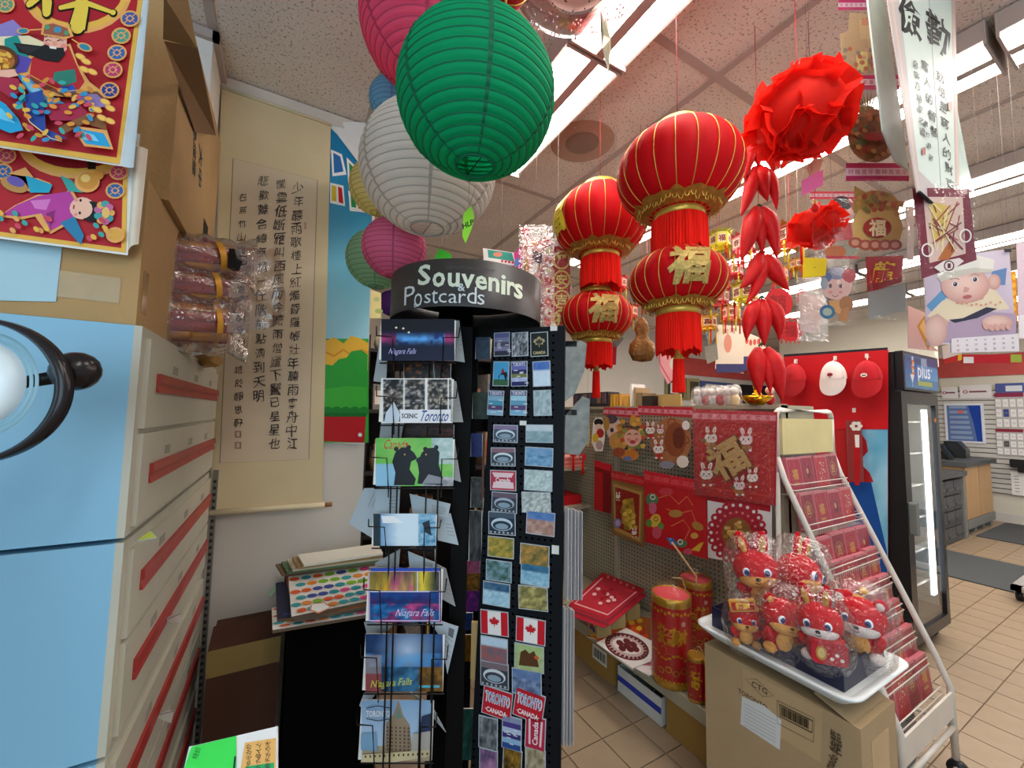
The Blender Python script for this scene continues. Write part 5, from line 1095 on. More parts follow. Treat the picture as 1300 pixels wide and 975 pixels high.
    L_ = stringlen if stringlen else CEIL-c.z; g = G(); g.tube([(0, 0, zc), (0, 0, L_)], .0012, 4, RSTR); g.build('hanging_cord', o)
    if not stringlen: g = G(); g.lathe([(.0, L_-.02), (.006, L_-.014), (.004, L_-.002)], 8, mat('clear_hook', '#d8c890', rough=.2)); g.build('ceiling_hook', o)
    return o
red_lantern(861, 222, 77, .18, .74, 'largest red lantern with gold ribs, upper one of the right pair', .108, .35, cap=.33)
red_lantern(860, 357, 60, .137, .66, 'red lantern with a gold character, lower one of the right pair', .11, .36, emblems=((13, .08, .11, 0), (-120, .1, .11, 0)), tassel=.10, cap=.36, stringlen=.14)
red_lantern(762, 283, 59, .20, .76, 'red lantern with yellow characters at its edges, upper one of the left pair', .133, .34, emblems=((-68, .0, .145, 1), (62, .0, .135, 0)), cap=.33)
red_lantern(757, 402, 45, .155, .70, 'smallest red lantern with a gold character, lower one of the left pair', .105, .36, emblems=((12, .05, .127, 0), (-110, .05, .11, 0)), tassel=.12, cap=.36, stringlen=.14)
red_lantern(618, -52, 66, .10, .76, 'red lantern cut off by the top edge above the green paper lantern', 0, .3, trim=False, n=16)
# ---- glittery hanging shade and star at the top
o = thing('glitter_lampshade', 'clear beaded hanging shade with a white dotted inner cap at the top edge', 'lamp shade', at(736, -14, d=1.10), 0)
CB = clear_mat('smoky_film', tint='#d9c4c6', fac=.35, rough=.2, bump=.2)
g = G(); g.lathe([(.10, .03), (.16, .03), (.19, .045), (.20, .07), (.195, .12)], 48, CB); g.build('outer_shell', o)
g = G(); g.lathe([(0, .03), (.07, .031), (.10, .04), (.11, .06)], 36, mat('dotted_cap', '#e6cfc4', rough=.5)); 
for k in range(60): a = noise(k, 1)*2*pi; rr = .1*math.sqrt(noise(k, 2)); g.ell((rr*cos(a), rr*sin(a), .0295), (.0025, .0025, .001), 6, BK)
g.build('inner_cap', o)
g = G(); BD = mat('clear_bead', '#ffffff', rough=.05, metal=.6, spec=1)
for k in range(150): a = noise(k, 4)*2*pi; rr = .115+.075*noise(k, 6); g.ell((rr*cos(a), rr*sin(a), .030+.012*(rr-.11)/.08), (.0032,)*3, 6, BD if k % 4 else mat('pink_bead', '#c86a8c', rough=.1, metal=.4))
g.build('bead', o, kind='stuff'); g = G(); g.tube([(0, 0, .04), (0, 0, CEIL-o.location.z)], .0015, 4, STR); g.build('cord', o)
o = thing('star_ornament', 'olive grey folded star ornament hanging against the ceiling light', 'star ornament', at(769, 52, d=1.18), CF+66)
g = G(); vs = [(0, -.014, 0), (0, .014, 0)]
for k in range(10): t = pi/2+2*pi*k/10; rr = .085 if k % 2 == 0 else .034; vs.append((rr*cos(t), 0, rr*sin(t)))
g.add(vs, [(0, 2+k, 2+(k+1) % 10) for k in range(10)]+[(1, 2+(k+1) % 10, 2+k) for k in range(10)], mat('star_card', '#8f8a6c', rough=.5, var=.15, scale=50)); g.build('star', o); g = G(); g.tube([(0, 0, .08), (0, 0, CEIL-o.location.z)], .0005, 4, STR); g.build('string', o)
# ---- chilli garland
CH = mat('chilli_satin', '#cc1414', rough=.5, spec=.25, var=.12, scale=30, bump=.2, bscale=90); GL = mat('chilli_leaf', '#2c5c34', rough=.7)
o = thing('chilli_garland', 'long hanging garland of red cloth chillies in six clusters', 'garland', at(964, 130, d=1.45), CF)
def chilli(pts, w):
    g = G(); n = 9; P0, P1, P2 = [Vector((opx(o, *q)[0], (0.0 if i == 0 else -.012), opx(o, *q)[1])) for i, q in enumerate(pts)]; cen = [P0*(1-t)**2+P1*2*t*(1-t)+P2*t*t for t in [k/n for k in range(n+1)]]
    k_ = w*1.45/FPX/2; g.tube(cen, [k_*(.45+.75*t/.25) if t < .25 else k_*1.2*(1-((t-.25)/.75)**1.7)+.0008 for t in [k/n for k in range(n+1)]], 8, CH); g.build('chilli', o)
for cl in ([((958, 166), (950, 200), (942, 234), 14), ((963, 168), (958, 190), (961, 216), 15), ((970, 180), (978, 205), (980, 222), 11), ((962, 165), (972, 178), (972, 206), 12)],
           [((958, 213), (950, 250), (938, 277), 15), ((964, 212), (964, 235), (972, 258), 17), ((970, 213), (982, 240), (983, 269), 13)],
           [((960, 264), (950, 300), (938, 334), 20), ((966, 264), (980, 290), (983, 330), 18), ((963, 268), (962, 300), (966, 325), 13)],
           [((964, 322), (958, 352), (936, 368), 17), ((967, 322), (966, 360), (944, 388), 15), ((972, 324), (980, 350), (1000, 371), 17)],
           [((962, 381), (946, 405), (945, 434), 16), ((968, 381), (966, 410), (968, 441), 17), ((974, 381), (990, 405), (986, 434), 16)],
           [((962, 442), (956, 470), (962, 503), 19), ((972, 442), (984, 470), (990, 511), 20), ((967, 446), (974, 470), (975, 500), 14)]):
    for c in cl: chilli(c[:3], c[3])
for x, y in ((963, 166), (963, 211), (963, 262), (967, 320), (967, 378), (967, 438)):
    g = G(); a = opx(o, x, y)
    for k in range(6): t = k*pi/3; g.tube([(a[0], 0, a[1]+.006), (a[0]+.012*cos(t), .012*sin(t), a[1]-.003)], [.004, .0015], 5, GL)
    g.build('leaf_top', o)
g = G(); a = opx(o, 959, 66); b = opx(o, 962, 172); e = opx(o, 967, 440); g.tube([(a[0], 0, CEIL-o.location.z), (a[0], 0, a[1]), (b[0], 0, b[1]), (e[0], .01, e[1])], .0014, 4, RSTR); g.ell((opx(o, 962, 122)[0], 0, opx(o, 962, 122)[1]), (.012, .01, .022), 8, RSTR); g.build('cord', o)
# ---- tissue pom-poms
def pompom(px, py, b, r, lab, seed, fan=False, n=30, sq=.8):
    o = thing('tissue_pompom', lab, 'pompom', from_b(px, py, b, r), CF, 'red tissue pompoms'); TM = mat('red_tissue', '#ee2a1c', rough=.7, transl=.45, var=.05, scale=12, spec=.2)
    for k in range(n):
        az = 2*pi*k/n*2.4+noise(k, seed); el = (k/n-.5)*pi*.95; g = G(); dx = Vector((cos(az)*cos(el), sin(az)*cos(el), sin(el)*sq)); side = dx.cross(Vector((noise(k, 3)-.5, .3, noise(k, 5)-.2))).normalized(); up = dx.cross(side).normalized(); L_ = r*(.92+.12*noise(k, seed+8)); W_ = r*.75
        def fn(u, v): 
            w = (v**.7)*W_; return dx*(L_*v*(1-.10*abs(2*u-1)**2)+0)+side*((u-.5)*2*w*.8)+up*(.035*r*sin(u*14+k)*v+.12*r*v*v*(abs(2*u-1))+.05*r*vn(u*4, v*3, k))
        g.grid(12, 5, fn, TM); g.build('tissue_petal', o)
    g = G(); g.ell((0, 0, 0), (r*.80, r*.80, r*.72*sq/.8), 18, TM); 
    for i, v in enumerate(g.v): g.v[i] = v*(1+.10*(noise(v.x*40, v.z*40, seed)-.5))
    g.build('tissue_core', o); g = G(); g.tube([(0, 0, 0), (0, 0, CEIL-o.location.z)], .0012, 4, RSTR); g.build('cord', o); return o
pompom(1014, 146, 62, .145, 'big red tissue pompom right of the chilli garland', 1, n=44, sq=.86)
pompom(1037, 288, 32, .10, 'small red tissue pompom under the pink price card', 5, n=30, sq=.8)
neon([(1018, 229), (1045, 215), (1045, 235), (1018, 249)], 'pink price card hanging between the two pompoms', '#f07ab0', None, 1.30)
neon([(1020, 327), (1050, 328), (1048, 350), (1019, 353)], 'yellow price card under the small pompom', '#ecd81c', '··', 1.45, h=6)
o = neon([(1024, 213), (1034, 200), (1045, 203), (1040, 218), (1028, 224)], 'round pinkish label under the big pompom', '#d8a48c', None, 1.31)
o = thing('bead_charm', 'small red fish shaped charm above the small pompom', 'charm', at(1035, 264, d=1.4), CF); g = G(); g.ell((0, 0, 0), (.014, .01, .016), 10, CH); g.ell((0, 0, .022), (.006, .006, .007), 8, GT); g.build('charm', o); g = G(); g.tube([(0, 0, .02), (0, 0, CEIL-o.location.z)], .001, 4, RSTR); g.build('cord', o)

# ================================================================ bagged decorations hanging on the right
MAG = '#b02858'
def hangbag(q, lab, draw, d=1.15, head=None, headcol=MAG, yaw=CF, name='bagged_ornament', cat='ornament', string=True, film=None, backing=None, bag=True):
    """q = pixel box of the whole bag; head = pixel height of the printed header strip"""
    x0, y0, x1, y1 = q; o = thing(name, lab, cat, at((x0+x1)/2, (y0+y1)/2, d=d), yaw); p = PP(o, PRINT)
    if head:
        p.B(x0, y0, x1, y0+head, headcol); p.B(x0, y0+head*.28, x1, y0+head*.70, '#dcb8c0')
        for k in range(9): p.W('财福喜年春祥吉安乐'[k], x0+(x1-x0)*(k+.7)/9.4, y0+head*.49, head*.32, '#a04060')
    draw(p)
    a = p.M(x0, y0); b = p.M(x1, y1)
    if backing: g = G(); g.box(a[0], .0003, b[1], b[0], .004, a[1]); g.build('backing_card', o, mat('card_'+backing[1:], backing, rough=.5))
    p.build('ornament', o)
    if bag: bagsheet(a[0], b[1], b[0], a[1]-(.0 if not head else head*d/FPX), -.010, .012, int(x0), film or FILM, 8, 10, th=.006).build('clear_bag', o)
    if string: g = G(); g.tube([((a[0]+b[0])/2, 0, a[1]-.004), ((a[0]+b[0])/2, 0, CEIL-o.location.z)], .0005, 4, STR); g.build('string', o)
    return o
def dsq(p):
    p.P([(1078, 16), (1116, 20), (1120, 92), (1078, 96), (1068, 78), (1066, 44), (1076, 40)], '#b89c78'); p.P([(1090, 26), (1118, 26), (1118, 50), (1092, 50)], '#c6aa80'); p.W('囍', 1098, 28, 10, '#c85040'); p.P([(1086, 66), (1102, 66), (1100, 92), (1088, 92)], '#d8cc84'); p.E(1112, 78, 8, 13, '#b84838'); p.E(1112, 78, 5, 9, '#c88c5c')
    for k in range(24): p.E(1070+noise(k, 1)*46, 62+noise(k, 2)*32, 3, 3, ('#b86848', '#8a7c70', '#c89c8c')[k % 3], 7)
hangbag((1064, 0, 1122, 99), 'topmost hanging clear bag with a cream paper-cut ornament, beside the right scroll', dsq, 1.22, 13, '#b83060')
def dpine(p):
    for k in range(15): a = R(-65+130*k/14-0); p.P([(1098+4*sin(a), 146), (1098+34*sin(a)-3, 146-30*cos(a)), (1102+4*sin(a), 146)], ('#6c5c2c', '#85703c', '#5a5430')[k % 3])
    p.E(1108, 173, 33, 34, '#8a4c28', 26)
    for k in range(70):
        a = noise(k, 1)*2*pi; rr = math.sqrt(noise(k, 2)); p.E(1108+30*rr*cos(a), 173+31*rr*sin(a), 3.6, 3.2, ('#a85c30', '#6a4420', '#8c2c24', '#5c5830', '#b87440')[k % 5], 8)
    for k in range(3): p.E(1100+9*k, 176, 6, 6, '#9c2c28', 10)
hangbag((1070, 95, 1142, 207), 'hanging bag with a brown and red pineapple ornament', dpine, 1.20, 19)
def dpot(p):
    p.E(1112, 262, 30, 20, '#a47c3c', 20); p.P([(1084, 236), (1098, 244), (1096, 252), (1084, 250)], '#9c7434'); p.P([(1148, 256), (1134, 254), (1136, 262), (1146, 264)], '#9c7434')
    p.P([(1090, 266), (1140, 268), (1146, 290), (1140, 312), (1110, 320), (1084, 308), (1080, 285)], '#c49c5c')
    for k in range(34): a = noise(k, 1); p.E(1088+50*a, 243+noise(k, 2)*24+abs(a-.5)*14, 3.4, 3, ('#a8482c', '#7c6c34', '#b88440', '#8a3c28')[k % 4], 8)
    p.E(1112, 290, 18, 14, '#9c2c28', 4); p.E(1112, 290, 18, 13, '#9c2c28', 20); p.W('福', 1112, 290, 22, '#e0c898', .03)
    for k in range(5): p.E(1084+12.5*k, 309+3*(k > 0), 9, 7, '#a0503c', 12); p.E(1084+12.5*k, 309+3*(k > 0), 5, 4, '#c88c74', 10)
hangbag((1074, 207, 1154, 326), 'hanging bag with a golden pot ornament bearing a red lucky character', dpot, 1.22, 23)
def dpouch(p):
    p.P([(1099, 326), (1147, 324), (1145, 358), (1101, 372)], '#b0201c'); p.W('龍', 1122, 345, 26, '#e8c020', .04, .2); p.P([(1101, 362), (1145, 352), (1145, 358), (1101, 371)], '#8a1814'); p.P([(1101, 371), (1150, 360), (1150, 394), (1102, 406)], '#8c857c')
hangbag((1098, 324, 1151, 407), 'hanging bag with a red pouch and gold dragon writing', dpouch, 1.26)
def dkid(p):
    p.E(1062, 362, 20, 19, '#e2c4bc'); p.E(1062, 347, 12, 8, '#8a94b4'); p.E(1050, 352, 6, 6, '#5a78a8'); p.E(1078, 350, 9, 9, '#c05860'); p.E(1046, 360, 5, 8, '#9cb0c0')
    for x in (1054, 1067): p.E(x, 363, 2.2, 3, '#6a6474', 8); p.E(x, 371, 2.6, 1.8, '#e09a9c', 8)
    p.Ln([(1056, 375), (1060, 377), (1064, 375)], .9, '#a04848'); p.P([(1052, 382), (1076, 380), (1080, 392), (1072, 400), (1056, 396)], '#d8a868'); p.E(1050, 396, 10, 9, '#3c78a0'); p.E(1050, 396, 6, 5, '#a8c0b0'); p.E(1074, 386, 9, 10, '#a8784c'); p.P([(1068, 392), (1078, 390), (1074, 410), (1064, 406)], '#b88450')
hangbag((1036, 335, 1088, 414), 'hanging bag with a smiling round faced child figure', dkid, 1.50)
def dgirl(p):
    p.E(1068, 258, 12, 9, '#2c2428'); p.E(1082, 262, 8, 9, '#a02030'); p.E(1070, 272, 14, 12, '#e0bcb0'); p.E(1066, 262, 14, 6, '#2c2428'); p.P([(1058, 282), (1084, 282), (1086, 304), (1060, 306)], '#c8404c'); p.E(1078, 318, 10, 8, '#9ca894'); p.E(1060, 320, 14, 8, '#c87c4c'); p.B(1048, 325, 1090, 329, '#c84450')
hangbag((1028, 243, 1088, 336), 'hanging bag with a black haired doll figure behind the small pompom', dgirl, 1.55, 10, '#c02838')
hangbag((1008, 352, 1050, 434), 'crinkled silver clear bag hanging left of the child figure', lambda p: p.P([(1014, 372), (1044, 376), (1040, 424), (1016, 420)], '#d8c4bc'), 1.6, film=BAG)
# folded red/maroon gift under the right scroll
def dmar(p):
    p.P([(1158, 238), (1230, 240), (1240, 330), (1170, 354)], '#7c2434'); p.P([(1172, 250), (1222, 250), (1226, 322), (1180, 334)], '#d8b8a8'); p.P([(1180, 255), (1206, 262), (1200, 305), (1186, 308)], '#d8b45c'); p.P([(1190, 330), (1206, 304), (1214, 316), (1204, 330)], '#b8682c')
    for k in range(26): p.Ln([(1176+noise(k, 1)*46, 256+noise(k, 2)*66), (1176+noise(k, 3)*46, 256+noise(k, 4)*66)], 1.6, ('#7c2434', '#e8d49c', '#9c4c3c')[k % 3])
    for x, y in ((1176, 318), (1224, 300)): p.Rg(x, y, 7, 8, 1.8, '#f0e4e0', 14); p.Rg(x, y, 4, 5, 1, '#7c2434', 10)
    p.P([(1184, 340), (1196, 332), (1216, 328), (1222, 332), (1212, 340), (1192, 346)], '#e8d8d0'); p.Rg(1203, 338, 6, 6, 1.6, '#5c1c28', 14); p.B(1201, 335, 1205, 341, '#5c1c28')
hangbag((1157, 234, 1240, 354), 'maroon and gold cut-out frame hanging below the right scroll', dmar, 1.06)
# ---- right calligraphy scroll, seen along its plane
o = thing('hanging_scroll', 'white calligraphy scroll hung at the upper right with two large brush characters', 'scroll', at(1190, 267, d=1.10), 0)
p = PP(o, PRINT); q = [(1122, -30), (1212, -30), (1219, 291), (1164, 244)]; a = [p.M(*u) for u in q]
g = G(); g.prism(a, .0002, .0016, 'y', PRINT, '#c4bcb6'); g.build('mount', o); p.P(q, '#bdb0ac')
p.P([(1138, -30), (1207, -30), (1213, 262), (1166, 216)], '#ced8cc'); p.Ln([(1128, -30), (1166, 240)], 2, '#d8b8a4'); p.Ln([(1209, -30), (1217, 284)], 2, '#d8b8a4')
p.W('儉', 1154, 22, 46, '#17181a', .02, 0, w=30, sl=.62, jit=.12); p.W('勤', 1190, 44, 48, '#17181a', .018, 0, w=32, sl=.62, jit=.12)
def col2(txt, x0, y0, x1, y1, h):
    for k, ch in enumerate(txt): t = k/(len(txt)-1); p.W(ch, x0+(x1-x0)*t, y0+(y1-y0)*t, h*1.0, '#2a2c2c', .006, 0, 0, w=h*.75, sl=.6, jit=.2)
col2('勤儉是窮人的財富', 1193, 98, 1206, 234, 13); col2('富人的智慧', 1173, 84, 1185, 168, 12); col2('儉字乃持家之寶', 1161, 82, 1170, 168, 9); col2('書於静室', 1174, 158, 1180, 200, 7)
p.B(1202, 130, 1207, 141, '#c89c8c'); p.B(1169, 188, 1173, 197, '#b05c5c'); p.build('paper', o)
g = G(); a = opx(o, 1164, 245); b = opx(o, 1219.5, 293); g.tube([(a[0], -.004, a[1]), (b[0], -.004, b[1])], .004, 8, mat('black_rod', '#1c1418', rough=.4)); g.build('bottom_rod', o)
g = G(); g.tube([(a[0]+.1, 0, a[1]+.6), (a[0]+.1, 0, CEIL-o.location.z)], .001, 4, STR); g.build('string', o)
for q, lab, yy in (([(1112, -30), (1132, -30), (1166, 212), (1150, 200), (1134, 160), (1122, 60)], 'pale green white plastic sheet hanging just left of the upper right scroll', .03), ([(1214, 100), (1222, 112), (1238, 200), (1247, 240), (1220, 228)], 'pale green white plastic sheet hanging just right of the upper right scroll', .03)):
    o = thing('plastic_sheet', lab, 'sheet', at(q[0][0]+20, q[2][1], Y=at(1190, 267, d=1.10).y+.03), 0); a = [opx(o, *u) for u in q]; g = G(); g.prism(a, .02, .024, 'y', mat('pale_sheet', '#c6d4cc', rough=.3, transl=.3, var=.08, scale=20)); g.build('sheet', o)
    g = G(); g.tube([(a[0][0]+.01, .02, a[0][1]-.005), (a[0][0]+.01, .02, CEIL-o.location.z)], .0005, 4, STR); g.build('string', o)
# ---- calendar with a baby photograph
o = thing('wall_calendar', 'hanging calendar with a photo of a baby in a white hat', 'calendar', at(1235, 385, d=1.30), CF+2)
p = PP(o, GLOSSY); q = [(1172, 330), (1281, 316), (1290, 425), (1178, 438)]; a = [p.M(*u) for u in q]; g = G(); g.prism([p.M(*u) for u in ((1172, 330), (1281, 316), (1292, 446), (1206, 448), (1206, 437), (1178, 438))], .0003, .003, 'y', PRINT, '#e4dcd8'); g.build('pages', o)
p.Ph(q, 8, 8, lambda u, v: mixc(mixc(H('#b8a0b8'), H('#d8c8d4'), v), H('#e8d8dc'), fbm(u*4, v*4)*.6))
p.P([(1174, 410), (1190, 392), (1290, 398), (1290, 425), (1178, 438)], '#b49cb0'); p.P([(1258, 345), (1278, 340), (1276, 362), (1262, 362)], '#6a88b4'); p.P([(1176, 388), (1196, 368), (1206, 372), (1184, 398)], '#6a9cc4')
p.P([(1176, 402), (1196, 382), (1216, 374), (1262, 366), (1276, 384), (1282, 392), (1252, 396), (1222, 408), (1204, 408)], '#e6d4b4'); p.P([(1178, 434), (1178, 404), (1190, 398), (1204, 408), (1196, 430)], '#d8a89c'); p.P([(1204, 406), (1222, 404), (1252, 390), (1266, 392), (1240, 404), (1212, 410)], '#3a3848')

def blobsh(cx, cy, rx, ry, c1, c2, n=14, lx=-.4, ly=-.5):
    # soft round modelling in the printed photograph
    y = p._l(); vs = []; cs = []
    for j in range(n+1):
        for i in range(24):
            t = 2*pi*i/24; r_ = j/n; vs.append(p.M(cx+rx*r_*cos(t), cy+ry*r_*sin(t))); cs.append(mixc(H(c1), H(c2), max(0, (r_**2.2)*.7+.3*(r_*cos(t)*-lx+r_*sin(t)*-ly))))
    p.add([(v[0], y, v[1]) for v in vs], [(j*24+i, j*24+(i+1) % 24, (j+1)*24+(i+1) % 24, (j+1)*24+i) for j in range(n) for i in range(24)], None, cs)
blobsh(1262, 358, 8, 10, '#e0b8a8', '#c08c80', 6); blobsh(1188, 420, 14, 20, '#e6c0b0', '#c8988c', 8); blobsh(1266, 410, 20, 10, '#e8c4b4', '#c0908a', 8)
p.P([(1206, 372), (1250, 366), (1248, 380), (1214, 386)], '#d4a094'); blobsh(1225, 362, 31, 23, '#edc8ba', '#c98f84'); p.P([(1188, 352), (1192, 342), (1214, 330), (1240, 324), (1262, 330), (1260, 344), (1232, 345), (1200, 356)], '#e8e2d4'); p.P([(1190, 354), (1200, 346), (1236, 340), (1260, 342), (1258, 347), (1234, 346), (1206, 354), (1194, 358)], '#d0c8b8')
for x, y in ((1212, 361), (1237, 355)): p.E(x, y, 4.6, 2.7, '#f0e4e0', 12); p.E(x, y, 2.8, 2.7, '#3c3848', 10); p.E(x-.8, y-.8, .7, .7, '#fff', 6)
p.P([(1224, 364), (1230, 366), (1228, 371), (1222, 371)], '#d49c90'); p.E(1227, 377, 6, 2.4, '#b8686a', 12, rot=-8); p.Ln([(1205, 355), (1211, 353), (1217, 355)], .8, '#a88478'); p.Ln([(1231, 350), (1237, 348), (1243, 350)], .8, '#a88478')
for k in range(5): p.E(1250+7*k, 414+3*noise(k, 1), 5, 3, '#dca89c', 10, rot=60)

for k in range(10): p.E(1214+6*k, 384+4*noise(k, 3), 1.6, 1.6, '#d89c84', 6)
p.P([(1206, 430), (1291, 424), (1292, 446), (1206, 448)], '#e8dede')
for j in range(3):
    for k in range(7): p.W(str(8+7*j+k), 1214+11.5*k, 433+6*j-k*.6, 3.6, '#8a6a70' if k else '#c84040', .01)
p.B(1272, 317, 1281, 321, '#3a3438'); p.build('print', o)
g = G(); a = opx(o, 1276, 318); g.tube([(a[0], 0, a[1]), (a[0]-.02, 0, CEIL-o.location.z)], .0005, 4, STR); g.build('string', o)
def flatq(q, name, lab, cat, col, d, draw=None, yaw=CF, th=.002, string=False, m=None, group=None):
    cx = sum(a[0] for a in q)/len(q); cy = sum(a[1] for a in q)/len(q); o = thing(name, lab, cat, at(cx, cy, d=d), yaw, group); p = PP(o, m or PRINT); a = [p.M(*u) for u in q]
    g = G(); g.prism(a, .0002, th, 'y', PRINT, col); g.build('backing', o); p.P(q, col)
    if draw: draw(p)
    p.build('print', o)
    if string: g = G(); tx = sum(u[0] for u in a)/len(a); tz = max(u[1] for u in a); g.tube([(tx, 0, tz-.004), (tx, 0, CEIL-o.location.z)], .0005, 4, STR); g.build('string', o)
    return o
flatq([(1153, 388), (1177, 398), (1180, 436), (1192, 446), (1153, 442)], 'pink_print', 'pink sheet with a gold diamond left of the baby calendar', 'print', '#d8b4b0', 1.40, lambda p: (p.P([(1164, 414), (1174, 400), (1182, 436), (1178, 444)], '#c89040'), p.P([(1167, 415), (1173, 405), (1178, 434)], '#e0b878')), string=True)
flatq([(1196, 440), (1220, 432), (1221, 450), (1198, 456)], 'calendar_pad', 'small tear-off calendar pad hanging left under the baby calendar', 'calendar', '#dcd0c8', 1.38, lambda p: (p.P([(1198, 456), (1221, 449), (1220, 457), (1199, 462)], '#c02820'), p.P([(1216, 450), (1221, 449), (1221, 457), (1216, 458)], '#d8b02c')))
flatq([(1222, 450), (1297, 450), (1297, 461), (1222, 461)], 'calendar_strip', 'red strip with white and green corners under the baby calendar', 'print', '#b81c24', 1.40, lambda p: (p.B(1223, 453, 1236, 461, '#d8d4d0'), p.B(1283, 450, 1297, 460, '#9ca83c')), string=True)
flatq([(1281, 345), (1290, 344), (1292, 408), (1283, 409)], 'gold_banner', 'narrow orange gold banner right of the baby calendar', 'banner', '#e0941c', 1.45, lambda p: [p.E(1287, 352+10*k, 2.5, 3.5, '#f0c040', 8) for k in range(6)], string=True)
flatq([(1291, 308), (1312, 306), (1312, 430), (1294, 430)], 'wall_calendar', 'second calendar with a pink photo cut off by the right edge', 'calendar', '#dcc4cc', 1.40, lambda p: (p.B(1294, 400, 1312, 428, '#e8e0e0')), string=True)
flatq([(1150, 262), (1160, 262), (1160, 330), (1152, 330)], 'clear_strip', 'narrow milky strip beside the golden pot ornament', 'strip', '#c8b4a8', 1.3, string=True)
# ---- bagged banners and calendars behind the header
def dban(seed, base='#d88880'):
    def f(p):
        pass
    return f
flatq([(613, 315), (655, 321), (660, 352), (615, 345)], 'wall_calendar', 'teal topped calendar with coloured squares behind the header', 'calendar', '#e4e6e0', 1.95, lambda p: (p.P([(619, 317), (650, 321), (653, 332), (620, 327)], '#3c9c8c'), p.E(632, 323, 6, 3, '#d88c74'), p.B(621, 334, 631, 340, '#2c7cc8'), p.B(636, 336, 645, 342, '#2c9078'), p.B(649, 337, 655, 343, '#c8505c'), [p.B(636+4.5*k, 330+k*.6, 639+4.5*k, 333+k*.6, '#c84454') for k in range(4)]), string=True)
flatq([(652, 322), (662, 312), (664, 340), (656, 345)], 'pinwheel_card', 'small magenta and blue card beside the bagged banners', 'card', '#e04898', 1.9, lambda p: p.E(657, 333, 4, 6, '#6c8cd8', rot=30), string=True)
def banA(p):
    p.P([(662, 300), (696, 306), (700, 400), (672, 400)], '#dcaca4'); p.P([(661, 288), (672, 291), (671, 300), (663, 298)], '#c82830')
    for k in range(44): p.E(668+noise(k, 1)*28, 305+noise(k, 2)*92, 3.5, 4.5, ('#e8dcd4', '#c84c44', '#d89c60', '#f0e8e4', '#b06c58', '#c83848')[k % 6], 8)
    p.P([(676, 318), (690, 322), (688, 336), (676, 332)], '#5c4048'); p.P([(666, 330), (670, 330), (672, 372), (668, 372)], '#b88c48')
hangbag((659, 286, 700, 402), 'left tall bagged red and white festival banner behind the header', banA, 1.85, film=BAG, name='bagged_banner', cat='banner')
def banB(p):
    p.P([(690, 300), (724, 322), (724, 420), (690, 420)], '#c03830'); p.P([(690, 305), (704, 312), (704, 418), (690, 418)], '#dca49c')
    for k, ch in enumerate('平安吉祥'): p.Rg(713, 330+25*k, 10, 11, 2.4, '#d8c05c', 18); p.W(ch, 713, 330+25*k, 15, '#d8c868', .03)
    for k in range(8): p.E(696, 318+13*k, 4.5, 5, ('#e4d0a0', '#d87060')[k % 2], 10)
    for k in range(30): p.E(692+noise(k, 3)*12, 312+noise(k, 4)*104, 2, 2.4, ('#f0e4dc', '#c04038')[k % 2], 6)
hangbag((688, 296, 727, 424), 'right tall bagged banner with four gold characters behind the header', banB, 1.80, film=BAG, name='bagged_banner', cat='banner')
# gold gourd ornament
o = thing('gourd_ornament', 'brown gold gourd ornament in a bag between the red lantern pairs', 'ornament', at(815, 437, d=1.9), CF)
GD = mat('aged_gold', '#7c5424', rough=.35, metal=.5, var=.35, scale=45, bump=.5, bscale=60); g = G(); g.lathe([(0, -.085), (.045, -.078), (.064, -.04), (.058, 0), (.032, .03), (.028, .045), (.036, .07), (.024, .11), (.01, .125), (0, .13)], 24, GD); g.v = [Vector((v.x, v.y*.4, v.z)) for v in g.v]; g.build('gourd', o)
g = G(); g.tube([(0, 0, .13), (0, 0, CEIL-o.location.z)], .0012, 4, RSTR); g.build('cord', o); bagsheet(-.07, -.10, .07, .14, -.03, .006, 3, FILM, 6, 8, th=.06).build('clear_bag', o)
# ---- far cluster of small festival lanterns
def small_lantern(px, py, d, h, c1, c2, ty, lab):
    o = thing('festival_lantern', lab, 'lantern', at(px, py, d=d), 20*noise(px, py), 'small bagged festival lanterns at the back'); k = d/FPX; R_ = h*k*.36; H_ = h*k*.5
    A = mat('festoon_'+c1[1:], c1, rough=.5, transl=.2); B_ = mat('festoon_'+c2[1:], c2, rough=.5)
    g = G(); g.lathe([(R_*.8, H_*.5), (R_, H_*.42), (R_, -H_*.42), (R_*.8, -H_*.5)], 6, A, smooth=False); g.build('body', o)
    for j in range(6):
        t = R(30+60*j); p = Pic(PRINT); p.fn = lambda q, t=t: ((R_*.885-q[1])*cos(t)-q[0]*sin(t), (R_*.885-q[1])*sin(t)+q[0]*cos(t), q[2]); p.rect(-R_*.36, -H_*.3, R_*.36, H_*.3, '#ead8c0'); p.text('福春喜'[ty % 3], 0, 0, H_*.5, '#7c3420', 'c', .03); p.build('picture_panel', o)
    for s in (1, -1):
        g = G(); m_ = 12; vs = []
        for q in range(m_*2): t = 2*pi*q/(m_*2); rr = R_*(1.35 if q % 2 else 1.0); vs += [(R_*.8*cos(t), R_*.8*sin(t), s*H_*.5), (rr*cos(t), rr*sin(t), s*H_*(.72 if q % 2 else .5))]
        g.add(vs, [(2*q, 2*((q+1) % 24), 2*((q+1) % 24)+1, 2*q+1) for q in range(24)], B_); g.build('petal_collar', o)
    for j in range(5): t = 2*pi*j/5+.3; g = G(); L_ = H_*(.9+.5*noise(j, px)); g.tube([(R_*.9*cos(t), R_*.9*sin(t), -H_*.4), (R_*.9*cos(t), R_*.9*sin(t), -H_*.5-L_)], h*k*.028, 5, FRG if (j+ty) % 2 else mat('yellow_tassel', '#e8c820', rough=.6)); g.build('tassel', o)
    g = G(); g.tube([(0, 0, H_*.5), (0, 0, CEIL-o.location.z)], .001, 4, RSTR); g.build('cord', o); return o
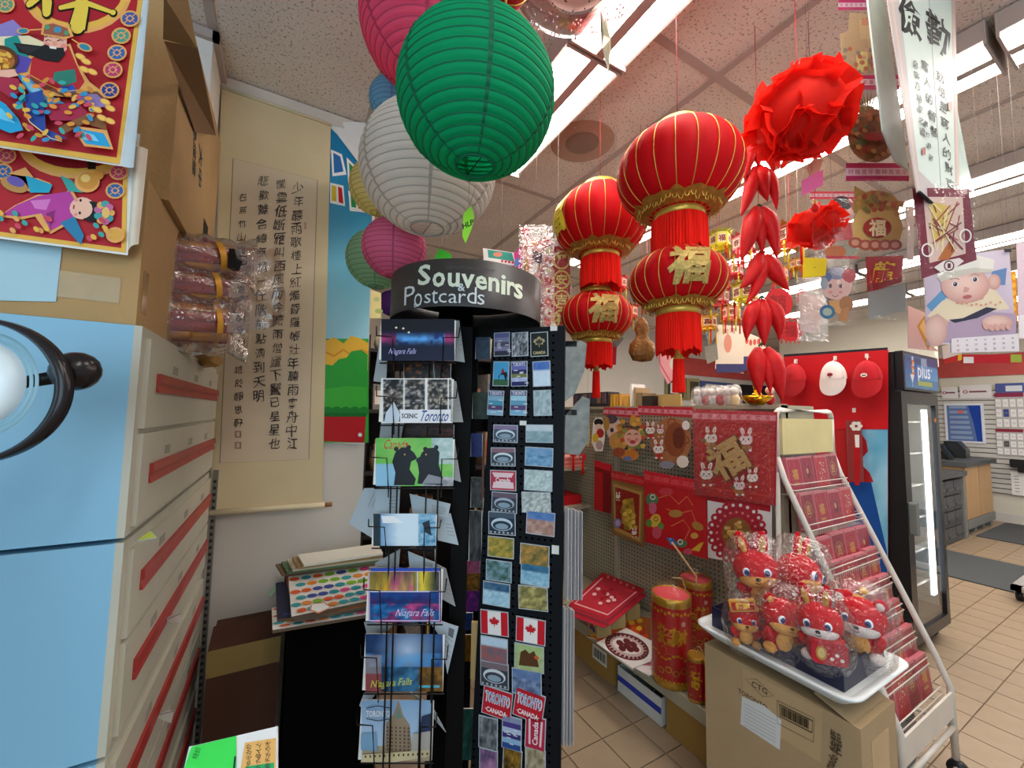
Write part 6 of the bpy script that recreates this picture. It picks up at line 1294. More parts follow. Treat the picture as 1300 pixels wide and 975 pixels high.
for args in [(914, 306, 2.3, 34, '#d8c83c', '#c8d030', 0, 'yellow flower topped festival lantern right of the big red lantern'), (944, 310, 2.4, 36, '#e08890', '#d86068', 1, 'pink festival lantern behind the chilli garland top'), (1003, 300, 2.2, 46, '#c8382c', '#d89038', 2, 'red drum shaped festival lantern left of the small pompom'),
             (902, 336, 2.8, 26, '#e07068', '#d8b040', 1, 'coral festival lantern low beside the big red lantern'), (946, 372, 2.5, 40, '#c8bc38', '#d8c848', 2, 'yellow festival lantern beside the fourth chilli cluster'), (912, 378, 2.7, 34, '#c84848', '#a83038', 0, 'dark red festival lantern right of the lower red lantern'),
             (928, 398, 2.9, 30, '#d88070', '#e0a048', 1, 'peach festival lantern above the shop red band'), (1012, 336, 2.8, 22, '#c88028', '#d8a038', 0, 'tiny amber festival lantern under the drum shaped one'), (990, 348, 3.0, 24, '#d86850', '#e8b848', 2, 'orange festival lantern behind the chilli garland'),
             (932, 344, 2.9, 28, '#d84c50', '#c83840', 1, 'scarlet festival lantern under the pink one'), (800, 396, 2.7, 26, '#d85c38', '#c84028', 0, 'orange red festival lantern between the two lantern pairs'), (822, 380, 2.9, 24, '#c83c30', '#d89c40', 1, 'small crimson festival lantern left of the lower right lantern'),
             (786, 360, 2.8, 26, '#d85050', '#d84040', 2, 'small coral festival lantern above the left lower red lantern'), (898, 410, 2.9, 30, '#d8a030', '#e0b838', 2, 'amber festival lantern under the lower red lantern side')]: small_lantern(*args)
# red paper-cut lanterns behind the garland
for q, ch, lab in (((966, 362, 1010, 408), '囍', 'red flocked lantern cut-out behind the garland, upper'), ((985, 405, 1022, 436), '福', 'red flocked cut-out pieces behind the garland, lower'), ((1010, 368, 1024, 384), '春', 'small red flocked cut-out beside the silver bag')):
    def dr(p, q=q, ch=ch):
        x0, y0, x1, y1 = q; w = x1-x0; h = y1-y0; p.E((x0+x1)/2, (y0+y1)/2, w*.42, h*.42, '#b81c20', 16); p.W(ch, (x0+x1)/2, (y0+y1)/2, h*.5, '#8c1016', .02)
        for k in range(5): p.Ln([(x0+w*(.2+.15*k), y0+h*.75), (x0+w*(.2+.15*k), y1)], 1.6, '#c02024')
        p.Rg((x0+x1)/2, y0+h*.1, w*.2, h*.12, 2, '#b81c20', 12)
    hangbag(q, lab, dr, 2.1, bag=False, name='red_cutout', cat='ornament')
# posters near the far band seen under the lanterns
flatq([(911, 412), (944, 414), (944, 474), (908, 468)], 'festival_poster', 'cream poster with red drawings above the far red band', 'poster', '#e4d4bc', 3.2, lambda p: (p.E(924, 436, 5, 12, '#d88c74'), p.B(909, 462, 944, 473, '#3c3c64'), p.W('台湾', 926, 420, 8, '#a84438')), string=True)
flatq([(944, 420), (972, 432), (972, 452), (944, 452)], 'festival_poster', 'small poster with red dots beside the garland', 'poster', '#e0ccb4', 3.3, lambda p: ([p.E(948+5*k, 432+4*noise(k, 1), 2, 4, '#c85440') for k in range(5)], p.B(944, 453, 972, 470, '#3c3c6c')), string=True)
flatq([(893, 412), (908, 398), (912, 420), (900, 440)], 'folded_card', 'blue grey folded card hanging by the lantern fringe', 'card', '#9c9ca8', 3.0, lambda p: p.Ln([(895, 430), (908, 410)], 1.5, '#4c7ca8'))
flatq([(894, 440), (910, 436), (912, 456), (898, 462)], 'folded_card', 'dull grey green card under the blue grey one', 'card', '#8c8878', 3.0)
flatq([(836, 446), (852, 442), (866, 470), (848, 488), (838, 470)], 'flat_ornament', 'pink and white flat ornament hanging behind the lower right tassel', 'ornament', '#d89090', 2.4, lambda p: (p.E(856, 462, 6, 8, '#c8c0a8'), p.Ln([(837, 446), (838, 462), (852, 486)], 1.2, '#b83c50')), string=True)
flatq([(778, 440), (783, 440), (782, 463), (778, 463)], 'red_ribbon', 'thin dark red ribbon hanging right of the left lantern fringe', 'ribbon', '#a82030', 1.9, string=True)
flatq([(773, 436), (786, 425), (792, 430), (779, 446)], 'grey_clip', 'grey pointed clip behind the lower left lantern', 'clip', '#6c7470', 1.95, string=True)
# light seasonal things behind the header, left
flatq([(471, 368), (484, 372), (484, 404), (470, 404)], 'leafy_print', 'cream print with green leaves far behind the poster edge', 'print', '#e0d898', 2.3, lambda p: (p.E(478, 380, 4, 3, '#b8c888'), p.E(481, 395, 5, 3, '#a8b870')), yaw=-10)
# ================================================================ pegboard gondola in the middle
o = GN = thing('gondola_shelf', 'beige pegboard gondola full of red New Year decorations', 'shelf unit', (2.1, 1.06, 0))
BG = mat('beige_enamel', '#a39b84', rough=.45); PGM = mat('beige_pegboard', '#968f78', rough=.6); 
g = G(); g.box(.012, 0.03, .25, .03, 2.2, 1.545, PGM); g.build('pegboard', o)
g = G()
for j in range(50):
    for i in range(84):
        y = .05+.0254*i; z = .28+.0254*j
        g.add([(.0115, y+.0045*cos(t), z+.0045*sin(t)) for t in (0, 1.05, 2.09, 3.14, 4.19, 5.24)], [(5, 4, 3, 2, 1, 0)], HOL)
g.build('peg_hole', o, kind='stuff')
for y in (0, 1.1, 2.2): g = G(); g.box(-.01, y, 0, .05, y+.03, 1.57, BG); g.build('upright', o)
g = G(); g.box(-.02, 0, 1.545, .30, 2.23, 1.565, BG); g.build('top_ledge', o)
g = G(); g.box(-.46, .03, .225, .012, 2.2, .245, BG); g.box(-.475, .03, .19, -.46, 2.2, .25, BG); g.build('base_deck', o)
g = G()
for k in range(70): g.box(-.44+.018*(k % 2), .05+.03*k, .2452, -.43+.018*(k % 2), .062+.03*k, .2456, HOL)
g.build('deck_slot', o, kind='stuff')
g = G(); g.box(-.46, 0, 0, .012, .028, .245, mat('grey_green_end', '#7f8274', rough=.5)); g.build('end_bracket', o)
g = G(); g.box(.03, 0, 0, .30, 2.2, 1.54, BG); g.build('core', o)
for y0, y1, z in ((1.45, 2.15, 1.09), (1.42, 2.15, .80)): g = G(); g.box(-.30, y0, z-.02, .012, y1, z, BG); g.box(-.31, y0, z-.04, -.30, y1, z+.004, BG); g.build('shelf', o)
# goods on those shelves, partly behind the spinner
for k in range(8):
    g = G(); g.box(1.84, 2.52, 1.092+.0105*k, 2.08, 2.74-.01*(k % 3), 1.1015+.0105*k, PRINT, ('#d8786c', '#e0968a', '#c85c54')[k % 3]); tag(g.build('red_envelope_pack', None), 'salmon pink envelope pack, %s from the bottom of the shelf pile' % ordn[k].replace('top', 'lowest'), 'envelopes', 'salmon envelope packs on the middle shelf')
g = G(); g.box(1.86, 2.55, .802, 2.08, 2.95, .87, PRINT, '#b81820'); tag(g.build('red_box', None), 'plain red box on the lower side shelf behind the spinner', 'box')
# cartons below the deck
def carton(x0, y0, x1, y1, z1, lab, col=None):
    o = thing('cardboard_box', lab, 'box', (x0, y0, 0)); g = G(); g.box(0, 0, 0.002, x1-x0, y1-y0, z1, col or mat('shaded_kraft', '#a07a3c', rough=.8)); g.build('carton', o); return o
c1 = carton(1.665, 1.76, 2.05, 2.10, .185, 'brown carton with a barcode label under the left half of the deck')
p = PP(c1); c1.rotation_euler = (0, 0, 0)
g = G(); g.box(-.0012, .05, .07, -.0002, .17, .15, PRINT, '#d8d4c4'); 
for k in range(14): g.box(-.0016, .058+.0075*k, .085, -.0012, .0605+.0075*k+.002*(k % 3), .135, PRINT, '#3a3026')
g.build('barcode_label', c1)
carton(1.665, 2.13, 2.05, 2.45, .18, 'brown carton farthest left under the deck')
carton(1.665, 1.10, 2.05, 1.40, .185, 'brown carton under the right end of the deck')
o = thing('open_tray_box', 'white open box with a blue stripe holding dark plastic parts under the deck', 'box', (1.665, 1.43, 0.002))
for b in ((0, 0, 0, .38, .004, .13), (0, .29, 0, .38, .294, .13), (0, .004, 0, .004, .29, .13), (.376, .004, 0, .38, .29, .13), (.004, .004, 0, .376, .29, .004)): g = G(); g.box(*b); g.build('side', o, mat('white_carton', '#cfccc4'))
g = G(); g.box(-.0012, 0, .055, -.0002, .294, .085); g.build('blue_stripe', o, mat('blue_ink', '#2c3c9c'))
for k in range(9): g = G(); a = .03+.24*noise(k, 1); g.tube([(.02+.3*noise(k, 2), a, .10+.03*noise(k, 4)), (.05+.3*noise(k, 3), a+.05, .14), (.09+.25*noise(k, 5), a+.02, .11)], .011, 6, (BK, mat('silver_plastic'), mat('smoke_bag', '#5a5a58', rough=.2))[k % 3]); tag(g.build('plastic_part', None if False else o))
# ---- merchandise hanging on pegs: flat things on planes in front of the board
def pegthing(q, lab, draw, X, name='bagged_ornament', cat='ornament', back=None, film=FILM, puff=.012, hook=True, th=.006, pics=None, grp=None, yaw=-90):
    cx = sum(a[0] for a in q)/4; cy = sum(a[1] for a in q)/4; o = thing(name, lab, cat, at(cx, cy, X=X), yaw, grp); p = PP(o, PRINT); a = [p.M(*u) for u in q]
    if back: g = G(); g.prism(a, .0003, th, 'y', PRINT, back); g.build('backing_card', o)
    draw(p); p.build('ornament', o)
    TL, TR, BR, BL = a
    if film:
        g = G(); g.grid(8, 9, lambda u, v: ((TL[0]*(1-u)+TR[0]*u)*v+(BL[0]*(1-u)+BR[0]*u)*(1-v), -.008-puff*sin(pi*u)*sin(pi*v)*(.6+.8*vn(u*6, v*6, int(cx))), (TL[1]*(1-u)+TR[1]*u)*v+(BL[1]*(1-u)+BR[1]*u)*(1-v)), film); g.build('clear_bag', o)
    if hook: g = G(); mx = (TL[0]+TR[0])/2; mz = max(TL[1], TR[1])-.008; g.tube([(mx, -.012, mz+.004), (mx, -.010, mz), (mx, 2.11-X, mz)], .002, 5, mat('peg_steel', '#b8b4a8', metal=.7, rough=.3)); g.build('peg_hook', o)
    return o
def rabbit(p, x, y, s, c='#f0e6dc', out='#a0603c', rot=0, carrot=True):
    for dx in (-.42, .42): p.E(x+dx*s-.0*s, y-.95*s, .30*s, .55*s, out, 12, rot=dx*40); p.E(x+dx*s, y-.93*s, .22*s, .46*s, c, 12, rot=dx*40); p.E(x+dx*s, y-.9*s, .10*s, .3*s, '#e8a8a0', 10, rot=dx*40)
    p.E(x, y, .82*s, .72*s, out, 16); p.E(x, y, .74*s, .64*s, c, 16)
    for dx in (-.3, .3): p.E(x+dx*s, y-.02*s, .09*s, .13*s, '#3a2420', 8); p.E(x+dx*1.6*s, y+.2*s, .14*s, .09*s, '#e8a098', 8)
    p.E(x, y+.2*s, .09*s, .06*s, '#a04840', 8); p.E(x, y-.52*s, .34*s, .14*s, '#c02c30', 10)
    p.E(x+.1*s, y+1.0*s, .6*s, .45*s, out, 12); p.E(x+.1*s, y+1.0*s, .5*s, .38*s, '#b8302c' if not carrot else '#a8703c', 12)
    if carrot: p.P([(x-.9*s, y+.3*s), (x-.5*s, y+.5*s), (x-.1*s, y+1.3*s), (x-.4*s, y+1.4*s)], '#c86c24'); p.E(x-.85*s, y+.3*s, .3*s, .2*s, '#5c7c34', 8)
    p.E(x-.3*s, y+1.25*s, .2*s, .15*s, c, 8); p.E(x+.5*s, y+1.25*s, .2*s, .15*s, c, 8)
def hd(p, q, txt='恭贺新禧新年快乐', c='#c02434', c2='#dc8c98'):
    TL, TR, BR, BL = [Vector(u) for u in q]; p.P(q, c); L2 = lambda u, v: ((TL*(1-u)+TR*u)*(1-v)+(BL*(1-u)+BR*u)*v); p.P([tuple(L2(0, .3)), tuple(L2(1, .3)), tuple(L2(1, .75)), tuple(L2(0, .75))], c2)
    for k, ch in enumerate(txt): m = L2((k+.8)/(len(txt)+.6), .52); p.W(ch, m.x, m.y, (BL-TL).length*.42, c, .02)
def d_bigfu(p):
    hd(p, [(879, 520), (985, 523), (985, 538), (879, 535)])
    p.P([(884, 545), (896, 536), (966, 540), (982, 552), (984, 628), (970, 638), (900, 630), (884, 612)], '#b81420'); p.Ln([(890, 548), (976, 550), (978, 630), (892, 618)], 1, '#d84838', True)
    for k in range(14): p.E(890+88*noise(k, 1), 548+80*noise(k, 2), 2.4, 2.4, '#d83c30', 8)
    rabbit(p, 903, 556, 10.5); rabbit(p, 948, 558, 11, '#f0dcdc', '#b07070'); rabbit(p, 898, 602, 11, carrot=False); rabbit(p, 940, 616, 9.5, '#f0dcdc', carrot=True); rabbit(p, 957, 606, 9.5, carrot=False)
    p.W('福', 925, 583, 50, '#7c4c24', .045, 0, 30); p.W('福', 924.5, 582.5, 48, '#c49c60', .03, 0, 30)
o = pegthing([(879, 519), (986, 523), (984, 642), (882, 628)], 'large bagged red square with a gold lucky character and white rabbits on the pegboard', d_bigfu, 1.98, back='#a81824', film=BAG)
def d_rab(p):
    hd(p, [(810, 515), (880, 517), (880, 530), (810, 526)]); p.E(852, 560, 26, 30, '#a86c44', 20)
    for k in range(16): p.Rg(856+14*cos(k*.9), 558+22*sin(k*.9), 5, 5, 1.2, ('#7c3420', '#b87840')[k % 2], 10)
    p.E(858, 558, 14, 22, '#8c4828', 16); p.E(862, 556, 8, 14, '#6a2c1c', 12); rabbit(p, 826, 546, 8, carrot=False); rabbit(p, 839, 547, 6, '#e8d0d0'); rabbit(p, 837, 570, 9, carrot=False); p.E(868, 586, 8, 8, '#e8d8c8', 10); p.E(848, 590, 10, 5, '#8c8c98', 10); p.E(872, 540, 5, 6, '#ece0d8', 10)
pegthing([(810, 515), (880, 517), (881, 598), (812, 591)], 'clear bag with white rabbits on a brown ornament, upper row of the pegboard', d_rab, 2.00, film=FILM)
def d_god(p):
    hd(p, [(766, 517), (812, 518), (812, 531), (766, 527)], '财神到福'); p.E(780, 545, 10, 14, '#e0c0b0'); p.E(776, 532, 8, 6, '#4c4048'); p.E(770, 538, 4, 9, '#b88430'); p.E(777, 546, 2.4, 3, '#2c2428'); p.E(785, 560, 12, 12, '#c89048')
    for k in range(44): a = noise(k, 1)*2*pi; p.E(803+22*math.sqrt(noise(k, 2))*cos(a), 553+24*math.sqrt(noise(k, 3))*sin(a), 3.4, 3, ('#e0b050', '#d89838', '#a87c34', '#c85438', '#8c9c4c')[k % 5], 8)
    p.E(804, 556, 11, 11, '#e4ac98', 16); p.E(799, 558, 2.4, 2, '#d87c78', 8); p.E(809, 558, 2.4, 2, '#d87c78', 8); p.Ln([(797, 552), (800, 550), (802, 552)], 1, '#5c2c28'); p.Ln([(806, 552), (809, 550), (811, 552)], 1, '#5c2c28'); p.E(804, 561, 4, 2.4, '#b03c40', 10); p.E(800, 578, 12, 7, '#c87c30'); p.E(786, 574, 8, 6, '#9c4c30'); p.E(798, 582, 5, 3, '#6a78b0')
pegthing([(766, 517), (830, 518), (832, 592), (770, 583)], 'clear bag with a laughing wealth god face in gold, left of the rabbit bag', d_god, 2.03, film=FILM)
def d_doll(p): p.P([(753, 536), (756, 530), (764, 530), (767, 537), (768, 556), (765, 573), (756, 573), (751, 562), (752, 548)], '#f0ece0'); p.E(760, 536, 6, 4.5, '#201c1c', 12); p.E(760, 542, 4.5, 4, '#ecd0c0', 12); p.E(762, 550, 5, 6, '#c02c28', 12); p.E(756, 556, 4, 6, '#e0c030', 12); p.E(761, 565, 4.5, 6, '#b8a0a0', 12)
pegthing([(751, 530), (768, 530), (768, 574), (751, 573)], 'small die-cut girl doll in red with black hair hanging at the pegboard left', d_doll, 2.05, name='paper_doll', film=None)
def d_frame(p):
    hd(p, [(776, 597), (820, 606), (819, 618), (776, 608)], '吉祥', '#b81824', '#c83c3c'); p.P([(777, 610), (818, 622), (816, 692), (778, 676)], '#8c6430'); p.P([(779, 614), (815, 625), (813, 688), (780, 673)], '#b08848'); p.P([(781, 618), (812, 628), (811, 682), (782, 669)], '#8c2018'); p.P([(792, 634), (804, 632), (807, 660), (800, 674), (790, 664), (789, 646)], '#a8842c')
    for k in range(22): p.E(790+17*noise(k, 1), 636+36*noise(k, 2), 3, 3, ('#c8a438', '#8c6c20', '#dcc050')[k % 3], 8)
    rabbit(p, 785, 630, 4); rabbit(p, 806, 676, 4.4, carrot=False); p.E(785, 664, 5, 6, '#7c7cb0', 10); p.E(785, 664, 3, 4, '#c0a0c0', 8)
pegthing([(776, 597), (820, 606), (817, 694), (777, 677)], 'gold framed picture of a golden figure, left in the lower pegboard row', d_frame, 2.00, back='#7c5428', film=FILM, name='framed_ornament')
def d_fish(p):
    hd(p, [(817, 597), (898, 612), (899, 626), (818, 612)], '福满乾坤大吉', '#c8202c', '#d4444c'); p.P([(818, 613), (897, 627), (898, 710), (819, 687)], '#b8161e')
    for pts in ([(836, 632), (850, 628), (862, 640), (872, 630), (880, 642)], [(846, 646), (862, 652), (878, 648), (884, 664)], [(852, 668), (868, 660), (876, 672), (870, 684)]): p.Ln(pts, .8, '#d88048')
    p.E(832, 661, 7, 9, '#d8b040', 14, rot=20); p.E(824, 664, 4, 5, '#5c8c3c', 10); p.E(839, 668, 4, 5, '#5c8c3c', 10); p.Rg(833, 659, 2.6, 2.6, .8, '#5c2c10', 10); p.E(834, 676, 6, 8, '#c84c60', 12); p.E(828, 634, 8, 8, '#4c7c54', 12); p.Rg(829, 631, 3, 3, 1, '#f0e4d8', 10); p.E(829, 645, 5, 8, '#c8607c', 12); p.E(846, 624, 9, 5, '#c83c48', 12); p.E(858, 652, 9, 5, '#a8803c', 12); p.E(886, 668, 8, 5, '#a87c34', 12, rot=30); p.E(882, 680, 5, 4, '#c89c48', 10); p.E(866, 690, 7, 5, '#4c7c54', 12); p.Rg(864, 688, 3, 3, 1, '#f0e4d8', 10); p.P([(878, 698), (888, 690), (894, 688), (888, 700)], '#dcb438'); p.P([(846, 682), (856, 684), (862, 692), (852, 692)], '#3c78b8'); p.E(874, 700, 6, 4, '#c84c60', 10)
pegthing([(817, 597), (898, 612), (899, 710), (819, 688)], 'red bag with coloured carp and gold outlines, middle of the lower pegboard row', d_fish, 1.99, back='#a81420', film=FILM)
def d_cut(p):
    p.P([(898, 631), (978, 648), (978, 722), (899, 708)], '#dcdad6'); p.P([(898, 626), (978, 640), (978, 650), (898, 635)], '#b01c28'); p.E(936, 676, 34, 36, '#b02434', 28)
    for k in range(22): a = 2*pi*k/22; p.E(936+33*cos(a), 676+35*sin(a), 5.4, 5.4, '#b02434', 10); p.E(936+33*cos(a), 676+35*sin(a), 2.2, 2.2, '#dcdad6', 8)
    for k in range(20): a = 2*pi*k/20; p.E(936+25*cos(a), 676+26*sin(a), 1.8, 1.8, '#d87c80', 6)
    p.E(936, 677, 19, 20, '#8c5c2c', 20)
    for k in range(26): a = noise(k, 1)*2*pi; p.E(936+16*noise(k, 2)*cos(a), 677+17*noise(k, 3)*sin(a), 3, 2.4, ('#c8a050', '#a87c38', '#d8b870')[k % 3], 8)
pegthing([(897, 626), (979, 640), (979, 722), (899, 708)], 'white card with a scalloped red paper-cut medallion, right in the lower pegboard row', d_cut, 1.99, back='#d8d6d2', film=FILM)
def d_strip(p): p.P([(755, 584), (776, 590), (774, 598), (755, 592)], '#c8202c'); p.P([(755, 598), (765, 600), (765, 650), (754, 646)], '#b81c20'); p.P([(766, 600), (775, 602), (775, 652), (766, 650)], '#7c1418')
pegthing([(755, 584), (776, 590), (775, 652), (754, 647)], 'pair of red hanging strips left of the gold framed picture', d_strip, 2.03, name='red_banner', cat='banner', film=None, back='#8c1418')
for x, y, c_, lab in ((728, 576, '#b82028', 'red die shaped charm hanging behind the silver bags'), (740, 580, '#b02830', 'small doll charm with red tassel at the far left of the pegboard')):
    o = thing('charm', lab, 'charm', at(x, y, X=1.95), -90); g = G(); g.rbox(-.02, -.018, -.02, .02, .018, .02, .006, mat('charm_red', c_, rough=.3)); g.ell((0, -.018, .0), (.010, .004, .010), 8, mat('cream_spot', '#ecdcc8')); g.build('body', o)
    g = G(); g.tube([(0, 0, -.02), (0, 0, -.13)], [.007, .010], 8, FRG); g.build('tassel', o); g = G(); g.tube([(0, 0, .02), (0, 0, .07), (0, .14, .07)], .0012, 4, RSTR); g.build('cord', o)
# left side: paler strip charms
flatq([(744, 530), (748, 532), (749, 560), (746, 568), (743, 560)], 'edge_on_ornament', 'gold edged die-cut ornament seen edge-on beside the paper doll', 'ornament', '#c8a860', 2.42, yaw=-60, string=True)
# ---- goods on the base deck
DZ = .2475
def at_deck(x, y): v = at(x, y, Z=DZ); v.z = DZ; return v
def flatdeck(q, z, name, lab, cat, draw, th=.004, edge='#b8b4ac', grp=None):
    cx = sum(a[0] for a in q)/4; cy = sum(a[1] for a in q)/4; o = thing(name, lab, cat, at(cx, cy, Z=z), 0, grp, rx=-90); p = PP(o, PRINT); a = [p.M(*u) for u in q]; g = G(); g.prism(a, .0003, th, 'y', PRINT, edge); g.build('sheets', o); draw(p); p.build('print', o); return o
flatdeck([(745, 808), (792, 778), (826, 785), (826, 830)], .254, 'festival_sheet', 'orange and yellow printed sheet lying on the deck under the white card', 'sheet', lambda p: (p.P([(745, 808), (792, 778), (826, 785), (826, 830)], '#a85c2c'), p.P([(748, 806), (794, 782), (800, 788), (756, 812)], '#d8b030'), p.P([(752, 808), (776, 796), (786, 806), (762, 816)], '#d04c24'), [p.E(790+30*noise(k, 1), 786+24*noise(k, 2), 4, 3, ('#d8501c', '#e0b030', '#a83020')[k % 3], 8) for k in range(20)]))
def d_seal(p):
    q = [(757, 816), (795, 797), (830, 815), (826, 840), (803, 848)]; p.P(q, '#dedad4'); p.E(796, 821, 29, 16, '#5c1c20', 26, rot=18); p.E(796, 821, 26, 14, '#c0a8a4', 26, rot=18)
    for k in range(26): a = 2*pi*k/26; p.E(796+24*cos(a)*.96-3*sin(a), 821+12.5*sin(a)+7.4*cos(a)*.96, 2.2, 1.6, '#5c1c20', 7)
    p.E(796, 821, 19, 9, '#d8d0cc', 22, rot=18)
    for dx, dy in ((-9, -4), (0, -6), (8, -2), (-6, 3), (4, 4), (11, 4), (0, 0)): p.E(796+dx, 821+dy, 5.4, 3.6, '#5c1c20', 9, rot=30)
flatdeck([(757, 816), (795, 797), (832, 818), (803, 850)], .262, 'paper_cut_card', 'white card with a round maroon paper-cut lying on the deck', 'card', d_seal)
flatdeck([(803, 846), (826, 832), (846, 842), (824, 858)], .256, 'paper_cut_card', 'corner of a white and pink card sticking out under the paper-cut card', 'card', lambda p: (p.P([(803, 846), (826, 832), (846, 842), (824, 858)], '#dcd4d0'), p.P([(812, 844), (828, 836), (840, 842), (828, 846)], '#c87c80')))
for k in range(3):
    a = at(752+19*k, 806-11*k, Z=DZ); o = thing('picture_box', ['left', 'middle', 'right'][k]+' small box with yellow and blue pictures under the red envelope pile', 'box', (a.x, a.y, DZ+.001), -90-12, 'picture boxes under the envelope pile')
    g = G(); g.box(-.055, 0, 0, .055, .09, .095, mat('box_cream', '#b09c64')); g.build('box', o); p = Pic(PRINT); p.rect(-.045, .01, .045, .085, '#c8a040'); p.oell(-.01, .05, .02, .022, '#a83028'); p.oell(.015, .035, .018, .016, '#2c3c90'); p.oell(-.02, .03, .014, .012, '#2c4ca0'); p.build('print', o)
RP = [(722, 768), (765, 727), (818, 748), (772, 786)]
for k in range(4):
    q = [(x+(k-3)*1.5*(-1)**k, y+(3-k)*3.5) for x, y in RP]
    def dr(p, q=q):
        p.P(q, '#b01c2c'); c_ = [((x-769)*.86+769, (y-757)*.84+757) for x, y in q]; p.P(c_, '#d8a0a0'); c_ = [((x-769)*.8+769, (y-757)*.78+757) for x, y in q]; p.P(c_, '#b42838')
        for i in range(16): p.E(769+30*(noise(i, 1)-.5), 757+20*(noise(i, 2)-.5), 3, 2, ('#d8b0b0', '#a01424')[i % 2], 7)
        p.P([(765, 727), (818, 748), (814, 754), (760, 732)], '#a81420'); [p.W('吉', 772+8*i, 733+3.4*i, 4, '#e0a0a0') for i in range(5)]
    flatdeck(q, .352+.008*k, 'red_envelope_pack', ['lowest', 'second', 'third', 'topmost'][k]+' pack of red printed envelopes in the pile on the deck', 'envelopes', dr, .007, '#b8505c', 'red envelope pile on the deck')
# firecracker style cylinders
CYR = mat('cylinder_red', '#a81818', rough=.35, coat=.3); 
def barrel(px, py, r, h, lab, txt, big=True, bagged=True):
    v = at_deck(px, py); o = thing('candle_drum' if big else 'firecracker_tube', lab, 'decoration', v, 0, 'red and gold drums on the deck'); seg = [(0, h*.07, GD2), (h*.07, h*.93, CYR), (h*.93, h, GD2)]
    g = G(); g.lathe([(r, h*.07), (r, h*.93)], 36, CYR); g.build('wrap', o)
    g = G(); g.lathe([(0, 0), (r*1.01, 0), (r*1.015, h*.03), (r*1.005, h*.08)], 36, GD2); g.build('bottom_band', o)
    g = G(); g.lathe([(r*1.005, h*.90), (r*1.015, h*.95), (r*1.01, h), (r*.93, h*1.002), (r*.92, h*.99)], 36, GD2); g.build('top_band', o)
    g = G(); g.lathe([(0, h*.99), (r*.93, h*.99)], 36, mat('pink_lid', '#cc4a50', rough=.4) if big else GD2); g.build('lid', o)
    base = math.atan2(-v.y, -v.x); p = Pic(FOIL)
    p.fn = lambda q: ((r+.001-q[1]*3)*cos(base+q[0]/r), (r+.001-q[1]*3)*sin(base+q[0]/r), q[2])
    cG = '#c8962c'
    def GRD(x0, z0, x1, z1, c): y = p._l(); p.grid(10, 1, lambda u, v: (x0+(x1-x0)*u, y, z0+(z1-z0)*v), None, None, c)
    if big:
        p.text(txt[0], -r*.28, h*.60, r*.95, cG, 'c', .05); p.text(txt[1], r*.42, h*.58, r*.85, cG, 'c', .05); p.text(txt[2], -r*.1, h*.45, r*.8, cG, 'c', .05)
        for k in range(14): a = -2.2*r+4.4*r*k/13; p.oell(a*.55, h*.36+.012*sin(k), r*.10, r*.055, cG, 8)
        for k in range(5): p.ring(-r*.5+r*.35*k, h*(.2+.03*(k % 2)), r*.16, r*.16, r*.05, '#b88c38', 14)
        for k in range(16): p.oell(-r*1.3+r*2.6*k/15, h*.85+.006*(k % 2), r*.07, r*.09, cG, 8); p.oell(-r*1.3+r*2.6*k/15, h*.11, r*.07, r*.05, cG, 8)
        p.oell(r*.5, h*.76, r*.1, r*.13, '#c89898', 10)
    else:
        for k, ch in enumerate(txt): p.text(ch, -r*.1, h*(.62-.2*k), r*1.0, '#e0b828', 'c', .06)
        for k in range(8): p.oell(-r+2*r*noise(k, 1), h*(.15+.7*noise(k, 2)), r*.18, r*.08, cG, 8)
    p.build('gold_print', o)
    if bagged:
        g = G(); rr = r*1.05
        g.lathe([(rr, .002), (rr*1.01, h*.5), (rr*1.02, h*.98), (rr*.8, h*1.06), (rr*.35, h*1.12), (.006, h*1.17), (.010, h*1.20), (.004, h*1.19)], 22, FILM, lob=lambda t, z: 1+.02*sin(t*5+z*60)+.02*noise(int(t*6), int(z*40))); g.build('clear_wrap', o)
        g = G(); g.tube([(0.01, 0, h*1.17), (r*.9, -.0, h*1.13), (r*1.15, -.01, h*.95), (r*1.1, 0, h*.8)], .003, 5, mat('beige_cord', '#b09468')); g.build('cord', o)
    return o
GD2 = mat('bright_gold_foil', '#b88c2c', rough=.28, metal=.6, var=.2, scale=50, bump=.3, bscale=140)
barrel(853, 862, .090, .40, 'front large red and gold drum with lucky writing on the deck', '招财進')
barrel(884, 822, .085, .37, 'rear large red and gold drum, behind and right of the front one', '吉祥宝')
barrel(884, 888, .035, .19, 'left small red firecracker tube with gold top beside the carton', '福寿', False)
barrel(905, 897, .035, .19, 'right small red firecracker tube with gold top beside the carton', '吉祥', False)
# paint-tipped stick leaning over the rear drum
o = thing('wrapped_stick', 'pale stick with a blue tip wrapped in plastic leaning above the rear drum', 'stick', at(880, 722, X=1.88), 0); a = at(850, 684, X=1.93)-o.location; b = at(884, 732, X=1.90)-o.location
g = G(); g.tube([b, a*.9+b*.1], .006, 6, mat('pale_stick', '#c8a070')); g.build('stick', o); g = G(); g.tube([a*.95+b*.05, a], .008, 6, mat('blue_tip', '#3c80b8')); g.build('tip', o); g = G(); g.tube([b, Vector((b.x, b.y, .62-o.location.z))], .004, 5, mat('pale_stick')); g.build('stem', o)
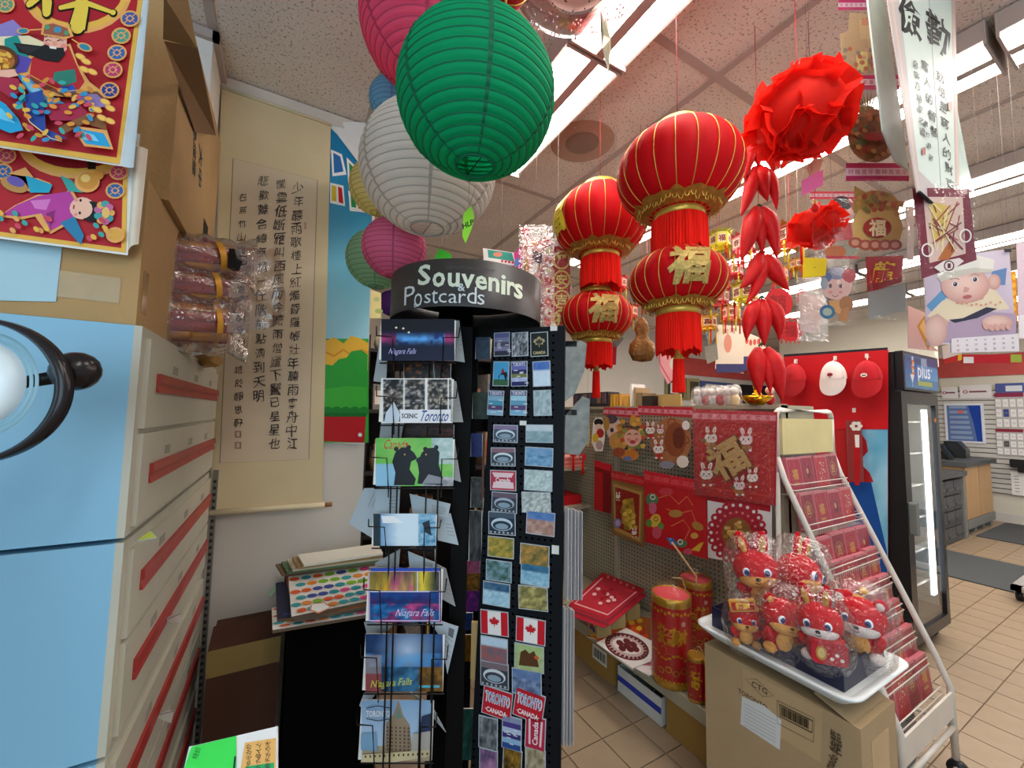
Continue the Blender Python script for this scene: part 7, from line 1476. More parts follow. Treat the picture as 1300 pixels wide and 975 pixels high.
# ---- things standing on the gondola's top ledge
LZ = 1.5655
def ledge(px, X=2.2): v = at(px, 515, X=X); v.z = LZ; return v
def book(px, w, h, col, lab, X=2.22, name='book'): v = ledge(px, X); o = thing(name, lab, 'book', v, -90, 'books on the gondola ledge'); g = G(); g.box(-w/2, -.0, 0, w/2, .14, h, PRINT, col); g.build('cover', o); g = G(); g.box(-w/2+.002, -.001, .002, w/2-.002, 0, h-.004, PRINT, tuple(min(255, c+22) for c in H(col))); g.build('spine', o)
for px, w, h, col, lab in ((769, .05, .11, '#2c7c98', 'teal book'), (776, .02, .10, '#c8902c', 'first mustard book'), (780, .02, .10, '#d09a38', 'second mustard book'), (784, .02, .10, '#bc8428', 'third mustard book'), (788, .02, .10, '#d8a44c', 'fourth mustard book'), (795, .05, .08, '#c8983c', 'low orange book'), (801, .016, .17, '#e8e4dc', 'tall white book'), (806, .02, .14, '#a88c64', 'brown grey book'), (812, .06, .10, '#7c6848', 'wide brown book'), (822, .10, .075, '#201a16', 'black wallet shaped book')): book(px, w, h, col, lab+' on the gondola ledge')
for px0, px1, h, lab in ((735, 762, .12, 'dark rack of small items at the left of the gondola ledge'),):
    v = ledge((px0+px1)/2, 2.2); o = thing('dark_rack', lab, 'rack', v, -90); g = G(); g.box(-.22, 0, 0, .22, .12, h, mat('dark_rack', '#2a2428', rough=.6, var=.3, scale=50)); g.build('rack', o)
    for k in range(7): g = G(); g.box(-.2+.06*k, -.01, .03, -.16+.06*k, 0, h-.01, PRINT, ('#5c4858', '#3c3c50', '#786048')[k % 3]); g.build('item', o)
v = ledge(845, 2.27); o = thing('tan_board', 'tan cardboard strip standing on the ledge behind the ornaments', 'board', v, -90); g = G(); g.box(-.28, .0, 0, .12, .015, .085); g.build('board', o, mat('tan_card', '#b8985c'))
v = ledge(862, 2.26); 
PLS = [(886, '#c8c4c0', 'clear bag of white beads ornament'), (897, '#c86c70', 'first red bagged figurine'), (905, '#d0c8c0', 'second pale bagged figurine'), (915, '#b83c44', 'third red bagged figurine'), (925, '#c8b0a8', 'fourth bagged silver figurine'), (933, '#dcc08c', 'round white figurine with a gold cap')]
for k, (px, c_, lab) in enumerate(PLS):
    v = ledge(px, 2.14); o = thing('figurine', lab+' on the ledge', 'figurine', v, -90, 'small bagged figurines on the ledge'); m_ = mat('figurine_'+c_[1:], c_, rough=.4, var=.2, scale=40)
    g = G(); g.ell((0, 0, .032), (.028, .022, .032), 12, m_); g.build('body', o); g = G(); g.ell((0, -.004, .078), (.022, .02, .022), 12, mat('figurine_head', '#dccfc4', rough=.4)); g.build('head', o)
    g = G(); g.lathe([(.034, .002), (.036, .06), (.03, .10), (.012, .115)], 12, BAG, lob=lambda t, z: 1+.15*noise(int(t*3), int(z*50))); g.build('clear_bag', o)
v = ledge(961, 2.10); o = thing('gold_ingot', 'shiny gold boat shaped ingot on the ledge under the chilli garland', 'ornament', v, -75); BGD = mat('polished_gold', '#d8a020', rough=.15, metal=.9)
g = G(); g.lathe([(.03, 0), (.05, .015), (.062, .045), (.050, .047), (.028, .035)], 24, BGD, lob=lambda t, z: 1+.25*abs(cos(t))*(z > .02)); g.ell((0, 0, .045), (.028, .02, .022), 14, BGD); g.build('ingot', o); g = G(); g.tube([(0, 0, .06), (-.01, 0, .10), (.01, 0, .13)], [.01, .008, .004], 6, BGD); g.ell((0, 0, .115), (.012, .008, .012), 8, BGD); g.build('finial', o)
v = ledge(978, 2.14); o = thing('lucky_figurine', 'small red and white figurine right of the gold ingot', 'figurine', v, -90); g = G(); g.ell((0, 0, .03), (.024, .02, .03), 12, mat('charm_red', '#b82028')); g.build('body', o); g = G(); g.ell((0, 0, .075), (.022, .02, .02), 12, mat('figurine_pink', '#e0b0a8')); g.build('head', o)
# frames and notices on the far wall seen above the ledge
def farq(q, lab, col, draw=None, name='wall_frame', cat='frame'): 
    cx = sum(a[0] for a in q)/4; cy = sum(a[1] for a in q)/4; o = thing(name, lab, cat, at(cx, cy, Y=4.69), 0); p = PP(o); a = [p.M(*u) for u in q]; g = G(); g.prism(a, .0005, .02, 'y', PRINT, col); g.build('frame', o)
    if draw: draw(p); p.build('picture', o)
farq([(845, 478), (871, 480), (871, 508), (845, 507)], 'green grey wall frame with a white notice above the tan board', '#8c8460', lambda p: (p.P([(848, 482), (868, 484), (868, 505), (848, 504)], '#3c3c34'), p.P([(851, 486), (862, 487), (862, 500), (851, 499)], '#e4e0d8')))
farq([(872, 480), (888, 481), (888, 508), (872, 508)], 'narrow beige frame right of the notice', '#a09468', lambda p: p.P([(876, 484), (887, 485), (887, 506), (876, 506)], '#4c4838'))
farq([(889, 483), (931, 487), (931, 510), (889, 510)], 'blue framed white picture above the bagged figurines', '#4c5c90', lambda p: p.P([(896, 487), (926, 490), (926, 509), (896, 509)], '#dcdad4'))
farq([(940, 488), (975, 490), (975, 512), (940, 512)], 'black screen on the far wall behind the chilli garland', '#1c1a20', name='wall_screen', cat='screen')

# ================================================================ dark shelf unit seen behind the spinner
o = thing('back_shelf', 'dark open shelving behind the spinner packed with small goods', 'shelf unit', (0.40, 2.45, 0)); DW = mat('dark_shelf', '#2c2420', rough=.6)
for x in (0, .92): g = G(); g.box(x, 0, 0, x+.02, .35, 1.95, DW); g.build('side', o)
for k in range(6): g = G(); g.box(.02, 0, .05+.36*k, .92, .35, .07+.36*k, DW); g.build('shelf', o)
g = G(); g.box(.02, .34, 0, .92, .35, 1.9, mat('shelf_back', '#3a322c', rough=.8)); g.build('back', o)
kinds = [('ceramic_jar', 'jar', '#a88458'), ('small_carton', 'box', '#8c6c48'), ('goods_box', 'box', '#6c5c54'), ('statuette', 'statuette', '#4a3c30'), ('book_bundle', 'books', '#b0a48c')]
dsc = ['tan', 'brown', 'grey', 'dark', 'cream', 'russet']
for k in range(6):
    for i in range(7):
        nm, ct, c_ = kinds[(i*3+k) % 5]; x = .44+.125*i; z = .0715+.36*k; h = .12+.14*noise(i, k); cc_ = ['#a08058', '#6c4a30', '#7c7870', '#3c342e', '#c4b898', '#7c3c28'][(i+k*2) % 6]
        if k == 5: h = min(h, .05) if False else h*.9
        o2 = thing(nm, '%s %s on the dark back shelf, %s board, place %s from the left' % (dsc[(i+k*2) % 6], nm.replace('_', ' '), ['bottom', 'second', 'third', 'fourth', 'fifth', 'top'][k], ['one', 'two', 'three', 'four', 'five', 'six', 'seven'][i]), ct, (x+.05, 2.50+.05*noise(i, 3), z), 15*noise(k, i), 'goods on the dark back shelf'); m_ = mat('shelfgoods_'+cc_[1:], cc_, rough=.6, var=.25, scale=25); g = G()
        if nm in ('ceramic_jar', 'statuette'): g.lathe([(0, 0), (.03, 0), (.042, h*.3), (.036, h*.65), (.018, h*.8), (.024, h*.92), (.016, h), (0, h)], 16, m_)
        else: g.box(-.045, -.04, 0, .045, .12, h, m_)
        g.build('body', o2); g = G()
        if nm in ('ceramic_jar', 'statuette'): g.ell((0, 0, h+.012), (.016, .016, .016), 10, m_)
        else: g.box(-.035, -.0415, h*.2, .035, -.0405, h*.75, PRINT, ('#d8d0c0', '#c84c3c', '#4c6c9c', '#d8b048')[(i+k) % 4])
        g.build('top' if 'jar' in nm or 'stat' in nm else 'label', o2)
# ================================================================ card rack, tray, plush toys, carton, fridge
WM = mat('white_tube_enamel', '#cfc9bd', rough=.35); CP = mat('cream_plate', '#d0c48c', rough=.5)
o = RK = thing('card_rack', 'white wheeled wire rack of red money envelopes stepping down toward the aisle', 'display rack', (2.02, 0, 0))
W_ = .54
g = G(); n = 8
top = [(0, 1.05, 1.25), (0, 1.05, 1.50)]+[(.04-.04*cos(t), 1.05, 1.50+.04*sin(t)) for t in [pi/2*k/4 for k in range(5)]]+[(W_-.04+.04*sin(t), 1.05, 1.50+.04*cos(t)) for t in [pi/2*k/4 for k in range(5)]]+[(W_, 1.05, 1.50), (W_, 1.05, 1.25)]
g.tube(top, .013, 8, WM); g.build('top_hoop', o)
g = G(); g.box(.025, 1.035, 1.33, W_-.025, 1.05, 1.50, CP); g.build('cream_plate', o)
for x in (0, W_): 
    g = G(); g.tube([(x, 1.05, 1.32), (x, 1.02, 1.22), (x, .70, .48), (x, .655, .36), (x, .65, .07)], .013, 8, WM); g.build('front_rail', o)
    g = G(); g.tube([(x, 1.05, 1.32), (x, 1.06, .07)], .011, 8, WM); g.build('rear_post', o)
    g = G(); g.tube([(x, .65, .20), (x, 1.06, .20)], .010, 8, WM); g.build('side_bar', o)
g = G(); g.tube([(0, .65, .20), (W_, .65, .20)], .010, 8, WM); g.build('cross_bar', o)
g = G(); g.box(0, .645, .245, W_, .653, .345, WM); g.build('bottom_plate', o)
for x in (0, W_):
    for y in (.65, 1.06):
        g = G(); g.tube([(x-.014, y-.005, .034), (x+.014, y-.005, .034)], .034, 16, BK); c = g.build('castor', o)
        g = G(); g.tube([(x-.015, y-.005, .034), (x+.015, y-.005, .034)], .012, 10, WM); g.build('hub', c)
RWS = [(1.325, 1.02), (1.16, .965), (.985, .905), (.885, .865), (.775, .83), (.67, .79), (.575, .755), (.475, .715)]
EC = ['#a81a2c', '#8c1428', '#b82430', '#9c1c30']
rown = ['top', 'second', 'third', 'fourth', 'fifth', 'sixth', 'seventh', 'lowest']; coln = ['leftmost', 'second', 'third', 'rightmost']
for r_, (zt, y) in enumerate(RWS):
    g = G()
    for zz, yy in ((zt-.125, y-.035), (zt-.150, y-.040)): g.tube([(.01, yy+.035, zz), (.01, yy, zz), (W_-.01, yy, zz), (W_-.01, yy+.035, zz)], .0026, 5, WM)
    for k in range(27): x = .02+.0192*k; g.tube([(x, y-.040, zt-.15), (x, y-.038, zt-.175), (x, y+.03, zt-.178)], .0012, 4, WM)
    g.build('wire_pocket', o, kind='stuff')
    for c_ in range(4):
        w = .118; x = .03+.127*c_; h = .158+.01*noise(r_, c_); col = EC[(r_+c_*3) % 4]; seed = r_*7+c_
        e = thing('envelope_pack', 'pack of %s red money envelopes, %s in the %s row of the white rack' % (('gold printed', 'plain dark', 'silver patterned', 'gold character')[seed % 4], coln[c_], rown[r_]), 'envelopes', (2.02+x, y-.012+.006*noise(c_, r_), zt-.165), 2*(noise(r_, c_)-.5), 'red money envelope packs on the white rack', rx=-7)
        g = G(); g.box(0, 0, 0, w, .022, h, PRINT, '#c86874'); g.build('pack', e)
        p = Pic(GLOSSY); p.rect(.002, .002, w-.002, h-.002, '#c47878'); p.rect(.005, .002, w-.004, h-.010, col)
        if seed % 4 == 0: p.text('福', w/2, h*.5, .05, '#c08c3c', 'c', .03); p.rect(w*.3, h*.2, w*.7, h*.26, '#b8863c')
        elif seed % 4 == 1: p.oell(w*.55, h*.5, .018, .03, '#6c1420'); p.oell(w*.5, h*.55, .010, .014, '#c89870')
        elif seed % 4 == 2:
            for k in range(26): p.oell(w*.28+w*.44*noise(k, 1), h*.25+h*.55*noise(k, 2), .004, .004, ('#d8ccb8', '#a8947c')[k % 2], 6)
        else: p.text('吉', w/2, h*.55, .045, '#c89c58', 'c', .02); p.ring(w/2, h*.55, .034, .034, .003, '#b8863c')
        p.build('print', e)
        g = G(); g.box(0, -.003, 0, w, -.0022, h+.012, FILM); g.build('clear_sleeve', e)
o = thing('clear_drum_lid', 'round smoky plastic tub standing on the floor under the right of the rack', 'tub', (2.40, .84, 0)); g = G(); g.T = Matrix.Translation((0, 0, .15)) @ Matrix.Rotation(R(82), 4, 'X'); g.lathe([(0, .0), (.13, .0), (.145, .01), (.145, .07), (.14, .075)], 32, mat('smoky_tub', '#8c8c88', rough=.25)); g.build('tub', o)

# ---- carton with printed side
KB2 = mat('aisle_kraft', '#a98f6a', rough=.8, var=.05, scale=5, bump=.15, bscale=80)
o = CT = thing('cardboard_box', 'large kraft carton with a printed diamond mark and white shipping label, under the tray', 'box', (1.385, .53, 0.002))
g = G(); g.box(0, 0, 0, .225, .46, .672, KB2); g.build('carton', o)
g = G(); g.add([(0, .02, .673), (.225, .02, .673), (.223, .11, .70), (.002, .11, .70)], [(0, 1, 2, 3)], KB2); g.build('flap', o)
g = G(); g.box(.06, -.0008, .05, .17, -.0002, .62, mat('tape_glossy', '#b89c74', rough=.2)); g.build('tape', o)
class Side(Pic):
    """print on a side that faces -X: x runs toward -Y"""
    def __init__(s, x, y0, m=None): super().__init__(m or PRINT); s.fn = lambda q: (x+q[1], y0-q[0], q[2])
def LX(px, py): v = at(px, py, X=1.385)-CT.location; return (.46-v.y, v.z)
p = Side(0, .46)
def PQ(pts, c): p.poly([LX(*u) for u in pts], c)
PQ([(943, 848), (1044, 902), (1042, 968), (944, 908)], '#b59a72')
def ln(pts, w, c, cl=False): p.line([LX(*u) for u in pts], w, c, cl)
ln([(946, 862), (960, 862), (982, 884), (968, 884)], .0022, '#4c4030', True)
def tx(t, px, py, h, w, rot=0): a = LX(px, py); p.text(t, a[0], a[1], h, '#4c4030', 'c', .02, 0, rot, w, fit=True)
tx('CTG', 964, 873, .018, .05); tx('TORONTO', 955, 887, .014, .095); tx('MADE IN CHINA', 958, 897, .008, .09) if False else None
PQ([(942, 884), (970, 896), (992, 914), (990, 952), (940, 919)], '#cfd0cc'); [ln([(945, 893+4.5*k), (985, 915+4.5*k)], .0012, '#8c8c8c') for k in range(7)]
ln([(987, 889), (1034, 912), (1033, 942), (987, 918)], .0018, '#5c4c38', True); ln([(990, 894), (1032, 915), (1031, 930), (990, 909)], .003, '#3c3020', True)
for k in range(16): x = 992+2.3*k; ln([(x, 896.5+1.12*k), (x, 908+1.12*k)], .0025+.001*(k % 3), '#3c3020')
tx('特品', 1062, 937, .036, .026, 0); tx('特', 1062, 950, .03, .03, 80); tx('mado', 1056, 966, .02, .05, 70)
p.build('print', o)
p = Pic(PRINT, y=0); p.rect(.09, .40, .15, .47, '#6c4c30'); p.rect(.095, .405, .145, .465, '#8c6840'); [p.rect(.10+.006*k, .41, .103+.006*k, .46, '#4c3420') for k in range(7)]; p.text('东北', .12, .33, .04, '#5c4428'); p.build('end_print', o)
# ---- white tray with the dark blue box of plush toys
o = thing('white_tray', 'white plastic tray with a raised rounded rim on top of the carton', 'tray', (1.37, .54, .702))
TR_ = mat('white_plastic_tray', '#d9dedd', rough=.3); g = G()
def rr(x0, y0, x1, y1, r, n=5): return [(cx+r*cos(R(st+90*k/n)), cy+r*sin(R(st+90*k/n))) for cx, cy, st in ((x1-r, y1-r, 0), (x0+r, y1-r, 90), (x0+r, y0+r, 180), (x1-r, y0+r, 270)) for k in range(n+1)]
loops = [(rr(.03, .03, .35, .44, .03), .0), (rr(0.005, 0.005, .375, .465, .045), .03), (rr(-.012, -.012, .392, .482, .05), .052), (rr(-.012, -.012, .392, .482, .05), .058), (rr(.0, .0, .38, .47, .045), .059), (rr(.014, .014, .366, .456, .04), .046), (rr(.02, .02, .36, .45, .035), .040)]
vs = []; m_ = len(loops[0][0])
for L_, z in loops: vs += [(x, y, z*.72) for x, y in L_]
g.add(vs, [(i*m_+j, i*m_+(j+1) % m_, (i+1)*m_+(j+1) % m_, (i+1)*m_+j) for i in range(len(loops)-1) for j in range(m_)], TR_, None, True); g.add([v for v in vs[:m_]], [tuple(range(m_))[::-1]], TR_); g.add(vs[-m_:], [tuple(range(m_))], TR_); g.build('tray', o)
g = G(); g.box(.30, .05, -.70, .33, .08, .0); 
o = PBX = thing('display_box', 'shallow dark navy open box holding the bagged plush toys on the tray', 'box', (1.415, .575, .732)); NV = mat('navy_card', '#1a1c38', rough=.35, var=.1)
for b in ((0, 0, 0, .27, .004, .07), (0, .40, 0, .27, .404, .07), (0, .004, 0, .004, .40, .07), (.266, .004, 0, .27, .40, .07), (.004, .004, 0, .266, .40, .003)): g = G(); g.box(*b); g.build('side', o, NV)
g = G(); g.box(-.0006, .18, .02, -.0001, .33, .035); g.build('dark_print', o, mat('navy_print', '#0a0c24'))
PR = mat('red_plush', '#c81420', rough=.95, bump=.5, bscale=260, spec=.1); PY = mat('apricot_plush', '#e0a050', rough=.95, bump=.5, bscale=260, spec=.1); PW = mat('white_plush', '#e2d6d0', rough=.95, bump=.4, bscale=260, spec=.1); PG = mat('gold_cloth', '#c08c2c', rough=.5, var=.2, scale=60)
EYE_W = mat('eye_white', '#e8eef4', rough=.2); EYE_B = mat('eye_blue', '#2a4a90', rough=.15); EYE_K = mat('eye_black', '#0c0c10', rough=.1)
def plush(px, py, d, s, lab, look=0, muz=PY, ears='up', tiltr=0, body=True, belly=None, bag=True, base=None):
    v = at(px, py, d=d); o = thing('plush_toy', lab, 'plush toy', v, CF+look, 'bagged New Year plush toys in the navy box', ry=tiltr)
    if body:
        g = G(); g.ell((0, .01, -s*1.05), (s*.8, s*.65, s*.75), 18, PR); g.build('body', o)
        g = G(); g.ell((0, -s*.5, -s*1.05), (s*.42, s*.22, s*.48), 14, belly or PY); g.build('belly', o)
        for sx in (-1, 1): g = G(); g.ell((sx*s*.62, -s*.45, -s*1.5), (s*.3, s*.35, s*.24), 12, muz); g.build('foot', o); g = G(); g.ell((sx*s*.72, -s*.35, -s*.85), (s*.2, s*.22, s*.34), 12, PR, rot=(0, sx*25, 0)); g.build('paw', o)
    g = G(); g.ell((0, 0, 0), (s, s*.85, s*.86), 24, PR); g.build('head', o)
    g = G(); g.ell((0, -s*.38, -s*.34), (s*.78, s*.56, s*.40), 20, muz); g.build('muzzle', o)
    g = G(); g.ell((0, -s*.95, -s*.20), (s*.11, s*.06, s*.08), 10, EYE_K); g.build('nose', o)
    g = G(); g.tube([(-s*.12, -s*.94, -s*.34), (0, -s*.97, -s*.38), (s*.12, -s*.94, -s*.34)], s*.018, 5, EYE_K); g.build('mouth', o)
    for sx in (-1, 1):
        g = G(); g.ell((sx*s*.42, -s*.74, s*.06), (s*.17, s*.10, s*.20), 14, EYE_W); e = g.build('eye', o)
        g = G(); g.ell((sx*s*.41, -s*.82, s*.05), (s*.12, s*.05, s*.15), 12, EYE_B); g.ell((sx*s*.41, -s*.865, s*.05), (s*.06, s*.02, s*.08), 10, EYE_K); g.build('pupil', e)
        g = G(); q = (0, 0, 0)
        if ears == 'up': g.ell((sx*s*.42, s*.05, s*1.15), (s*.27, s*.15, s*.62), 14, PR, rot=(0, sx*10, 0)); er = g.build('ear', o); g = G(); g.ell((sx*s*.42, -s*.07, s*1.12), (s*.15, s*.06, s*.42), 12, PG, rot=(0, sx*10, 0)); g.build('inner_ear', er)
        else: g.ell((sx*s*.75, .05*s, s*.72), (s*.28, s*.18, s*.30), 12, PR); er = g.build('ear', o); g = G(); g.ell((sx*s*.75, -.1*s, s*.72), (s*.16, s*.08, s*.18), 10, muz); g.build('inner_ear', er)
    if bag:
        g = G(); zc = -s*.35
        def fn(u, v_):
            t = 2*pi*u; ph = pi*(.04+.92*v_); rr_ = s*1.42*(sin(ph)**.6)*(1+.16*(vn(u*9 % 9, v_*8, int(px))-.5)); zz = zc+s*2.1*cos(ph)
            if v_ < .12: rr_ *= .7
            return (rr_*cos(t), rr_*.9*sin(t), zz)
        g.grid(22, 16, fn, BAG); g.build('clear_bag', o)
    return o
plush(960, 722, 1.44, .074, 'red plush rabbit with tall ears and apricot muzzle, back left of the navy box', -28, tiltr=-8)
plush(1014, 728, 1.42, .078, 'red plush rabbit leaning right with one blue eye showing, back middle', 32, tiltr=22)
plush(994, 782, 1.30, .062, 'small red plush tiger with apricot muzzle, front middle of the navy box', -8, ears='side', tiltr=10)
plush(1040, 788, 1.22, .060, 'plush with a white muzzle in a crinkled bag, front right of the navy box', -42, muz=PW, tiltr=-6)
plush(1092, 783, 1.26, .066, 'red plush with a pink white muzzle, rightmost in the navy box', -50, muz=PW, ears='side')
o = plush(945, 784, 1.37, .049, 'apricot bellied plush holding a gold tablet, front left of the navy box', -20, belly=PY, ears='side', bag=True)
g = G(); g.T = Matrix.Translation((-.01, -.03, .052)) @ Matrix.Rotation(R(-12), 4, 'Y'); g.rbox(-.04, -.008, -.018, .04, .008, .018, .006, PG, axis='y'); g.build('gold_tablet', o)
p = Pic(PRINT); p.T = Matrix.Translation((-.01, -.0385, .052)) @ Matrix.Rotation(R(-12), 4, 'Y'); p.rect(-.034, -.013, .034, .013, '#b82418'); p.text('招财', 0, 0, .022, '#f0c040', 'c', .05); p.build('tablet_print', o)
o = thing('gift_pouch', 'red pouch with white spots and a gold oval, front right corner of the navy box', 'pouch', at(1050, 826, d=1.17), CF-20)
g = G(); g.rbox(-.045, -.02, -.03, .045, .02, .032, .015, mat('pouch_red', '#b01424', rough=.7), axis='y'); g.build('pouch', o); p = Pic(MATTE, y=-.0205); p.oell(-.02, .0, .014, .02, '#b88440'); p.oell(-.02, 0, .009, .014, '#d8b878'); [p.oell(.005+.012*k, -.012+.012*(k % 2), .005, .005, '#ecdcd4', 10) for k in range(3)]; p.build('print', o)
o = thing('golden_bow', 'yellow and red plush bow piece on top of the bags at the right', 'plush toy', at(1085, 758, d=1.35), CF)
g = G(); g.ell((0, 0, 0), (.04, .02, .012), 14, PG, rot=(0, 15, 0)); g.build('bow', o); g = G(); g.ell((.03, 0, .02), (.012, .012, .012), 10, mat('yellow_knob', '#e8c040')); g.ell((-.03, .0, .01), (.022, .018, .014), 12, PR); g.build('knob', o)

# ---- drinks fridge
o = FR = thing('drinks_fridge', 'black upright drinks fridge with a lit glass door and a blue plus sign', 'fridge', (3.46, 1.03, 0)); FB = mat('fridge_black', '#15161a', rough=.3); W = .66
g = G(); g.box(0, .03, .06, .012, .66, 1.95, FB); g.build('side_panel', o)
g = G(); g.box(W-.012, .03, .06, W, .66, 1.95, FB); g.build('side_panel', o)
g = G(); g.box(0.012, .645, .06, W-.012, .66, 1.95, FB); g.build('back_panel', o)
g = G(); g.box(0.012, .03, 1.93, W-.012, .645, 1.95, FB); g.box(.012, .03, 1.68, W-.012, .645, 1.70, FB); g.build('top_panel', o)
g = G(); g.box(0.012, .03, .06, W-.012, .645, .20, FB); g.build('base', o)
LN_ = mat('fridge_liner', '#7c807c', rough=.5)
for b in ((.012, .05, .20, .02, .645, 1.68), (W-.02, .05, .2, W-.012, .645, 1.68), (.02, .635, .2, W-.02, .645, 1.68)): g = G(); g.box(*b, LN_); g.build('liner', o)
for b in ((0, 0, .10, .09, .03, 1.69), (W-.055, 0, .10, W, .03, 1.69), (.09, 0, 1.61, W-.055, .03, 1.69), (.09, 0, .10, W-.055, .03, .17)): g = G(); g.box(*b, FB); g.build('door_frame', o)
g = G(); g.box(.09, .012, .17, W-.055, .016, 1.61, GLASS); g.build('door_glass', o)
g = G(); g.rbox(.02, -.035, .78, .07, -.0, .98, .012, mat('grey_handle', '#6c706c', rough=.4), axis='y'); g.build('handle', o)
g = G(); g.box(W-.155, .035, .30, W-.09, .05, 1.58, mat('fridge_lamp', '#ffffff', emit=5, ecol='#eef8ff', var=0)); g.build('door_lamp', o)
for k in range(6):
    z = .36+.225*k; g = G(); g.box(.03, .09, z, W-.03, .10, z+.012, WM); 
    for j in range(14): g.box(.035+.045*j, .10, z, .039+.045*j, .62, z+.004, WM)
    g.build('wire_shelf', o)
for x in (.06, W-.06):
    for y in (.08, .6): g = G(); g.tube([(x-.015, y, .03), (x+.015, y, .03)], .03, 12, BK); g.build('castor', o)
g = G(); g.box(.02, -.012, 1.70, W-.0, .03, 1.955, FB); g.build('sign_housing', o)
def ff(px, py): v = at(px, py, Y=1.017)-FR.location; return (v.x, v.z)
p = Pic(mat('lit_sign', attr=True, var=0, rough=.2), y=-.0125); x0, z0, x1, z1 = .04, 1.715, W-.02, 1.94
p.photo(x0, z0, x1, z1, 6, 6, lambda u, v: mixc(H('#2c6c9c'), H('#2a2c54'), max(0, v*1.5-.8)+.1*u)); p.rect(x0+.35*(x1-x0), z0+.3*(z1-z0), x1, z0+.72*(z1-z0), '#3c88b8')
p.text('plus', x0+.56*(x1-x0), z0+.5*(z1-z0), .15, '#e0e8f0', 'c', .005); p.text('+', x0+.80*(x1-x0), z0+.62*(z1-z0), .05, '#e0e8f0'); p.rect(x0+.36*(x1-x0), z0+.10*(z1-z0), x1-.12, z0+.24*(z1-z0), '#8c9c48'); p.rect(x0+.48*(x1-x0), z1-.07, x0+.66*(x1-x0), z1-.01, '#7c94ac')
for k in range(9): p.oell(x0+.12+.03*noise(k, 1), z0+.09+.014*k, .018, .014, ('#e0a030', '#d86028', '#a8c0d8')[k % 3], 8)
p.poly([(x0+.08, z0+.09), (x0+.15, z0+.09), (x0+.115, z0+.03)], '#d0dce8'); p.rect(x0+.112, z0+.005, x0+.118, z0+.03, '#d0dce8'); p.build('sign_print', o)
# packs on the fridge shelves, each a thing
FC = ['#8c8c80', '#b0a890', '#4c78b0', '#7c8490', '#9c9488']; rn = ['lowest', 'second', 'third', 'fourth', 'fifth', 'top']
for k in range(5):
    for j in range(5):
        c_ = FC[(4-k+j // 3) % 5]; x = 3.46+.10+.095*j; o2 = thing('drink_pack', 'wrapped drink pack, %s from the left on the %s fridge shelf' % (['first', 'second', 'third', 'fourth', 'fifth'][j], rn[k+0] if k else 'lowest'), 'drink', (x, 1.03+.16, .374+.225*k), 0, 'drink packs in the fridge')
        g = G(); h = .15+.03*noise(j, k); g.lathe([(0, 0), (.034, 0), (.036, .01), (.036, h*.72), (.016, h*.93), (.014, h), (0, h)], 14, mat('drinkwrap_'+c_[1:], c_, rough=.25, var=.3, scale=30)); g.build('bottle', o2); g = G(); g.lathe([(.0368, h*.25), (.0368, h*.6)], 14, PRINT, '#d8d4c8' if j % 2 else '#3c5c9c'); g.build('label', o2)
# orange maple leaf sticker etc on the door
p = Pic(PRINT, y=-.001); p.poly([(.585+.02*a, 1.5+.03*b) for a, b in LEAF], '#d87828'); p.build('leaf_sticker', FR)
# ---- red board with caps on the fridge side, drink poster below it
o = thing('cap_board', 'red display board with three caps hung on it, on the fridge side', 'board', at(1060, 500, X=3.435), -90); p = PP(o); q = [(995, 453), (1127, 444), (1127, 545), (988, 545)]; a = [p.M(*u) for u in q]
g = G(); g.prism(a, .0005, .012, 'y', PRINT, '#b8101c'); g.build('board', o); p.P(q, '#be101a'); p.P([(995, 450), (1127, 441), (1127, 444), (995, 453)], '#1c1c28')
for x, y in ((1010, 459), (1060, 455), (1100, 452), (1084, 521)): p.B(x-2, y-3, x+2.5, y+2.5, '#e0d8d0')
p.build('face', o)
o = thing('drink_poster', 'poster of a red figure over blue sky on the fridge side below the caps', 'poster', at(1090, 640, X=3.44), -90); p = PP(o); q = [(968, 545), (1127, 545), (1127, 800), (1070, 800), (968, 700)]; a = [p.M(*u) for u in q]; g = G(); g.prism(a, .0004, .008, 'y', PRINT, '#b01820'); g.build('sheet', o)
p.Ph([(1050, 545), (1127, 545), (1127, 800), (1050, 800)], 10, 20, lambda u, v: mixc(H('#4c9cc0'), H('#b8dcec'), fbm(u*4, v*9))); p.P([(968, 545), (1090, 545), (1100, 560), (1102, 573), (1094, 582), (1094, 590), (1104, 600), (1109, 612), (1060, 612), (968, 640)], '#b01c20'); p.P([(1060, 612), (1106, 612), (1126, 700), (1127, 770), (1070, 690)], '#164a94'); p.P([(968, 640), (1070, 612), (1080, 720), (1060, 800), (968, 700)], '#8c1820')
p.build('print', o)
o = thing('cap_ribbon', 'clear sleeve with a red ribbon and silver bow hanging below the cap board', 'ribbon', at(1086, 575, X=3.38), -90); p = PP(o, GLOSSY); p.P([(1077, 534), (1093, 533), (1092, 612), (1077, 610)], '#8c3434'); p.P([(1084, 560), (1092, 560), (1091, 616), (1085, 616)], '#b01820'); p.P([(1085, 552), (1091, 552), (1091, 568), (1086, 568)], '#e8e4e0'); [p.E(1087+5*cos(k*1.05), 541+4*sin(k*1.05), 3.4, 2.4, '#dcd8d0', 8) for k in range(6)]; p.build('sleeve', o)
g = G(); a = opx(o, 1077, 610); b = opx(o, 1093, 534); g.box(a[0], .0005, a[1], b[0], .004, b[1], mat('clear_sleeve_red', '#8c3c3c', rough=.3)); g.build('backing', o); g = G(); g.tube([(b[0]-.02, 0, b[1]), (b[0]-.02, .075, b[1])], .002, 5, WM); g.build('hook', o)
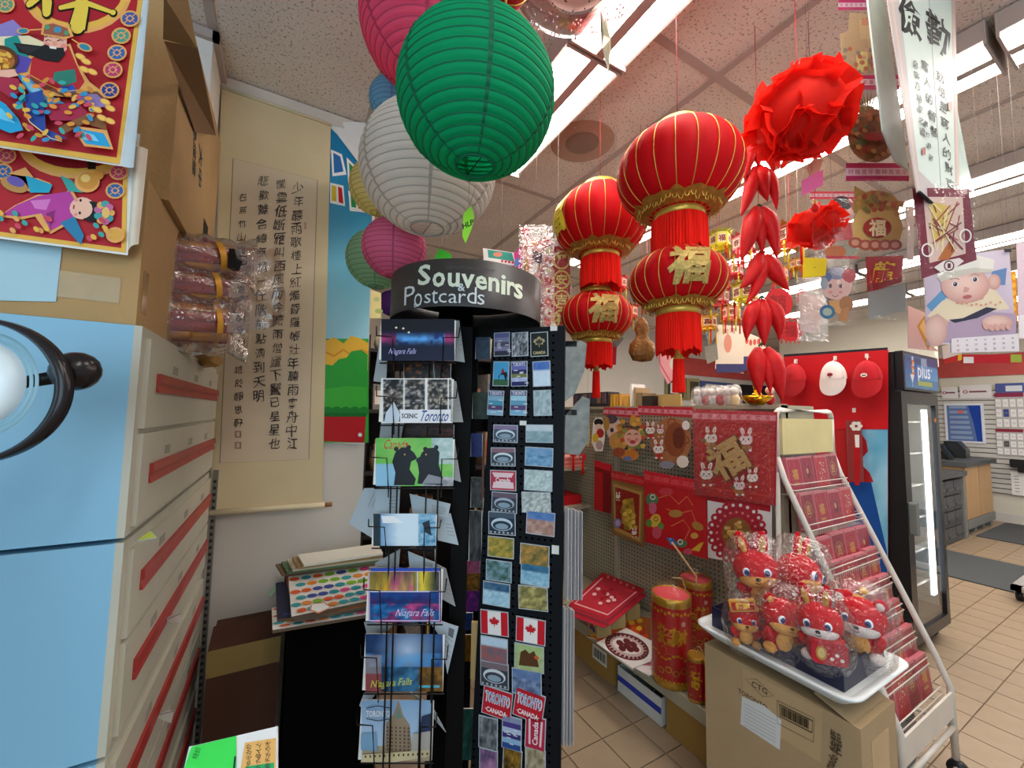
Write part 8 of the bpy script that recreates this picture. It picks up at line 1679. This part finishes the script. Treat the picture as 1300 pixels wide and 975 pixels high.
def cap(px, py, cm, bm, lab, s, back=False):
    o = thing('baseball_cap', lab, 'cap', at(px, py, X=3.36), -86, 'caps hung on the red board'); M1 = mat('cap_'+cm[1:], cm, rough=.9, bump=.2, bscale=300); M2 = mat('cap_'+bm[1:], bm, rough=.9, bump=.2, bscale=300)
    g = G(); prof = [(s*.02, s*.95)]+[(s*sin(t), s*.95*cos(t)) for t in [pi/2*k/7 for k in range(1, 8)]]; g.lathe(prof, 24, M1); g.v = [Vector((v.x*.74, v.y*.55, v.z*1.25)) for v in g.v]; g.T = None; g.build('crown', o)
    g = G()
    for k in range(3): t = k*pi/3+.5; g.tube([(s*.745*sin(a)*cos(t), .555*s*sin(a)*sin(t)*1.01, s*1.2*cos(a)) for a in [-pi/2+pi*j/14 for j in range(15)]], s*.012, 4, M2)
    g.build('seam', o)
    g = G(); vs = []; n = 14
    for k in range(n+1):
        t = pi*k/n; vs += [(s*.72*cos(t), -s*.52*sin(t), s*.02), (s*.74*cos(t), -s*.50*sin(t)-s*.12, -s*1.15*sin(t)**.7)]
    g.add(vs, [(2*k, 2*k+1, 2*k+3, 2*k+2) for k in range(n)], M2, None, True); g.add([(v[0], v[1]+.006, v[2]) for v in vs], [(2*k+2, 2*k+3, 2*k+1, 2*k) for k in range(n)], M2, None, True); g.build('brim', o)
    g = G(); g.ell((0, 0, s*1.19), (s*.06, s*.05, s*.04), 8, M2); g.build('top_button', o)
    p = Pic(PRINT, y=-s*.57); 
    if back: p.poly([(s*.22*a, s*.25+s*.22*b) for a, b in LEAF], '#a81820')
    else: p.oell(0, s*.25, s*.16, s*.12, '#e8e0d8' if cm != '#dfd2cc' else '#a83038'); p.rect(-s*.1, s*.2, s*.1, s*.27, '#2c2430')
    p.build('badge', o); g = G(); g.tube([(0, 0, s*1.15), (0, .04, s*1.45), (0, .074, s*1.45)], .0025, 5, WM); g.build('hook', o); return o
cap(1008, 483, '#b01820', '#9c1018', 'red cap with a white front panel and leaf badge, left of the three caps', .108, True)
cap(1058, 481, '#dfd2cc', '#d4c8c2', 'white cap hung in the middle of the red board', .105)
cap(1101, 482, '#b01420', '#a81018', 'red cap nearest the fridge door', .108)
